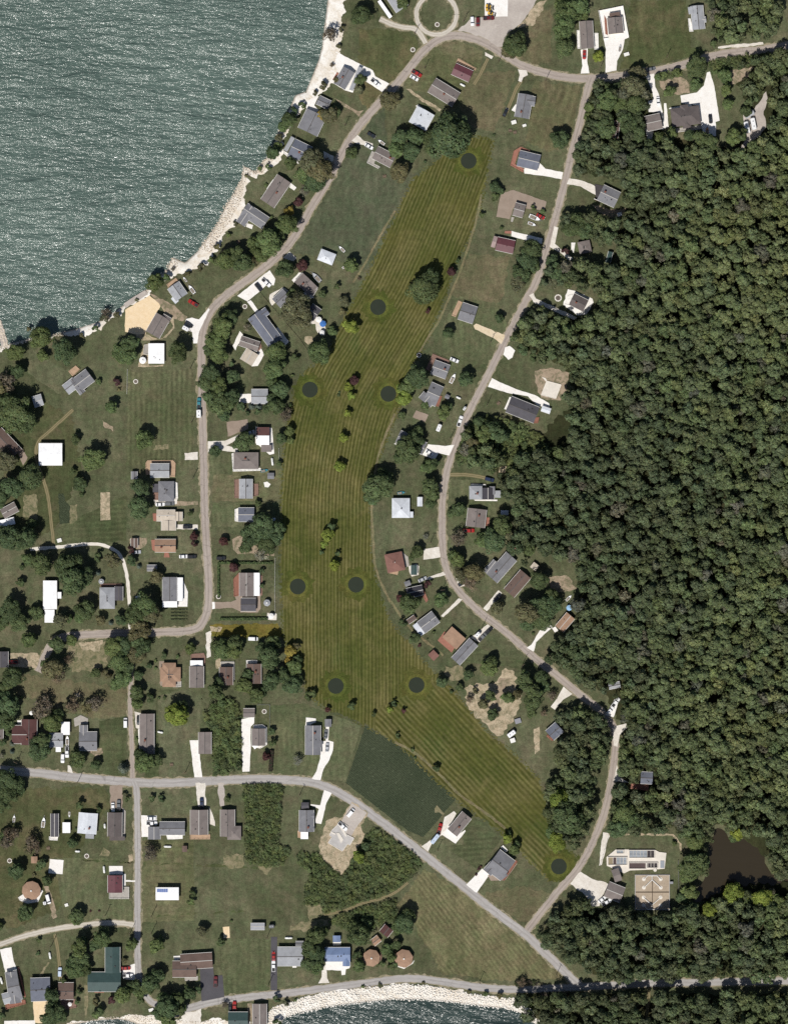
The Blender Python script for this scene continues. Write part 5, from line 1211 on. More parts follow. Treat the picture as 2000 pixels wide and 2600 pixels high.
B(T, 'grey gable house with a pale south deck', [(rv(-52,184, 98,396), 'gable', 'wg')], [((-55,398, 115,398, 115,438, -55,438), 'tan', 0.4)])
B(T, 'grey L-shaped house with a hip wing beside the thicket', [(rv(204,182, 326,412), 'gable', 'wg'), (rh(262,322, 380,440), 'hip', 'wg', 2.75, 0.36)], chim=0)
B(T, 'grey dormered house with a small white sunroom', [(rv(874,186, 998,372), 'gable', 'g'), (rh(940,205, 1004,265), 'gable', 'g', 2.75, 0.4), (rh(940,320, 1004,365), 'gable', 'g', 2.72, 0.4), (rv(886,372, 950,434), 'flat', 'wh', 2.5), (rh(890,122, 956,176), 'gable', 'dg', 2.4)], [((858,365, 886,372, 886,430, 860,425), 'tan', 0.3, False)])
B(T, 'grey storage trailer on the open south lawn', [(rh(460,1150, 580,1206), 'gable', 'lg', 2.8, 0.12)], cat='shed', name='storage_trailer')
B(T, 'grey ranch house beside the narrow black drive', [(rh(688,1352, 908,1514), 'gable', 'lg', 2.8, 0.22), (rh(842,1305, 912,1350), 'gable', 'g', 2.5)], [((815,1515, 850,1515, 850,1535, 815,1535), 'wht', 0.2, False)])
B(T, 'bright blue metal-roofed house', [(rh(1092,1356, 1308,1476), 'gable', 'bl', 3.0, 0.25), (rv(1244,1440, 1306,1516), 'gable', 'bl', 2.9, 0.35)], chim=0)
B(T, 'small blue-roofed shed behind the blue house', [(rv(1160,1256, 1226,1312), 'gable', 'bl', 2.4, 0.2)], cat='shed')
B(T, 'brown octagon house next to the blue house', [], oct=(1488, 1446, 76, 8, 'oc', 2.9, 0.34), decks=[((1555,1410, 1575,1400, 1575,1470, 1550,1470), 'brn', 0.4)])
B(T, 'dark maroon shed in the thicket edge', [((1605,1158, 1556,1218, 1612,1288), 'gable', 'mr', 2.6, 0.36)], cat='shed')
B(T, 'tan-brown shed behind the brown octagon house', [((1536,1252, 1478,1298, 1512,1350), 'gable', 'oc', 2.3, 0.25)], cat='shed')
T = (500, 2400)
B(T, 'dark green lake house at the bay', [(rh(270,562, 438,700), 'gable', 'gn', 3.0, 0.3)])
B(T, 'grey-brown house between the bay and the road', [(rv(478,492, 598,690), 'gable', 'wg')])
T = (1000, 2000)
B(T, 'brown-grey gable house beside the crop field', [((582,196, 456,348, 538,408), 'gable', 'wg')])
B(T, 'wide grey cross-roofed house with a white drive', [((900,522, 1032,622, 908,790), 'gable', 'g', 2.9), ((880,560, 760,690, 830,740), 'gable', 'g', 2.85, 0.34), ((850,700, 920,782, 960,730), 'hip', 'g', 2.8)], [((910,505, 930,490, 968,530, 950,548), 'wht', 0.3), ((1035,615, 1052,630, 940,790, 920,782), 'brk', 0.3)], chim=0)
B(T, 'lone tan octagon house on the hay field edge', [], oct=(84, 1450, 80, 8, 'oc', 3.0, 0.34), decks=[((15,1510, 85,1535, 150,1500, 165,1480, 178,1468, 160,1500, 85,1545, 10,1520), 'wht', 0.3, False)])
T = (1500, 2000)
B(T, 'brown-grey pump house beside the treatment tanks', [((228,678, 166,698, 205,800), 'gable', 'wg', 3.0)], cat='building')
B(T, 'large brown-grey plant building by the gravel lot', [((152,795, 288,850, 230,970), 'gable', 'wg', 3.4, 0.3)], cat='building', chim=0)

# solar panels on the white barn, each a panel of its own
m_pv = plain('solar_cell', lin(120, 140, 190), 0.2, 0.5, var=0.04)
_pv = MB().box((0, 0, 0), (1.0, 1.7, 0.05)).mesh('solar_panel', [m_pv])
bv = Vol(rh(1334, 846, 1530, 950), (0, 2000))
bbase = Vector(barn.location[:2])
for i in range(5):
    for j in range(1):
        a = -bv.L / 2 + 1.2 + i * 1.1; b = bv.Wd * 0.27
        o_ = obj('solar_panel', _pv, barn, bv.at(a, b if bv.ey.y > 0 else -b, 3.4 + 0.1 * (bv.Wd / 2 - b) + 0.09, bbase), 0)
        o_.rotation_euler = (-math.atan(0.1), 0, 0)

# ------------------------------------------------------------------ putting greens
def disc_mesh(name, r, z, mat, n=48, r0=0.0, wob=0.0):
    rng = random.Random(int(r * 100)); V, F = [], []
    for i in range(n):
        a = 2 * math.pi * i / n; rr = r * (1 + rng.uniform(-wob, wob)); V.append((rr * math.cos(a), rr * math.sin(a), z))
    if r0:
        for i in range(n):
            a = 2 * math.pi * i / n; V.append((r0 * math.cos(a), r0 * math.sin(a), z))
        F = [(i, (i + 1) % n, n + (i + 1) % n, n + i) for i in range(n)]
    else:
        F = [tuple(range(n))]
    return mesh_data(name, V, F, mat)
GR = 20.0 * M_PER_PX
_green = MB().prism([(GR * math.cos(2 * math.pi * i / 56), GR * math.sin(2 * math.pi * i / 56)) for i in range(56)], -0.05, 0.1).mesh('putting_green', [m_green_disc])
_collar = disc_mesh('collar', GR * 1.38, 0.062, m_collar, 48, GR * 0.97, 0.05)
_apron = disc_mesh('apron', GR * 2.1, 0.054, lawn_mat('apron_turf', (lin(72, 80, 37), lin(86, 86, 44)), lin(104, 96, 56), 0.6), 40, GR * 1.3, 0.2)
for x, y, lab in ((999, 343, 'dark round putting green beneath the biggest dark tree'), (806, 655, 'dark round putting green north of the bright round fairway tree'),
                  (661, 831, 'dark round putting green nearest the roadside grove and tan-grey house'), (828, 840, 'dark round putting green beside the big tree under fairway cottages'),
                  (635, 1251, 'dark round putting green nearest the clipped hedge garden'), (759, 1247, 'dark round putting green facing the red-brown hip roof'),
                  (716, 1463, 'dark round putting green beside the golden tree grove'), (888, 1461, 'dark round putting green facing the dry straw ground'),
                  (1191, 1848, 'dark round putting green by the wood road junction')):
    p = W(OV, x, y, 0.84)
    g = tag(obj('putting_green', _green, None, (p[0], p[1], 0)), lab, 'golf green', 'dark round putting greens')
    obj('collar', _collar, g); obj('apron', _apron, g, (0, 0, 0), x * 0.1)

# ------------------------------------------------------------------ trees
def leaf_mat(name='foliage'):
    n = N(name, 0.75, 0.12)
    oi = n.node('ShaderNodeObjectInfo')
    at = n.node('ShaderNodeAttribute', attribute_name='tint').outputs['Color']
    c = n.mix(1.0, oi.outputs['Color'], at, 'MULTIPLY')
    n.base(c)
    tr = n.node('ShaderNodeBsdfTranslucent'); n.put(tr.inputs[0], n.mix(1.0, c, (1.1, 1.25, 0.5, 1), 'MULTIPLY'))
    mx = n.node('ShaderNodeMixShader'); mx.inputs[0].default_value = 0.12
    n.t.links.new(n.b.outputs[0], mx.inputs[1]); n.t.links.new(tr.outputs[0], mx.inputs[2])
    out = [q for q in n.t.nodes if q.type == 'OUTPUT_MATERIAL'][0]
    n.t.links.new(mx.outputs[0], out.inputs[0])
    return n.m
m_leaf = leaf_mat()
m_bark = plain('bark', lin(92, 80, 68), 0.95, var=0.2, scale=3)

def crown_arrays(seed, nblob, nleaf, leaf, kind='round', bs=1.0):
    rng = np.random.default_rng(seed)
    if kind == 'spruce':
        t = rng.uniform(0, 1, nleaf) ** 0.75; a = rng.uniform(0, 2 * np.pi, nleaf)
        rad = (1 - t * 0.97) * rng.uniform(0.72, 1.0, nleaf) * (1 + 0.14 * np.sin(a * 9 + t * 20))
        P = np.stack([rad * np.cos(a), rad * np.sin(a), 0.25 + t * 2.3], -1)
        Nn = np.stack([np.cos(a), np.sin(a), np.full(nleaf, 0.7)], -1) + rng.normal(0, 0.3, (nleaf, 3))
        shade = rng.uniform(0.8, 1.2, nleaf)
    else:
        squash = {'round': 1.02, 'tall': 1.2, 'wide': 0.85, 'bush': 0.8}[kind]
        zc = {'round': 1.22, 'tall': 1.42, 'wide': 1.1, 'bush': 0.65}[kind]
        d = rng.normal(0, 1, (nblob, 3)); d[:, 2] = np.abs(d[:, 2]) * 0.95 - 0.28; d /= np.linalg.norm(d, axis=1)[:, None]
        R = rng.uniform(0.42, 0.76, nblob); br = rng.uniform(0.2, 0.36, nblob) * bs
        lump = 1 + 0.16 * np.sin(np.arctan2(d[:, 1], d[:, 0]) * rng.integers(2, 4) + rng.uniform(0, 6))
        C = d * (R * lump)[:, None] * np.array([1, 1, squash])
        pick = rng.choice(nblob, nleaf, p=br ** 2 / np.sum(br ** 2))
        u = rng.normal(0, 1, (nleaf, 3)); u[:, 2] = np.where(u[:, 2] < -0.3, -u[:, 2] * 0.6, u[:, 2]); u /= np.linalg.norm(u, axis=1)[:, None]
        P = C[pick] + u * (br[pick] * rng.uniform(0.62, 1.12, nleaf))[:, None] * np.array([1, 1, 0.85])
        Nn = u * 0.7 + P * 0.55 + np.array([0, 0, 0.22]) + rng.normal(0, 0.34, (nleaf, 3))
        P = P + np.array([0, 0, zc])
        shade = (rng.uniform(0.72, 1.28, nblob)[pick]) * rng.uniform(0.78, 1.22, nleaf)
    Nn /= np.linalg.norm(Nn, axis=1)[:, None]
    t1 = np.cross(Nn, rng.normal(0, 1, (nleaf, 3))); t1 /= np.linalg.norm(t1, axis=1)[:, None]; t2 = np.cross(Nn, t1)
    s = (leaf * rng.uniform(0.6, 1.35, nleaf))[:, None]
    V = np.stack([P - t1 * s, P - t2 * s * 0.62 + Nn * s * 0.15, P + t1 * s, P + t2 * s * 0.62 + Nn * s * 0.15], 1).reshape(-1, 3)
    F = np.arange(nleaf * 4).reshape(-1, 4)
    warm = rng.uniform(0.9, 1.12, nleaf)
    T_ = np.stack([shade * warm, shade, shade * rng.uniform(0.8, 1.1, nleaf), np.ones(nleaf)], -1).repeat(4, 0)
    return V, F, T_
def crown_mesh(name, *a):
    V, F, T_ = crown_arrays(*a)
    me = np_mesh(name, V, F, m_leaf)
    c = me.attributes.new('tint', 'FLOAT_COLOR', 'POINT'); c.data.foreach_set('color', np.ascontiguousarray(T_, np.float32).ravel())
    return me
def trunk_mesh(name, seed, top, thick, limbs=6):
    rng = random.Random(seed); m = MB()
    k = Vector((rng.uniform(-.05, .05), rng.uniform(-.05, .05), top * 0.55))
    m.tube((0, 0, -0.05), k, thick, thick * 0.7, 7); m.tube(k, (k.x, k.y, top * 1.15), thick * 0.7, thick * 0.2, 6)
    for i in range(limbs):
        a = 2 * math.pi * i / limbs + rng.uniform(-.4, .4); z = top * rng.uniform(0.45, 0.8)
        m.tube((k.x * z / top, k.y * z / top, z), (0.62 * math.cos(a), 0.62 * math.sin(a), z + rng.uniform(0.25, 0.55)), thick * 0.45, thick * 0.1, 5)
    return m.mesh(name, [m_bark])
CROWN = {
 'L': [crown_mesh('crown', 10 + i, 60, 6500, 0.06, ('round', 'wide', 'round', 'tall')[i], 0.8) for i in range(4)],
 'M': [crown_mesh('crown', 20 + i, 32, 2600, 0.092, ('round', 'wide', 'tall', 'round', 'round')[i], 0.85) for i in range(5)],
 'S': [crown_mesh('crown', 30 + i, 11, 620, 0.17, ('round', 'tall', 'round')[i]) for i in range(3)],
 'T': [crown_mesh('crown', 40 + i, 26, 620, 0.085, ('round', 'wide')[i]) for i in range(2)],       # thin crowns
 'P': [crown_mesh('crown', 50 + i, 1, 1300, 0.12, 'spruce') for i in range(2)],
 'B': [crown_mesh('foliage', 60 + i, 9, 480, 0.2, 'bush') for i in range(3)],
}
TRUNK = {k: [trunk_mesh('trunk', 70 + i, 1.0, 0.065) for i in range(2)] for k in 'LMS'}
TRUNK['T'] = [trunk_mesh('trunk', 80 + i, 1.1, 0.06, 13) for i in range(2)]
TRUNK['P'] = [trunk_mesh('trunk', 90, 1.2, 0.06, 0)]
TRUNK['B'] = [trunk_mesh('stem', 95, 0.5, 0.06, 4)]
TC = {   # leaf colour, words
 'd': ((0.086, 0.118, 0.055), 'dark green'), 'g': ((0.112, 0.150, 0.062), 'mid green'), 'b': ((0.180, 0.225, 0.050), 'bright yellow-green'),
 'o': ((0.128, 0.126, 0.070), 'olive green'), 'r': ((0.085, 0.042, 0.042), 'dark red'), 'p': ((0.21, 0.205, 0.16), 'pale thin'),
 's': ((0.12, 0.15, 0.125), 'blue-green'), 'n': ((0.15, 0.125, 0.095), 'brownish thin'), 'y': ((0.24, 0.19, 0.05), 'golden yellow'),
}
def trim16(s):
    w = s.split()
    if len(w) > 16: w = w[:16]
    else: return s
    while w[-1] in ('with', 'a', 'the', 'of', 'on', 'by', 'in', 'at', 'and', 'to', 'its', 'beside', 'under', 'behind', 'between', 'white', 'grey', 'dark', 'small', 'round', 'long', 'rear', 'big', 'brown', 'pale', 'tan'): w.pop()
    return ' '.join(w)
TREES = []        # (x, y, r)
lab_count = {}
def near_land(x, y):
    best = sorted((math.hypot(x - l[0], y - l[1]), l[2]) for l in LAND)
    return best[0]
def place_tree(x, y, r, k, rng, label=None, group=None):
    if k in 'pn': cls = 'T'
    elif k == 's': cls = 'P'
    elif r < 1.35: cls = 'B'
    elif r < 2.7: cls = 'S'
    elif r < 5.2: cls = 'M'
    else: cls = 'L'
    bush = cls == 'B'
    d, lab = near_land(x, y)
    word = TC[k][1]
    size = 'tiny' if r < 1.0 else 'small' if r < 2.3 else 'large' if r > 5.6 else ''
    noun = 'shrub' if bush else 'spruce' if cls == 'P' else 'tree'
    if label is None:
        label = ' '.join((size + ' ' + word + ' ' + noun + ' ' + ('beside' if d < 11 else 'nearest') + ' the ' + lab).split())
        label = trim16(label)
    name = 'garden_shrub' if bush else 'spruce_tree' if cls == 'P' else 'thin_crowned_tree' if cls == 'T' else 'red_leaved_tree' if k == 'r' else {'S': 'young_tree', 'M': 'broadleaf_tree', 'L': 'shade_tree'}[cls]
    if group == 'trees of the dense wood': name = 'woodland_tree'
    root = empty(name, (x, y, 0), rng.uniform(0, 6.28))
    hz = rng.uniform(0.85, 1.1) * (0.9 if r > 7 else 1.0)
    root.scale = (r, r, r * hz)
    tag(root, label, 'shrub' if bush else 'tree', group)
    c = TC[k][0]; v = rng.uniform(0.86, 1.14); w = rng.uniform(0.93, 1.07)
    cr = obj('foliage' if bush else 'crown', rng.choice(CROWN[cls]), root); cr.color = (c[0] * v * w, c[1] * v, c[2] * v / w, 1)
    obj('stem' if bush else 'trunk', rng.choice(TRUNK[cls]), root)
    TREES.append((x, y, r)); lab_count.setdefault(label, []).append(root)
    return root
def trees(o, text):
    rng = random.Random(o[0] * 3 + o[1] + 1)
    for it in text.split(';'):
        it = it.strip()
        if not it: continue
        a = it.split(','); x, y = W(o, float(a[0]), float(a[1]))
        place_tree(x, y, float(a[2]) / 3.36 * M_PER_PX, a[3].strip(), rng)
trees((500, 0), '1405,150,100,d;1395,690,58,d;1385,770,45,o;1140,300,75,n;1640,870,95,o;1130,1000,85,o;1180,960,60,d;1060,985,45,y;790,1040,80,d;740,1090,55,g;650,1310,70,d;690,1260,50,g;'
 '980,1400,120,o;1060,1480,130,o;930,1500,100,g;1010,1560,110,d;1100,1420,80,n;1320,1310,62,d;925,1640,52,p;800,1400,60,d;590,1580,22,g;1190,690,30,o;1080,740,40,o;560,1680,18,g')
trees((0, 500), '250,1130,26,o;700,1180,24,o;820,1120,30,g;1000,1010,34,o;1170,880,18,o;1420,690,40,g;1600,660,30,o;1480,620,22,n')
trees((500, 0), '1235,250,30,o;1210,400,26,o;1150,560,24,n;900,900,34,g;830,960,44,d;1010,800,26,o;700,1180,40,o;540,1440,24,g;430,1500,22,o;610,1430,30,g')
trees((500, 500), '40,600,40,o;120,540,36,g;180,430,34,o;270,330,26,g;330,230,24,o')
trees((500, 2400), '760,490,28,o;1420,350,20,g;1560,335,22,o;840,470,18,g')
trees((1000, 2400), '640,395,22,o;780,412,26,g;900,425,30,o;250,320,18,o;1150,500,40,g;1230,580,50,o')
trees((1000, 0), '470,1200,210,d;360,1220,130,d;560,1120,120,d;180,1180,85,d;60,1180,80,d;150,1300,95,d;10,1290,80,g;50,1480,95,o;1030,400,118,d;985,450,75,o;1445,420,100,d;1420,330,60,d;1440,250,110,g;1470,130,120,g;1560,60,110,g;1430,60,80,g;1600,130,60,g;'
 '1410,1200,92,d;70,40,60,d;265,1380,18,d;0,860,60,o;850,1150,15,d;860,1600,55,d;905,1640,40,d;1660,920,55,g;1640,1000,40,g')
trees((1500, 0), '55,490,55,b;880,590,118,d;885,730,60,g;660,790,60,g;380,640,85,o;340,760,110,o;130,760,55,d;215,760,60,d;120,880,110,g;230,900,90,g;370,900,100,d;100,1100,120,d;300,1050,100,d;380,1150,90,d;560,1180,60,g;680,1150,60,g;830,1160,60,d;'
 '930,1200,80,d;1010,1220,75,d;1130,660,70,g;1140,780,60,g;1160,900,60,g;1100,300,60,d;1040,380,35,d;1310,960,55,d;1200,1180,80,g;720,620,40,g;560,660,35,g;620,645,35,g')
trees((0, 500), '370,1205,112,g;370,1360,58,g;570,1330,128,d;140,1330,90,g;165,1490,72,d;60,1570,95,n;20,1620,80,o;1080,1330,125,g;1130,1250,80,d;1525,1340,105,d;1335,735,82,g;1280,760,40,g;910,1000,55,n;900,1040,40,o;1005,1580,36,r;848,1580,28,g;1020,1640,22,o;1630,850,12,d')
trees((500, 500), '780,250,108,g;700,330,75,d;620,400,128,g;490,400,65,g;560,480,95,g;250,550,95,g;330,500,80,d;400,570,95,d;480,560,60,o;230,500,50,n;755,620,88,d;900,590,56,r;1320,590,75,g;870,50,46,r;1195,775,33,d;1070,830,40,d;860,940,140,o;800,1000,110,o;900,1050,100,o;'
 '820,830,55,d;1255,895,55,o;1235,980,40,o;1312,1110,75,b;1050,1330,112,g;1000,1310,70,d;840,1370,36,d;808,1525,22,d;680,1330,100,g;670,1470,110,g;290,1040,90,d;230,1110,110,g;170,1240,100,g;190,1350,90,g;110,1320,60,d;120,1500,90,d;90,1600,90,d;310,1530,70,d;200,1620,80,g;720,1640,85,d;650,1600,60,d;'
 '1150,1150,48,g;1295,1620,46,b;1345,1570,48,r;430,1120,40,p;300,1425,28,d;790,130,50,y;1215,1668,14,d;640,170,20,d;1385,700,22,n')
trees((1000, 500), '250,800,150,d;300,710,100,d;490,640,46,r;545,545,24,d;752,160,30,d;1170,450,95,d;1130,560,105,d;1080,670,100,d;1050,740,85,o;1200,600,60,d;1550,240,110,d;1500,290,80,d;1620,290,90,d;1340,560,70,d;1380,660,80,d;1330,740,70,o;895,1040,50,d;460,1165,60,d;610,1560,78,d;'
 '200,1540,115,d;120,1620,85,g;60,1650,55,b;290,975,26,r;1460,465,35,r;1185,95,26,g;1265,125,26,g;915,265,22,d;1095,1310,55,d;1180,1370,40,d;860,0,45,d')
trees((0, 1000), '150,170,175,d;240,240,110,d;60,90,110,d;962,115,64,g;655,390,50,d;672,320,20,d;800,560,122,g;628,660,34,d;690,770,72,d;702,860,28,d;1240,390,92,g;60,580,110,o;270,720,125,d;120,800,110,d;10,880,100,d;60,500,60,n;1215,800,92,d;1200,970,108,d;100,1230,125,d;240,1230,110,d;280,1110,60,d;'
 '370,1450,105,d;600,1480,140,d;640,1590,130,d;720,1560,100,d;840,1392,42,d;980,1420,80,o;1130,1425,50,d;195,1480,28,d;185,1612,44,d;1345,1560,65,o;250,1410,60,g;1628,1020,26,d;1655,1215,42,r;1660,1280,30,r;840,1525,26,s;1125,1330,35,r;20,1180,70,d;1190,1470,25,s')
trees((500, 1000), '160,490,56,d;410,410,95,d;350,430,50,d;210,80,120,d;130,40,80,d;300,40,90,d;240,180,70,d;380,110,45,d;470,105,34,s;530,110,36,s;520,150,34,d;600,130,46,d;435,165,24,d;680,110,85,d;650,40,60,d;760,190,70,n;795,320,50,g;720,380,58,d;795,400,42,g;520,935,34,d;470,1210,110,d;560,1120,120,d;640,1200,115,d;600,1290,90,d;690,1150,80,d;'
 '430,1300,70,d;545,1370,75,p;232,1255,46,r;315,1480,50,r;1280,165,40,b;1248,378,46,b;1220,618,54,b;1540,800,140,d;1600,720,90,d;1480,880,80,d;1115,1200,66,b;1150,1130,45,d;1080,1285,42,b;1060,1352,26,d;1205,1362,28,d;1175,1462,52,b;1318,25,44,b;1208,12,18,d;700,592,30,d;555,1510,28,d;555,1640,25,d;800,95,20,d;800,150,20,o')
trees((1000, 1000), '120,480,125,d;170,400,90,d;60,540,80,d;290,620,75,g;340,590,50,d;200,330,62,d;420,165,70,g;460,105,48,d;70,185,40,d;265,100,42,g;90,40,78,b;330,850,75,d;300,780,80,d;310,930,55,d;550,980,72,d;490,1020,48,d;600,1080,14,d;920,1120,95,d;850,1250,120,d;760,1250,80,g;940,1220,80,o;545,1240,80,n;200,1350,66,d;150,1400,30,d;'
 '540,1420,72,g;500,1380,60,g;590,1540,90,o;680,1520,90,o;640,1600,80,n;1150,1330,68,d;1230,1590,90,d;600,480,72,p;660,420,70,o;720,240,60,d;830,300,80,d;760,350,80,g;1010,280,50,d;900,360,80,d;285,1620,36,r;190,1500,14,g;270,1220,30,p')
trees((1000, 1500), '130,110,98,d;50,60,40,r;400,75,72,g;175,400,56,d;75,275,40,d;810,650,88,g;830,600,60,d;630,710,52,d;405,780,55,d;560,820,40,d;820,890,55,d;760,960,55,o;840,1050,58,d;965,905,62,g;1040,880,50,o;1110,750,85,d;1250,725,70,d;1180,850,85,d;1180,930,90,d;1270,810,60,d;1170,1030,55,d;1350,890,52,n;1270,1040,38,n;870,140,68,o;'
 '1120,180,110,o;1220,140,120,d;1330,120,110,d;1250,250,100,d;1130,280,80,d;1340,50,80,d;360,1512,36,d;158,1350,22,d;30,1235,26,d;85,1025,26,r;180,1422,16,d;335,355,18,d;285,410,10,d;215,465,18,r;1185,365,18,d;490,860,20,d;15,960,22,b;640,920,40,n;690,850,30,o')
trees((0, 1500), '130,730,105,d;60,800,70,d;80,960,120,d;60,1090,110,d;30,900,80,d;100,170,120,d;190,270,95,d;320,190,70,d;30,280,70,d;530,250,75,o;600,240,40,g;740,160,98,d;690,220,60,g;870,250,50,o;950,272,24,s;1040,250,58,d;1240,140,135,g;1170,200,110,d;1310,200,95,o;1200,330,110,o;500,450,78,d;620,420,55,g;260,410,78,g;460,660,100,o;500,720,75,n;430,620,70,d;'
 '590,585,46,n;825,695,50,d;980,470,100,g;1060,460,90,d;1210,460,100,d;1180,540,90,o;1030,600,95,g;1080,640,80,d;1060,740,90,g;990,800,60,g;915,710,45,o;1190,720,52,d;1170,860,75,d;1175,960,60,g;1290,910,44,d;1355,917,16,d;1405,914,20,d;1405,550,32,d;1515,562,20,g;1280,640,30,d;1330,600,18,g;1330,660,18,g;1630,490,55,g;'
 '640,980,80,n;590,990,50,o;830,950,80,n;750,1000,60,o;380,960,90,n;350,1020,90,n;460,1120,92,g;500,1050,60,d;350,1350,110,d;380,1260,80,d;670,1430,84,d;825,1482,54,d;1060,1510,54,s;1520,1050,112,b;1560,980,60,d;1240,1460,95,g;1330,1440,70,d;1200,1390,60,d;35,1290,40,d;112,1300,30,s;108,1370,24,s;80,1215,30,d;60,1610,120,d;150,1640,90,d;20,1400,30,p;185,915,18,g;1170,1260,18,g')
trees((500, 1500), '230,500,95,g;330,440,80,d;170,470,65,d;330,520,70,g;620,560,108,d;650,450,80,d;560,480,60,d;800,510,62,y;780,600,45,y;850,470,40,o;830,650,75,g;860,590,50,d;640,760,88,d;740,710,70,d;820,800,92,d;860,750,60,d;410,800,78,g;440,710,55,d;510,890,75,d;560,860,50,d;170,860,80,d;190,790,60,d;210,950,42,g;640,1200,38,d;650,1295,38,d;950,890,45,d;990,870,40,d;'
 '1318,985,42,d;1115,1010,28,r;1510,1050,26,d;590,1410,42,r;860,1440,48,p;1640,1010,36,b;1680,960,30,d')
trees((0, 2000), '80,40,110,d;20,120,110,d;180,10,60,d;688,150,42,d;850,180,30,d;1300,85,34,d;1378,90,34,d;1090,95,26,d;1070,55,24,o;100,390,70,n;60,460,70,n;40,400,50,d;140,370,55,n;280,440,70,n;300,500,70,n;250,520,50,o;630,465,50,d;150,700,82,d;370,640,45,d;340,680,35,g;410,785,55,d;290,745,22,o;240,1050,82,d;200,1090,50,g;670,1080,72,d;650,1130,45,g;1650,900,35,d;1640,965,40,g;'
 '1300,560,75,n;1290,520,60,n;1340,1330,72,g;1370,1280,40,d;1130,1330,60,g;1160,1300,40,d;880,1270,88,g;900,1220,60,d;820,1330,60,d;690,1350,85,g;720,1300,50,d;690,1440,95,d;650,1540,90,g;730,1540,70,d;620,1490,60,d;340,1300,24,d;325,1412,22,d;1065,1470,28,o;1300,1620,70,d;1370,1600,60,d;775,1052,12,r;852,1050,12,r;660,350,20,d;0,1180,45,d;545,1640,30,d')
trees((0, 2400), '1300,300,85,d;1350,250,70,d;1260,360,60,d;1450,500,105,d;1380,560,80,d;1520,440,75,d;1550,540,60,d;1400,430,60,g;1440,620,80,g;1060,400,85,g;1150,340,70,d;1200,460,40,d;960,465,42,r;820,475,36,o;860,560,46,d;830,590,40,g;480,560,105,d;430,620,80,d;450,420,75,d;540,610,50,d;680,390,30,d;660,480,25,g;1630,400,60,d;1600,370,40,g;20,590,40,d;1200,400,50,g;560,280,18,r')
trees((500, 2000), '265,95,28,d;295,1135,16,d;50,1215,55,o;205,1310,44,d;1020,1240,90,d;1080,1210,60,d;960,1340,85,d;1020,1400,95,d;970,1480,80,d;1030,1500,75,g;1390,1240,110,d;1340,1180,75,d;1440,1150,60,d;1380,1510,65,g;1370,1420,45,d;1540,1505,22,d;1620,1370,60,g;1660,1440,50,g;1700,1330,50,d;1590,1500,30,d;1660,1520,35,d;1130,1140,14,g;1440,490,45,d;1380,580,60,b')
trees((500, 2400), '680,450,36,d;245,500,38,n;690,650,40,d;10,370,40,d')
trees((1000, 2000), '965,430,48,b;975,390,30,d;1020,520,55,g;1040,470,40,d;90,1140,98,d;120,1080,75,d;40,1180,70,g;1400,90,110,b;1470,240,150,d;1420,180,95,g;1560,300,100,d;1380,450,100,b;1340,380,70,g;1520,130,80,d;1590,200,70,d;720,690,16,r;700,740,14,r;735,670,14,r;1090,1660,50,n;30,1310,40,o;15,1500,30,d')
trees((1500, 2000), '705,475,26,g;870,450,95,g;850,640,140,d;820,720,90,g;930,590,80,d;1230,380,70,b;1220,410,60,g;1210,900,115,b;1440,930,100,b;1000,1030,80,b;1330,960,70,g;1580,950,70,g;830,870,80,g;780,930,70,d;270,200,110,g;220,330,100,d;340,270,90,g;250,150,70,d')
N_YARD = len(TREES)


# ------------------------------------------------------------------ vehicles
def paint_mat():
    n = N('car_paint', 0.28, 0.5)
    oi = n.node('ShaderNodeObjectInfo'); n.base(n.mul(oi.outputs['Color'], n.ramp(n.noise(1.2, 3), 0.3, 0.7, 0.93, 1.05)))
    n.b.inputs['Coat Weight'].default_value = 0.4
    return n.m
m_paint = paint_mat()
m_tyre = plain('tyre_rubber', (0.02, 0.02, 0.02, 1), 0.9, var=0.05)
m_rim = plain('wheel_rim', lin(150, 150, 155), 0.4, var=0.05, metallic=0.6)
m_lamp = plain('headlamp_glass', lin(220, 222, 225), 0.15, 0.6, var=0.03)
m_tail = plain('tail_lamp', lin(130, 16, 16), 0.2, 0.5, var=0.03)
m_dark = plain('dark_plastic', lin(48, 48, 50), 0.6, var=0.05)
def section(x, hw, z0, z1, r=0.12):
    return [(x, -hw, z0 + r), (x, -hw + r * .5, z0), (x, hw - r * .5, z0), (x, hw, z0 + r), (x, hw, z1 - r), (x, hw - r, z1), (x, -hw + r, z1), (x, -hw, z1 - r)]
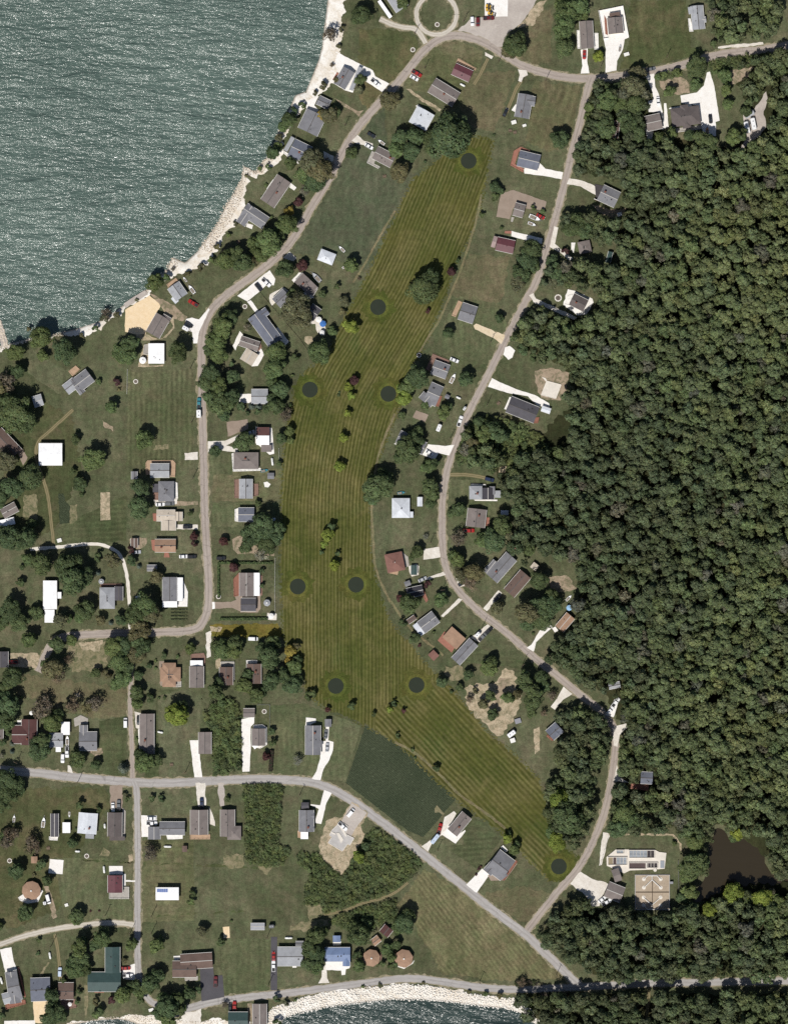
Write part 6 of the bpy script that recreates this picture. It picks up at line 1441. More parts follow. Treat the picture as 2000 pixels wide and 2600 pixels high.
def car_protos():
    P = {}
    bodies = {
     'car': [(-2.3, .70, .35, .78), (-2.2, .84, .28, .92), (-1.3, .9, .22, .98), (0, .91, .2, .96), (1.1, .9, .22, .93), (1.9, .86, .26, .84), (2.3, .68, .34, .66)],
     'suv': [(-2.35, .78, .4, .95), (-2.25, .9, .3, 1.06), (-1.2, .95, .28, 1.1), (0, .96, .26, 1.1), (1.2, .95, .28, 1.06), (2.0, .92, .3, 1.0), (2.35, .78, .4, .84)],
     'pickup': [(-2.8, .88, .42, .98), (-2.7, .95, .36, 1.02), (-0.6, .97, .34, 1.04), (.4, .98, .32, 1.06), (1.5, .97, .34, 1.06), (2.4, .94, .36, 1.0), (2.8, .8, .42, .82)],
     'van': [(-2.5, .85, .36, 1.1), (-2.4, .95, .3, 1.2), (0, .98, .28, 1.2), (1.4, .97, .28, 1.16), (2.1, .92, .3, 1.02), (2.45, .76, .38, .82)],
    }
    cab = {  # (x0 bottom, x1 bottom, x0 top, x1 top, half width bottom, top, z0, z1)
     'car': (-1.75, 1.15, -1.0, 0.35, .82, .66, .93, 1.42), 'suv': (-2.2, 1.15, -2.0, 0.5, .88, .76, 1.06, 1.72),
     'pickup': (-0.75, 1.35, -0.55, 0.7, .9, .76, 1.03, 1.78), 'van': (-2.4, 1.75, -2.3, 0.95, .92, .82, 1.16, 2.0)}
    for k in bodies:
        m = MB().loft([section(*s) for s in bodies[k]])
        me_b = m.mesh('body', [m_paint], False)
        a, b, c, d, hb, ht, z0, z1 = cab[k]
        lo = [(a, -hb, z0 - .05), (b, -hb, z0 - .05), (b, hb, z0 - .05), (a, hb, z0 - .05)]
        hi = [(c, -ht, z1 - .06), (d, -ht, z1 - .06), (d, ht, z1 - .06), (c, ht, z1 - .06)]
        gl = MB().loft([lo, hi]).mesh('glasshouse', [m_glass])
        rf = MB().loft([[(c - .06, -ht - .02, z1 - .07), (d + .06, -ht - .02, z1 - .07), (d + .06, ht + .02, z1 - .07), (c - .06, ht + .02, z1 - .07)],
                        [(c + .05, -ht + .1, z1), (d - .05, -ht + .1, z1), (d - .05, ht - .1, z1), (c + .05, ht - .1, z1)]]).mesh('roof_panel', [m_paint])
        wx = 1.42 if k in ('car', 'suv', 'van') else 1.75
        L = bodies[k][-1][0]
        P[k] = (me_b, gl, rf, wx, L, bodies[k][3][1])
    return P
CARP = car_protos()
_tyre = MB().tube((0, -.11, 0), (0, .11, 0), .34, .34, 14).mesh('tyre', [m_tyre])
_rim = MB().tube((0, -.12, 0), (0, .12, 0), .19, .19, 10).mesh('rim', [m_rim])
_hl = MB().box((0, 0, 0), (.16, .34, .16)).mesh('headlight', [m_lamp])
_tl = MB().box((0, 0, 0), (.08, .26, .2)).mesh('tail_light', [m_tail])
_bed = MB().box((-1.78, 0, 1.02), (1.75, 1.5, .06)).mesh('cargo_bed', [m_dark])
PAINT = {'white': (.82, .82, .82), 'black': (.02, .02, .022), 'red': (.33, .022, .018), 'maroon': (.12, .018, .02), 'silver': (.42, .43, .45), 'navy': (.02, .03, .07), 'teal': (.04, .2, .24), 'grey': (.14, .145, .15), 'blue': (.12, .2, .38), 'orange': (.6, .2, .03), 'yellow': (.6, .42, .05), 'tan': (.5, .42, .3), 'green': (.03, .09, .05), 'bluewhite': (.5, .58, .7)}
def wheels(root, xs, hw, r=0.34, s=1.0):
    for x in xs:
        for sy in (-1, 1):
            w = obj('wheel', _tyre, root, (x, sy * hw, .34 * s)); w.scale = (s, s, s)
            obj('rim', _rim, w)
def car(o, x0, y0, x1, y1, kind, colour, label, s=3.36):
    """front points from the first to the second point"""
    a, b = Vector(W(o, x0, y0, s)), Vector(W(o, x1, y1, s)); c = (a + b) / 2; d = b - a
    nm = {'car': 'parked_car', 'suv': 'parked_suv', 'pickup': 'pickup_truck', 'van': 'parked_van'}[kind]
    root = tag(empty(nm, (c.x, c.y, 0.1), math.atan2(d.y, d.x)), label, {'car': 'car', 'suv': 'suv', 'pickup': 'pickup', 'van': 'van'}[kind], 'vehicles parked at the houses')
    me_b, gl, rf, wx, L, hw = CARP[kind]; col = (*PAINT[colour], 1)
    ob = obj('body', me_b, root); ob.color = col
    obj('glasshouse', gl, root)
    r = obj('roof_panel', rf, root); r.color = col
    wheels(root, (-wx, wx), hw - .1)
    for sy in (-1, 1):
        obj('headlight', _hl, root, (L - .1, sy * .58, .68)); obj('tail_light', _tl, root, (-L + .02, sy * .66, .82))
    if kind == 'pickup': obj('cargo_bed', _bed, root)
    BLOCK.append([tuple(c + Vector((i, j))) for i, j in ((-2, -2), (2, -2), (2, 2), (-2, 2))])
T = (500, 0)
car(T, 1500,690, 1545,725, 'pickup', 'white', 'white pickup on the concrete apron of the grey beach house')
car(T, 1460,1135, 1515,1168, 'car', 'black', 'black car on grass by the gravel drive opposite the lake')
car(T, 1440,1235, 1492,1265, 'car', 'white', 'white car beside the brown-grey house with tan porch')
T = (1000, 0)
car(T, 165,612, 222,645, 'pickup', 'red', 'red pickup on the gravel pad in the road bend')
car(T, 145,650, 200,682, 'car', 'white', 'white car next to the red pickup in the road bend')
car(T, 665,155, 668,210, 'suv', 'white', 'white car parked at the grey gravel lot')
car(T, 714,162, 714,215, 'suv', 'maroon', 'dark red car parked at the grey gravel lot')
car(T, 780,158, 832,156, 'pickup', 'maroon', 'maroon truck at the foot of the concrete slab')
car(T, 1622,438, 1620,500, 'car', 'red', 'red car on the white drive of the warm grey house')
car(T, 936,988, 962,934, 'car', 'black', 'black car beside the grey cross-gabled house')
T = (1500, 0)
car(T, 478,596, 538,584, 'car', 'grey', 'blue-grey car driving on the hill road')
car(T, 568,838, 572,892, 'car', 'white', 'white car on the drive above the garage')
car(T, 602,978, 604,1034, 'car', 'grey', 'grey car beside the grey-brown garage')
car(T, 1012,992, 1018,1042, 'car', 'black', 'black car on the court of the big hip roof')
T = (0, 500)
car(T, 1590,1075, 1635,1105, 'car', 'black', 'black car by the white trailer near the sand yard')
car(T, 1680,925, 1622,890, 'pickup', 'red', 'red truck on the lawn by the beached boats')
T = (500, 500)
car(T, 500,740, 552,802, 'suv', 'black', 'black suv on the white parking strip')
car(T, 570,712, 614,752, 'pickup', 'white', 'white pickup on the white parking strip')
T = (1000, 500)
car(T, 1215,150, 1282,185, 'car', 'red', 'red car beside the pontoon boat on the pebble yard')
car(T, 496,1385, 532,1400, 'car', 'white', 'small white buggy beside the brown wrap deck')
T = (0, 1000)
car(T, 1565,1136, 1640,1134, 'suv', 'black', 'black suv on the drive of the tan T-shaped house')
car(T, 1340,945, 1400,942, 'car', 'white', 'white car beside the double-dormer house')
car(T, 1415,938, 1485,936, 'suv', 'grey', 'grey suv beside the double-dormer house')
car(T, 1138,1352, 1195,1348, 'car', 'silver', 'silver car beside the small brown shed')
car(T, 1538,1388, 1600,1386, 'car', 'white', 'white car on grass below the tan-brown house')
car(T, 1610,1390, 1670,1388, 'suv', 'black', 'black car on grass below the tan-brown house')
T = (500, 1000)
car(T, 18,115, 20,45, 'pickup', 'teal', 'teal pickup towing a white camper on the lake road')
car(T, 425,345, 492,320, 'suv', 'silver', 'silver car on the drive of the maroon and white house')
car(T, 172,1402, 246,1400, 'suv', 'black', 'black suv parked above the clipped hedge')
T = (1000, 1000)
car(T, 552,262, 572,205, 'pickup', 'white', 'white pickup on the verge of the wood road')
car(T, 275,485, 330,520, 'car', 'white', 'white car by the house buried under a dark tree')
car(T, 780,722, 846,738, 'suv', 'navy', 'navy car at the end of the dirt track')
car(T, 605,1168, 670,1166, 'pickup', 'red', 'red pickup below the warm grey house')
car(T, 215,1595, 270,1570, 'car', 'silver', 'silver car by the tiny grey shed')
car(T, 560,1628, 602,1605, 'car', 'black', 'black car on the road bend verge')
T = (1000, 1500)
car(T, 860,82, 902,35, 'suv', 'black', 'black suv on the drive of the brown house')
car(T, 785,362, 828,320, 'suv', 'black', 'black suv nearest the road at the L-shaped house')
car(T, 735,412, 776,370, 'pickup', 'grey', 'grey pickup at the L-shaped house with brick terrace')
T = (1500, 1500)
car(T, 140,1045, 185,995, 'suv', 'white', 'white suv on the drive at the wood road corner')
car(T, 190,975, 225,930, 'pickup', 'white', 'white pickup on the drive at the wood road corner')
T = (0, 1500)
car(T, 145,607, 78,607, 'pickup', 'red', 'red pickup on the sandy drive of the dark grey house')
car(T, 1074,1160, 1074,1090, 'van', 'white', 'white van on grass beside the brown lane')
car(T, 575,1340, 576,1410, 'pickup', 'white', 'white pickup behind the parked white boat')
car(T, 540,1398, 538,1458, 'suv', 'white', 'white suv nearest the road by the parked boat')
car(T, 1184,1080, 1184,1130, 'car', 'black', 'black car beside the long brown-grey house')
T = (500, 1500)
car(T, 446,408, 516,410, 'van', 'white', 'white van on the yellow turf strip')
car(T, 1108,1375, 1114,1295, 'car', 'silver', 'silver car on the curved white drive')
car(T, 1098,1245, 1102,1200, 'car', 'grey', 'small grey cart by the tiny garage')
T = (0, 2000)
car(T, 966,140, 968,190, 'car', 'white', 'white car on the brown drive')
car(T, 1016,182, 1016,115, 'pickup', 'grey', 'grey pickup on the brown drive')
car(T, 1265,260, 1325,262, 'car', 'white', 'white car on the apron north of the long grey house')
car(T, 1262,302, 1335,302, 'pickup', 'white', 'white pickup on the apron of the long grey house')
car(T, 405,912, 425,985, 'van', 'white', 'white van beside the ten-sided house')
car(T, 514,1605, 516,1535, 'suv', 'bluewhite', 'pale blue car on the grassy track')
car(T, 1046,1540, 1110,1537, 'car', 'red', 'red car at the dark green house')
car(T, 1060,1600, 1125,1600, 'pickup', 'white', 'white pickup at the dark green house')
T = (500, 2000)
car(T, 44,160, 42,105, 'pickup', 'navy', 'navy pickup above the grey gable house')
car(T, 1290,240, 1335,185, 'van', 'white', 'white van on the building site drive')
car(T, 1225,310, 1262,345, 'pickup', 'white', 'white pickup beside the house foundation')
car(T, 656,1470, 655,1402, 'car', 'red', 'red car on the narrow black drive')
car(T, 655,1555, 654,1485, 'pickup', 'white', 'white pickup on the narrow black drive')
car(T, 160,1690, 162,1615, 'pickup', 'maroon', 'maroon pickup on the black asphalt court')
T = (500, 2400)
car(T, 286,555, 284,500, 'car', 'black', 'black car above the dark green lake house')
car(T, 322,555, 322,492, 'pickup', 'red', 'red pickup above the dark green lake house')
T = (1000, 2000)
car(T, 380,385, 400,310, 'pickup', 'red', 'red pickup beside the brown-grey gable house')
T = (1500, 2000)
car(T, 78,962, 106,940, 'car', 'white', 'white car below the large plant building')
car(T, 110,985, 150,965, 'pickup', 'white', 'white pickup below the large plant building')

# ------------------------------------------------------------------ boats, trailers, campers
m_hull = N('boat_hull', 0.35, 0.5)
_oi = m_hull.node('ShaderNodeObjectInfo'); m_hull.base(_oi.outputs['Color']); m_hull = m_hull.m
def hull_mesh():
    m = MB(); rings = []
    for x, w, z in ((-2.8, .92, .0), (-1.5, 1.02, -.02), (0, 1.04, 0), (1.2, .9, .06), (2.1, .55, .16), (2.75, .08, .32)):
        rings.append([(x, -w, .95), (x, -w * .8, .55), (x, 0, .38 + z), (x, w * .8, .55), (x, w, .95), (x, w * .86, .97), (x, w * .8, .72), (x, -w * .8, .72), (x, -w * .86, .97)])
    return m.loft(rings).mesh('hull', [m_hull])
_hull = hull_mesh()
_cockpit = MB().prism([(-2.4, -.72), (.6, -.74), (.6, .74), (-2.4, .72)], .74, .78).box((-1.2, .4, .92), (.5, .5, .3)).box((-1.2, -.4, .92), (.5, .5, .3)).mesh('cockpit', [plain('boat_seats', lin(150, 140, 128), 0.7)])
_screen = MB().poly([(.75, -.75, .98), (.75, .75, .98), (.35, .6, 1.35), (.35, -.6, 1.35)]).poly([(.35, -.6, 1.34), (.35, .6, 1.34), (.74, .75, .97), (.74, -.75, .97)]).mesh('windscreen', [m_glass])
_motor = MB().box((-3.0, 0, .95), (.45, .4, .55)).box((-3.05, 0, .5), (.2, .14, .6)).mesh('outboard_motor', [m_dark])
_trail = MB().box((.3, -.5, .3), (5.6, .09, .1)).box((.3, .5, .3), (5.6, .09, .1)).box((-1.8, 0, .3), (.1, 1.7, .1)).box((3.4, 0, .3), (1.4, .1, .1)).box((1.2, 0, .34), (.1, 1.1, .3)).mesh('trailer_frame', [plain('galvanised_steel', lin(160, 162, 165), 0.45, metallic=0.5)])
def boat(o, x0, y0, x1, y1, colour, label, scale=None):
    a, b = Vector(W(o, x0, y0)), Vector(W(o, x1, y1)); c = (a + b) / 2; d = b - a
    root = tag(empty('motor_boat', (c.x, c.y, 0.03), math.atan2(d.y, d.x)), label, 'boat', 'boats parked on land')
    s = d.length / 5.8; root.scale = (s, s, s)
    h = obj('hull', _hull, root); h.color = (*PAINT[colour], 1)
    obj('cockpit', _cockpit, root); obj('windscreen', _screen, root); obj('outboard_motor', _motor, root)
    t = obj('trailer_frame', _trail, root)
    for sy in (-1, 1):
        w = obj('wheel', _tyre, root, (-1.8, sy * .95, .3)); w.scale = (.85, .85, .85)
boat((500, 0), 1600,1235, 1545,1195, 'white', 'white boat by the brown-grey house with tan porch')
boat((0, 500), 1595,725, 1565,685, 'white', 'small white rowing boat beside the silver cottage')
boat((0, 500), 1662,825, 1612,755, 'white', 'long white boat beside the silver cottage')
boat((500, 500), 1260,470, 1212,422, 'white', 'white boat north of the white hip roof')
boat((500, 500), 1055,725, 985,650, 'silver', 'silver pontoon boat beside the brown house')
boat((500, 500), 1240,610, 1285,580, 'white', 'white boat under the tree on the meadow edge')
boat((1000, 500), 1140,220, 1208,245, 'white', 'white boat on the lawn below the pebble yard')
boat((1000, 500), 1150,160, 1245,200, 'white', 'white covered boat on the pebble yard')
boat((500, 1000), 545,662, 610,648, 'teal', 'teal covered boat beside the wide brown-grey house')
boat((1000, 1000), 28,850, 95,840, 'teal', 'pale teal boat above the pyramid-roofed house')
boat((1000, 1000), 1035,1330, 980,1300, 'red', 'red and white boat behind the L-shaped house')
boat((0, 1500), 577,1320, 578,1235, 'white', 'white boat between the metal shed and pickups')
boat((0, 2000), 368,340, 380,252, 'white', 'long white boat beside the narrow mobile home')
boat((0, 2000), 120,295, 126,235, 'white', 'small white boat alone on the west lawn')
boat((0, 2000), 594,205, 594,252, 'white', 'tiny white dinghy above the small white shed')
boat((1500, 0), 240,440, 250,380, 'silver', 'boat on a trailer beside the white drive')
boat((1500, 0), 985,1150, 990,1085, 'orange', 'orange boat at the corner of the concrete court')
boat((1000, 1500), 1465,85, 1510,40, 'white', 'white boat beside the wood clearing')
boat((1000, 500), 480,1590, 520,1510, 'white', 'white boat frame beside the brown wrap deck')
def camper(o, x0, y0, x1, y1, label, name='camper_trailer', colour='white', w=2.3):
    a, b = Vector(W(o, x0, y0)), Vector(W(o, x1, y1)); c = (a + b) / 2; d = b - a; L = d.length
    root = tag(empty(name, (c.x, c.y, 0.1), math.atan2(d.y, d.x)), label, 'trailer', 'trailers parked outdoors')
    bd = MB().loft([section(x, w / 2 - e, .5 + e, 2.75 - e, .22) for x, e in ((-L / 2, .25), (-L / 2 + .2, 0), (L / 2 - .35, 0), (L / 2, .3))]).build('body', m_paint, root); bd.color = (*PAINT[colour], 1)
    for x in (-L * .22, L * .2): MB().box((x, 0, 2.8), (.5, .5, .16)).build('roof_vent', m_rim, root)
    for sy in (-1, 1): MB().box((L * .12, sy * (w / 2 + .01), 1.8), (1.1, .05, .6)).build('window', m_glass, root)
    MB().box((-L * .2, -(w / 2 + .01), 1.45), (.7, .05, 1.7)).build('door', m_trim, root)
    MB().tube((L / 2, -.5, .5), (L / 2 + 1.1, 0, .5), .06).tube((L / 2, .5, .5), (L / 2 + 1.1, 0, .5), .06).build('drawbar', m_dark, root)
    wheels(root, (-.4, .4) if L > 5 else (0,), w / 2 - .1)
camper((500, 1000), 20,205, 18,135, 'white camper trailer towed on the lake road')
camper((1500, 0), 1335,1140, 1312,1042, 'white camper nearest the wood in the trailer clearing')
camper((1500, 0), 1388,1110, 1368,1010, 'white camper beside the gravel track clearing')
camper((1500, 0), 1310,1000, 1385,960, 'grey flatbed camper above the two white campers', colour='silver')
camper((1000, 1000), 370,320, 395,260, 'white camper on grass between road and buried house', w=2.0)
camper((1000, 1500), 970,1240, 1030,1195, 'white box trailer below the straw ground')
camper((1000, 1500), 695,390, 730,355, 'small white trailer beside the grey pickup', w=1.9)
camper((1000, 2000), 320,470, 380,395, 'pale blue trailer behind the red pickup', colour='bluewhite', w=2.0)
camper((0, 500), 1562,1110, 1612,1138, 'white utility trailer by the sand yard house', w=2.0)
camper((0, 2000), 386,965, 390,995, 'little white trailer beside the ten-sided house', w=1.6)
camper((500, 2000), 615,1180, 662,1176, 'dark equipment trailer beside the storage trailer', colour='grey', w=1.8)
camper((1000, 1000), 590,140, 612,110, 'small white cart on the wood road verge', w=1.2)

# yellow machines on the slab
def loader(o, x0, y0, x1, y1, label):
    a, b = Vector(W(o, x0, y0)), Vector(W(o, x1, y1)); c = (a + b) / 2; d = b - a
    r = tag(empty('wheel_loader', (c.x, c.y, 0.12), math.atan2(d.y, d.x)), label, 'loader', 'machines on the concrete slab')
    MB().loft([section(-1.6, .7, .6, 1.4), section(.4, .75, .55, 1.5), section(1.0, .6, .55, 1.1)]).build('body', plain('machine_yellow', lin(216, 170, 60), 0.45), r)
    MB().loft([[(-.6, -.6, 1.4), (.5, -.6, 1.4), (.5, .6, 1.4), (-.6, .6, 1.4)], [(-.5, -.55, 2.3), (.3, -.55, 2.3), (.3, .55, 2.3), (-.5, .55, 2.3)]]).build('cab', m_glass, r)
    for sy in (-1, 1): MB().box((1.3, sy * .5, .9), (1.6, .14, .2)).build('lift_arm', m_dark, r)
    MB().loft([[(2.0, -1.0, .1), (2.0, 1.0, .1), (2.0, 1.0, .8), (2.0, -1.0, .8)], [(2.6, -1.0, .1), (2.6, 1.0, .1), (2.3, 1.0, .2), (2.3, -1.0, .2)]]).build('bucket', m_dark, r)
    wheels(r, (-1.0, .8), .75, s=1.3)
loader((1000, 0), 785,50, 830,60, 'yellow loader furthest up the concrete slab')
loader((1000, 0), 785,85, 830,75, 'yellow loader in the middle of the concrete slab')
loader((1000, 0), 790,110, 860,125, 'yellow loader with its bucket out, lowest on the slab')

# ------------------------------------------------------------------ poles, tanks, tables, fire rings
m_wood = plain('weathered_wood', lin(120, 104, 88), 0.9, var=0.15)
_pole = MB().tube((0, 0, 0), (0, 0, 9.2), .16, .11, 8).mesh('pole', [m_wood])
_arm = MB().box((0, 0, 8.5), (2.2, .12, .14)).mesh('crossarm', [m_wood])
_ins = MB().tube((0, 0, 8.57), (0, 0, 8.8), .07, .05, 6).mesh('insulator', [m_rim])
_pbase = MB().tube((0, 0, 0), (0, 0, .5), .55, .5, 8).mesh('meter_box', [m_trim])
def pole(o, x, y, label, s=3.36):
    p = W(o, x, y, s)
    r = tag(empty('utility_pole', (p[0], p[1], 0), (x * 7 % 31) / 10), label, 'pole', 'wooden utility poles')
    obj('pole', _pole, r); obj('crossarm', _arm, r)
    for dx in (-.95, 0, .95): obj('insulator', _ins, r, (dx, 0, 0))
for o, x, y, near in (((1000, 0), 590,190, 'beside the gravel lot'), ((1000, 0), 262,585, 'by the red pickup in the road bend'), ((1000, 0), 890,530, 'by the dark tree at the road bend'), ((1000, 0), 1290,690, 'above the striped lot'),
    ((1000, 0), 178,290, 'beside the loop drive link'), ((1500, 0), 640,492, 'on the hill lawn verge'), ((1500, 0), 68,600, 'between the two white drives'), ((500, 0), 1262,1075, 'on the lawn of the lake cottages'),
    ((1000, 1000), 790,100, 'by the long dark grey house'), ((1000, 1000), 478,385, 'on the verge below the white camper'), ((1000, 1000), 310,1270, 'north of the gravel pull-in'), ((1000, 1000), 412,1670, 'on the wood road bend'),
    ((1000, 1500), 750,315, 'by the black suv at the L-shaped house'), ((1000, 1500), 1095,628, 'above the straw ground'), ((1000, 500), 820,1245, 'below the sand drive'), ((1500, 2000), 180,150, 'at the wood edge by the red deck house'),
    ((0, 1000), 1640,240, 'on the mown field verge'), ((0, 1000), 1648,720, 'beside the grey house on the tan deck'), ((0, 1500), 150,1455, 'north of the cross road by the spruces'), ((0, 1500), 1585,1545, 'north of the cross road by the box shed'), ((0, 1500), 670,1625, 'south of the cross road'),
    ((0, 2000), 908,1078, 'beside the two tiny red shrubs'), ((0, 2000), 1118,1230, 'at the gravel lane junction'), ((0, 2000), 1300,1085, 'below the white barn with panels'), ((0, 2000), 445,1340, 'beside the grassy track'), ((0, 2000), 1300,1230, 'on the lawn east of the side road'),
    ((500, 2000), 880,55, 'above the dormered house'), ((500, 2000), 605,1262, 'below the storage trailer'), ((500, 2000), 615,1670, 'beside the narrow black drive'), ((1000, 2000), 372,525, 'by the brown-grey gable house'), ((1000, 2000), 1385,1590, 'at the foot of the hay field'),
    ((1000, 2000), 730,1650, 'on the shore road verge'), ((500, 1500), 150,400, 'at the head of the footpath'), ((0, 500), 1625,1465, 'on the lake road verge below the white cottage')):
    pole(o, x, y, 'wooden utility pole ' + near)

m_tank = plain('white_tank', lin(240, 240, 236), 0.4, var=0.04)
def tank(o, x0, y0, x1, y1, label):
    a, b = Vector(W(o, x0, y0)), Vector(W(o, x1, y1)); c = (a + b) / 2; d = b - a; L = max(2.6, d.length)
    r = tag(empty('propane_tank', (c.x, c.y, 0.02), math.atan2(d.y, d.x)), label, 'gas tank', 'white propane tanks')
    R = .55; rings = []
    for x, k in ((-L / 2, .25), (-L / 2 + .2, .75), (-L / 2 + .5, 1), (L / 2 - .5, 1), (L / 2 - .2, .75), (L / 2, .25)):
        rings.append([(x, R * k * math.cos(t), .85 + R * k * math.sin(t)) for t in [i * math.pi / 6 for i in range(12)]])
    MB().loft(rings).build('tank', m_tank, r, smooth=True)
    MB().tube((0, 0, 1.35), (0, 0, 1.6), .22, .2, 8).build('valve_dome', m_tank, r)
    for x in (-L * .28, L * .28): MB().box((x, 0, .2), (.14, .8, .45)).build('saddle', m_lot if False else m_trim, r)
tank((1000, 0), 562,715, 605,738, 'white propane tank beside the maroon cottage in the bend')
tank((0, 2000), 645,540, 685,542, 'white propane tank below the silver metal roof')
tank((0, 2000), 1400,500, 1465,502, 'white propane tank below the long grey junction house')
tank((0, 2000), 425,1400, 435,1460, 'white propane tank on grass above the slate blue house')
tank((0, 2400), 8,270, 25,330, 'white propane tank beside the corner lake house')
tank((500, 2000), 750,1280, 816,1280, 'white propane tank above the grey ranch house')
tank((1000, 1000), 530,25, 568,42, 'white propane tank by the fairway cottages')
tank((0, 2000), 888,665, 894,728, 'white propane tank beside the maroon metal roof')
tank((500, 1000), 640,545, 648,612, 'white propane tank beside the fairway edge rail')
tank((0, 1500), 1345,1200, 1395,1210, 'white propane tank beside the long brown-grey house')
tank((0, 2000), 896,305, 898,345, 'white propane tank beside the dark brown house')
_top = MB().box((0, 0, .75), (1.8, .75, .06)).mesh('table_top', [m_wood])
_bench = MB().box((0, 0, .45), (1.8, .26, .05)).mesh('bench', [m_wood])
_tleg = MB().tube((0, -.7, 0), (0, .25, .72), .05).tube((0, .7, 0), (0, -.25, .72), .05).mesh('leg', [m_wood])
def table(o, x, y, label, rz=0.4):
    p = W(o, x, y); r = tag(empty('picnic_table', (p[0], p[1], .01), rz), label, 'table', 'picnic tables')
    obj('table_top', _top, r)
    for sy in (-.68, .68): obj('bench', _bench, r, (0, sy, 0))
    for x_ in (-.65, .65): obj('leg', _tleg, r, (x_, 0, 0))
table((500, 500), 355,385, 'picnic table on the lawn above the white beach', 0.8)
table((1000, 0), 990,1115, 'picnic table below the grey cross-gabled house', 0.0)
table((1000, 0), 1030,1130, 'second picnic table below the grey cross-gabled house', 0.2)
table((0, 2000), 415,515, 'picnic table beside the brownish trees', 0.2)
table((1000, 1000), 890,80, 'picnic table by the long dark grey house', 0.7)
table((0, 1500), 1465,1482, 'picnic table beside the cross road lawn', 0.1)
table((500, 0), 1600,1505, 'wooden table at the meadow corner', 0.3)
_ring = MB()
for i in range(12):
    a = 2 * math.pi * i / 12
    _ring.box((1.15 * math.cos(a), 1.15 * math.sin(a), .14), (.42, .5, .3), a)
_ring = _ring.mesh('stone_ring', [m_rock])
_ash = disc_mesh('ash', 0.98, 0.09, plain('ash', lin(110, 100, 92), 0.95), 20)
def fire(o, x, y, label, s=1.0):
    p = W(o, x, y); r = tag(empty('fire_ring', (p[0], p[1], 0.0)), label, 'fire pit', 'stone fire rings'); r.scale = (s, s, 1)
    obj('stone_ring', _ring, r); obj('ash_bed', _ash, r)
for o, x, y, l in (((0, 500), 1160,1575, 'on the mown field below the white cottage'), ((1000, 500), 1398,862, 'large at the wood edge by the dark house'), ((0, 2000), 85,623, 'beside the tiny tan-brown shed'), ((0, 2000), 742,583, 'on the lawn by the garden bed'),
    ((500, 1500), 575,1030, 'in the fenced lawn by the grey garage'), ((500, 500), 410,935, 'behind the fence of the blue-grey ranch'), ((1000, 500), 212,1350, 'on the fairway edge by the brown wrap deck'), ((1000, 0), 368,210, 'inside the round loop drive'), ((1000, 0), 160,425, 'beside the lake road verge rocks'), ((500, 1500), 185,50, 'beside the hedged drive')):
    fire(o, x, y, 'stone fire ring ' + l, 1.35 if l.startswith('large') else 0.9)

# ------------------------------------------------------------------ hedges, fences, walls
def box_hedge(name, o, flat, w, h, colour, label, cat='hedge'):
    pts = [Vector(p) for p in WL(o, flat)]; rng = np.random.default_rng(5)
    Vs, Fs, Ts = [], [], []; n = 0; core = MB()
    for i in range(len(pts) - 1):
        a, b = pts[i], pts[i + 1]; d = b - a; L = d.length; ang = math.atan2(d.y, d.x); ex = d / L; ey = Vector((-ex.y, ex.x))
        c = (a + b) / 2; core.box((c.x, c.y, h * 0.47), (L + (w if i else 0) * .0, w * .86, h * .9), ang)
        m = int(L * (w + 2 * h) * 9)
        t = rng.uniform(0, L, m); s = rng.uniform(-w / 2 - h, w / 2 + h, m)
        off = np.clip(s, -w / 2, w / 2); z = h - np.clip(np.abs(s) - w / 2, 0, h)
        P = np.stack([a.x + ex.x * t + ey.x * off, a.y + ex.y * t + ey.y * off, z], -1) + rng.normal(0, .05, (m, 3))
        Nn = np.where((np.abs(s) > w / 2)[:, None], np.stack([ey.x * np.sign(s), ey.y * np.sign(s), np.full(m, .3)], -1), np.array([0, 0, 1.0])) + rng.normal(0, .45, (m, 3))
        Nn /= np.linalg.norm(Nn, axis=1)[:, None]; t1 = np.cross(Nn, rng.normal(0, 1, (m, 3))); t1 /= np.linalg.norm(t1, axis=1)[:, None]; t2 = np.cross(Nn, t1)
        q = rng.uniform(.12, .26, m)[:, None]
        Vs.append(np.stack([P - t1 * q, P - t2 * q * .6, P + t1 * q, P + t2 * q * .6], 1).reshape(-1, 3)); Fs.append(np.arange(m * 4).reshape(-1, 4) + n); n += m * 4
        sh = rng.uniform(.75, 1.25, m); Ts.append(np.stack([sh, sh, sh, np.ones(m)], -1).repeat(4, 0))
    root = tag(empty(name, (0, 0, 0)), label, cat)
    V = np.concatenate(Vs); me = np_mesh('foliage', V, np.concatenate(Fs), m_leaf)
    at = me.attributes.new('tint', 'FLOAT_COLOR', 'POINT'); at.data.foreach_set('color', np.ascontiguousarray(np.concatenate(Ts), np.float32).ravel())
    f = obj('foliage', me, root); f.color = (*colour, 1)
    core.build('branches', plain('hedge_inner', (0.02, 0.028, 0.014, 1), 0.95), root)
box_hedge('clipped_hedge', (500, 1000), [650,1442, 186,1442, 186,1690, 190,1740], 1.1, 1.5, (0.15, 0.215, 0.08), 'clipped bright green hedge around the grey and white house')
box_hedge('clipped_hedge', (500, 1500), [200,240, 605,238], 1.2, 1.5, (0.15, 0.215, 0.08), 'straight clipped green hedge above the yellow turf')
box_hedge('copper_hedge', (500, 1500), [640,1360, 628,1540], 1.9, 1.8, (0.08, 0.04, 0.04), 'dark red hedge strip beside the round-ended house')
box_hedge('bed_hedge', (0, 1500), [1460,160, 1600,160], .7, .5, (0.13, 0.14, 0.07), 'top row of low vegetable hedging by the workshop')
for k, y in enumerate((188, 215, 244)):
    box_hedge('bed_hedge', (0, 1500), [1460,y, 1600,y], .7, .5, (0.13, 0.14, 0.07), ('second', 'third', 'lowest')[k] + ' row of low vegetable hedging by the workshop')
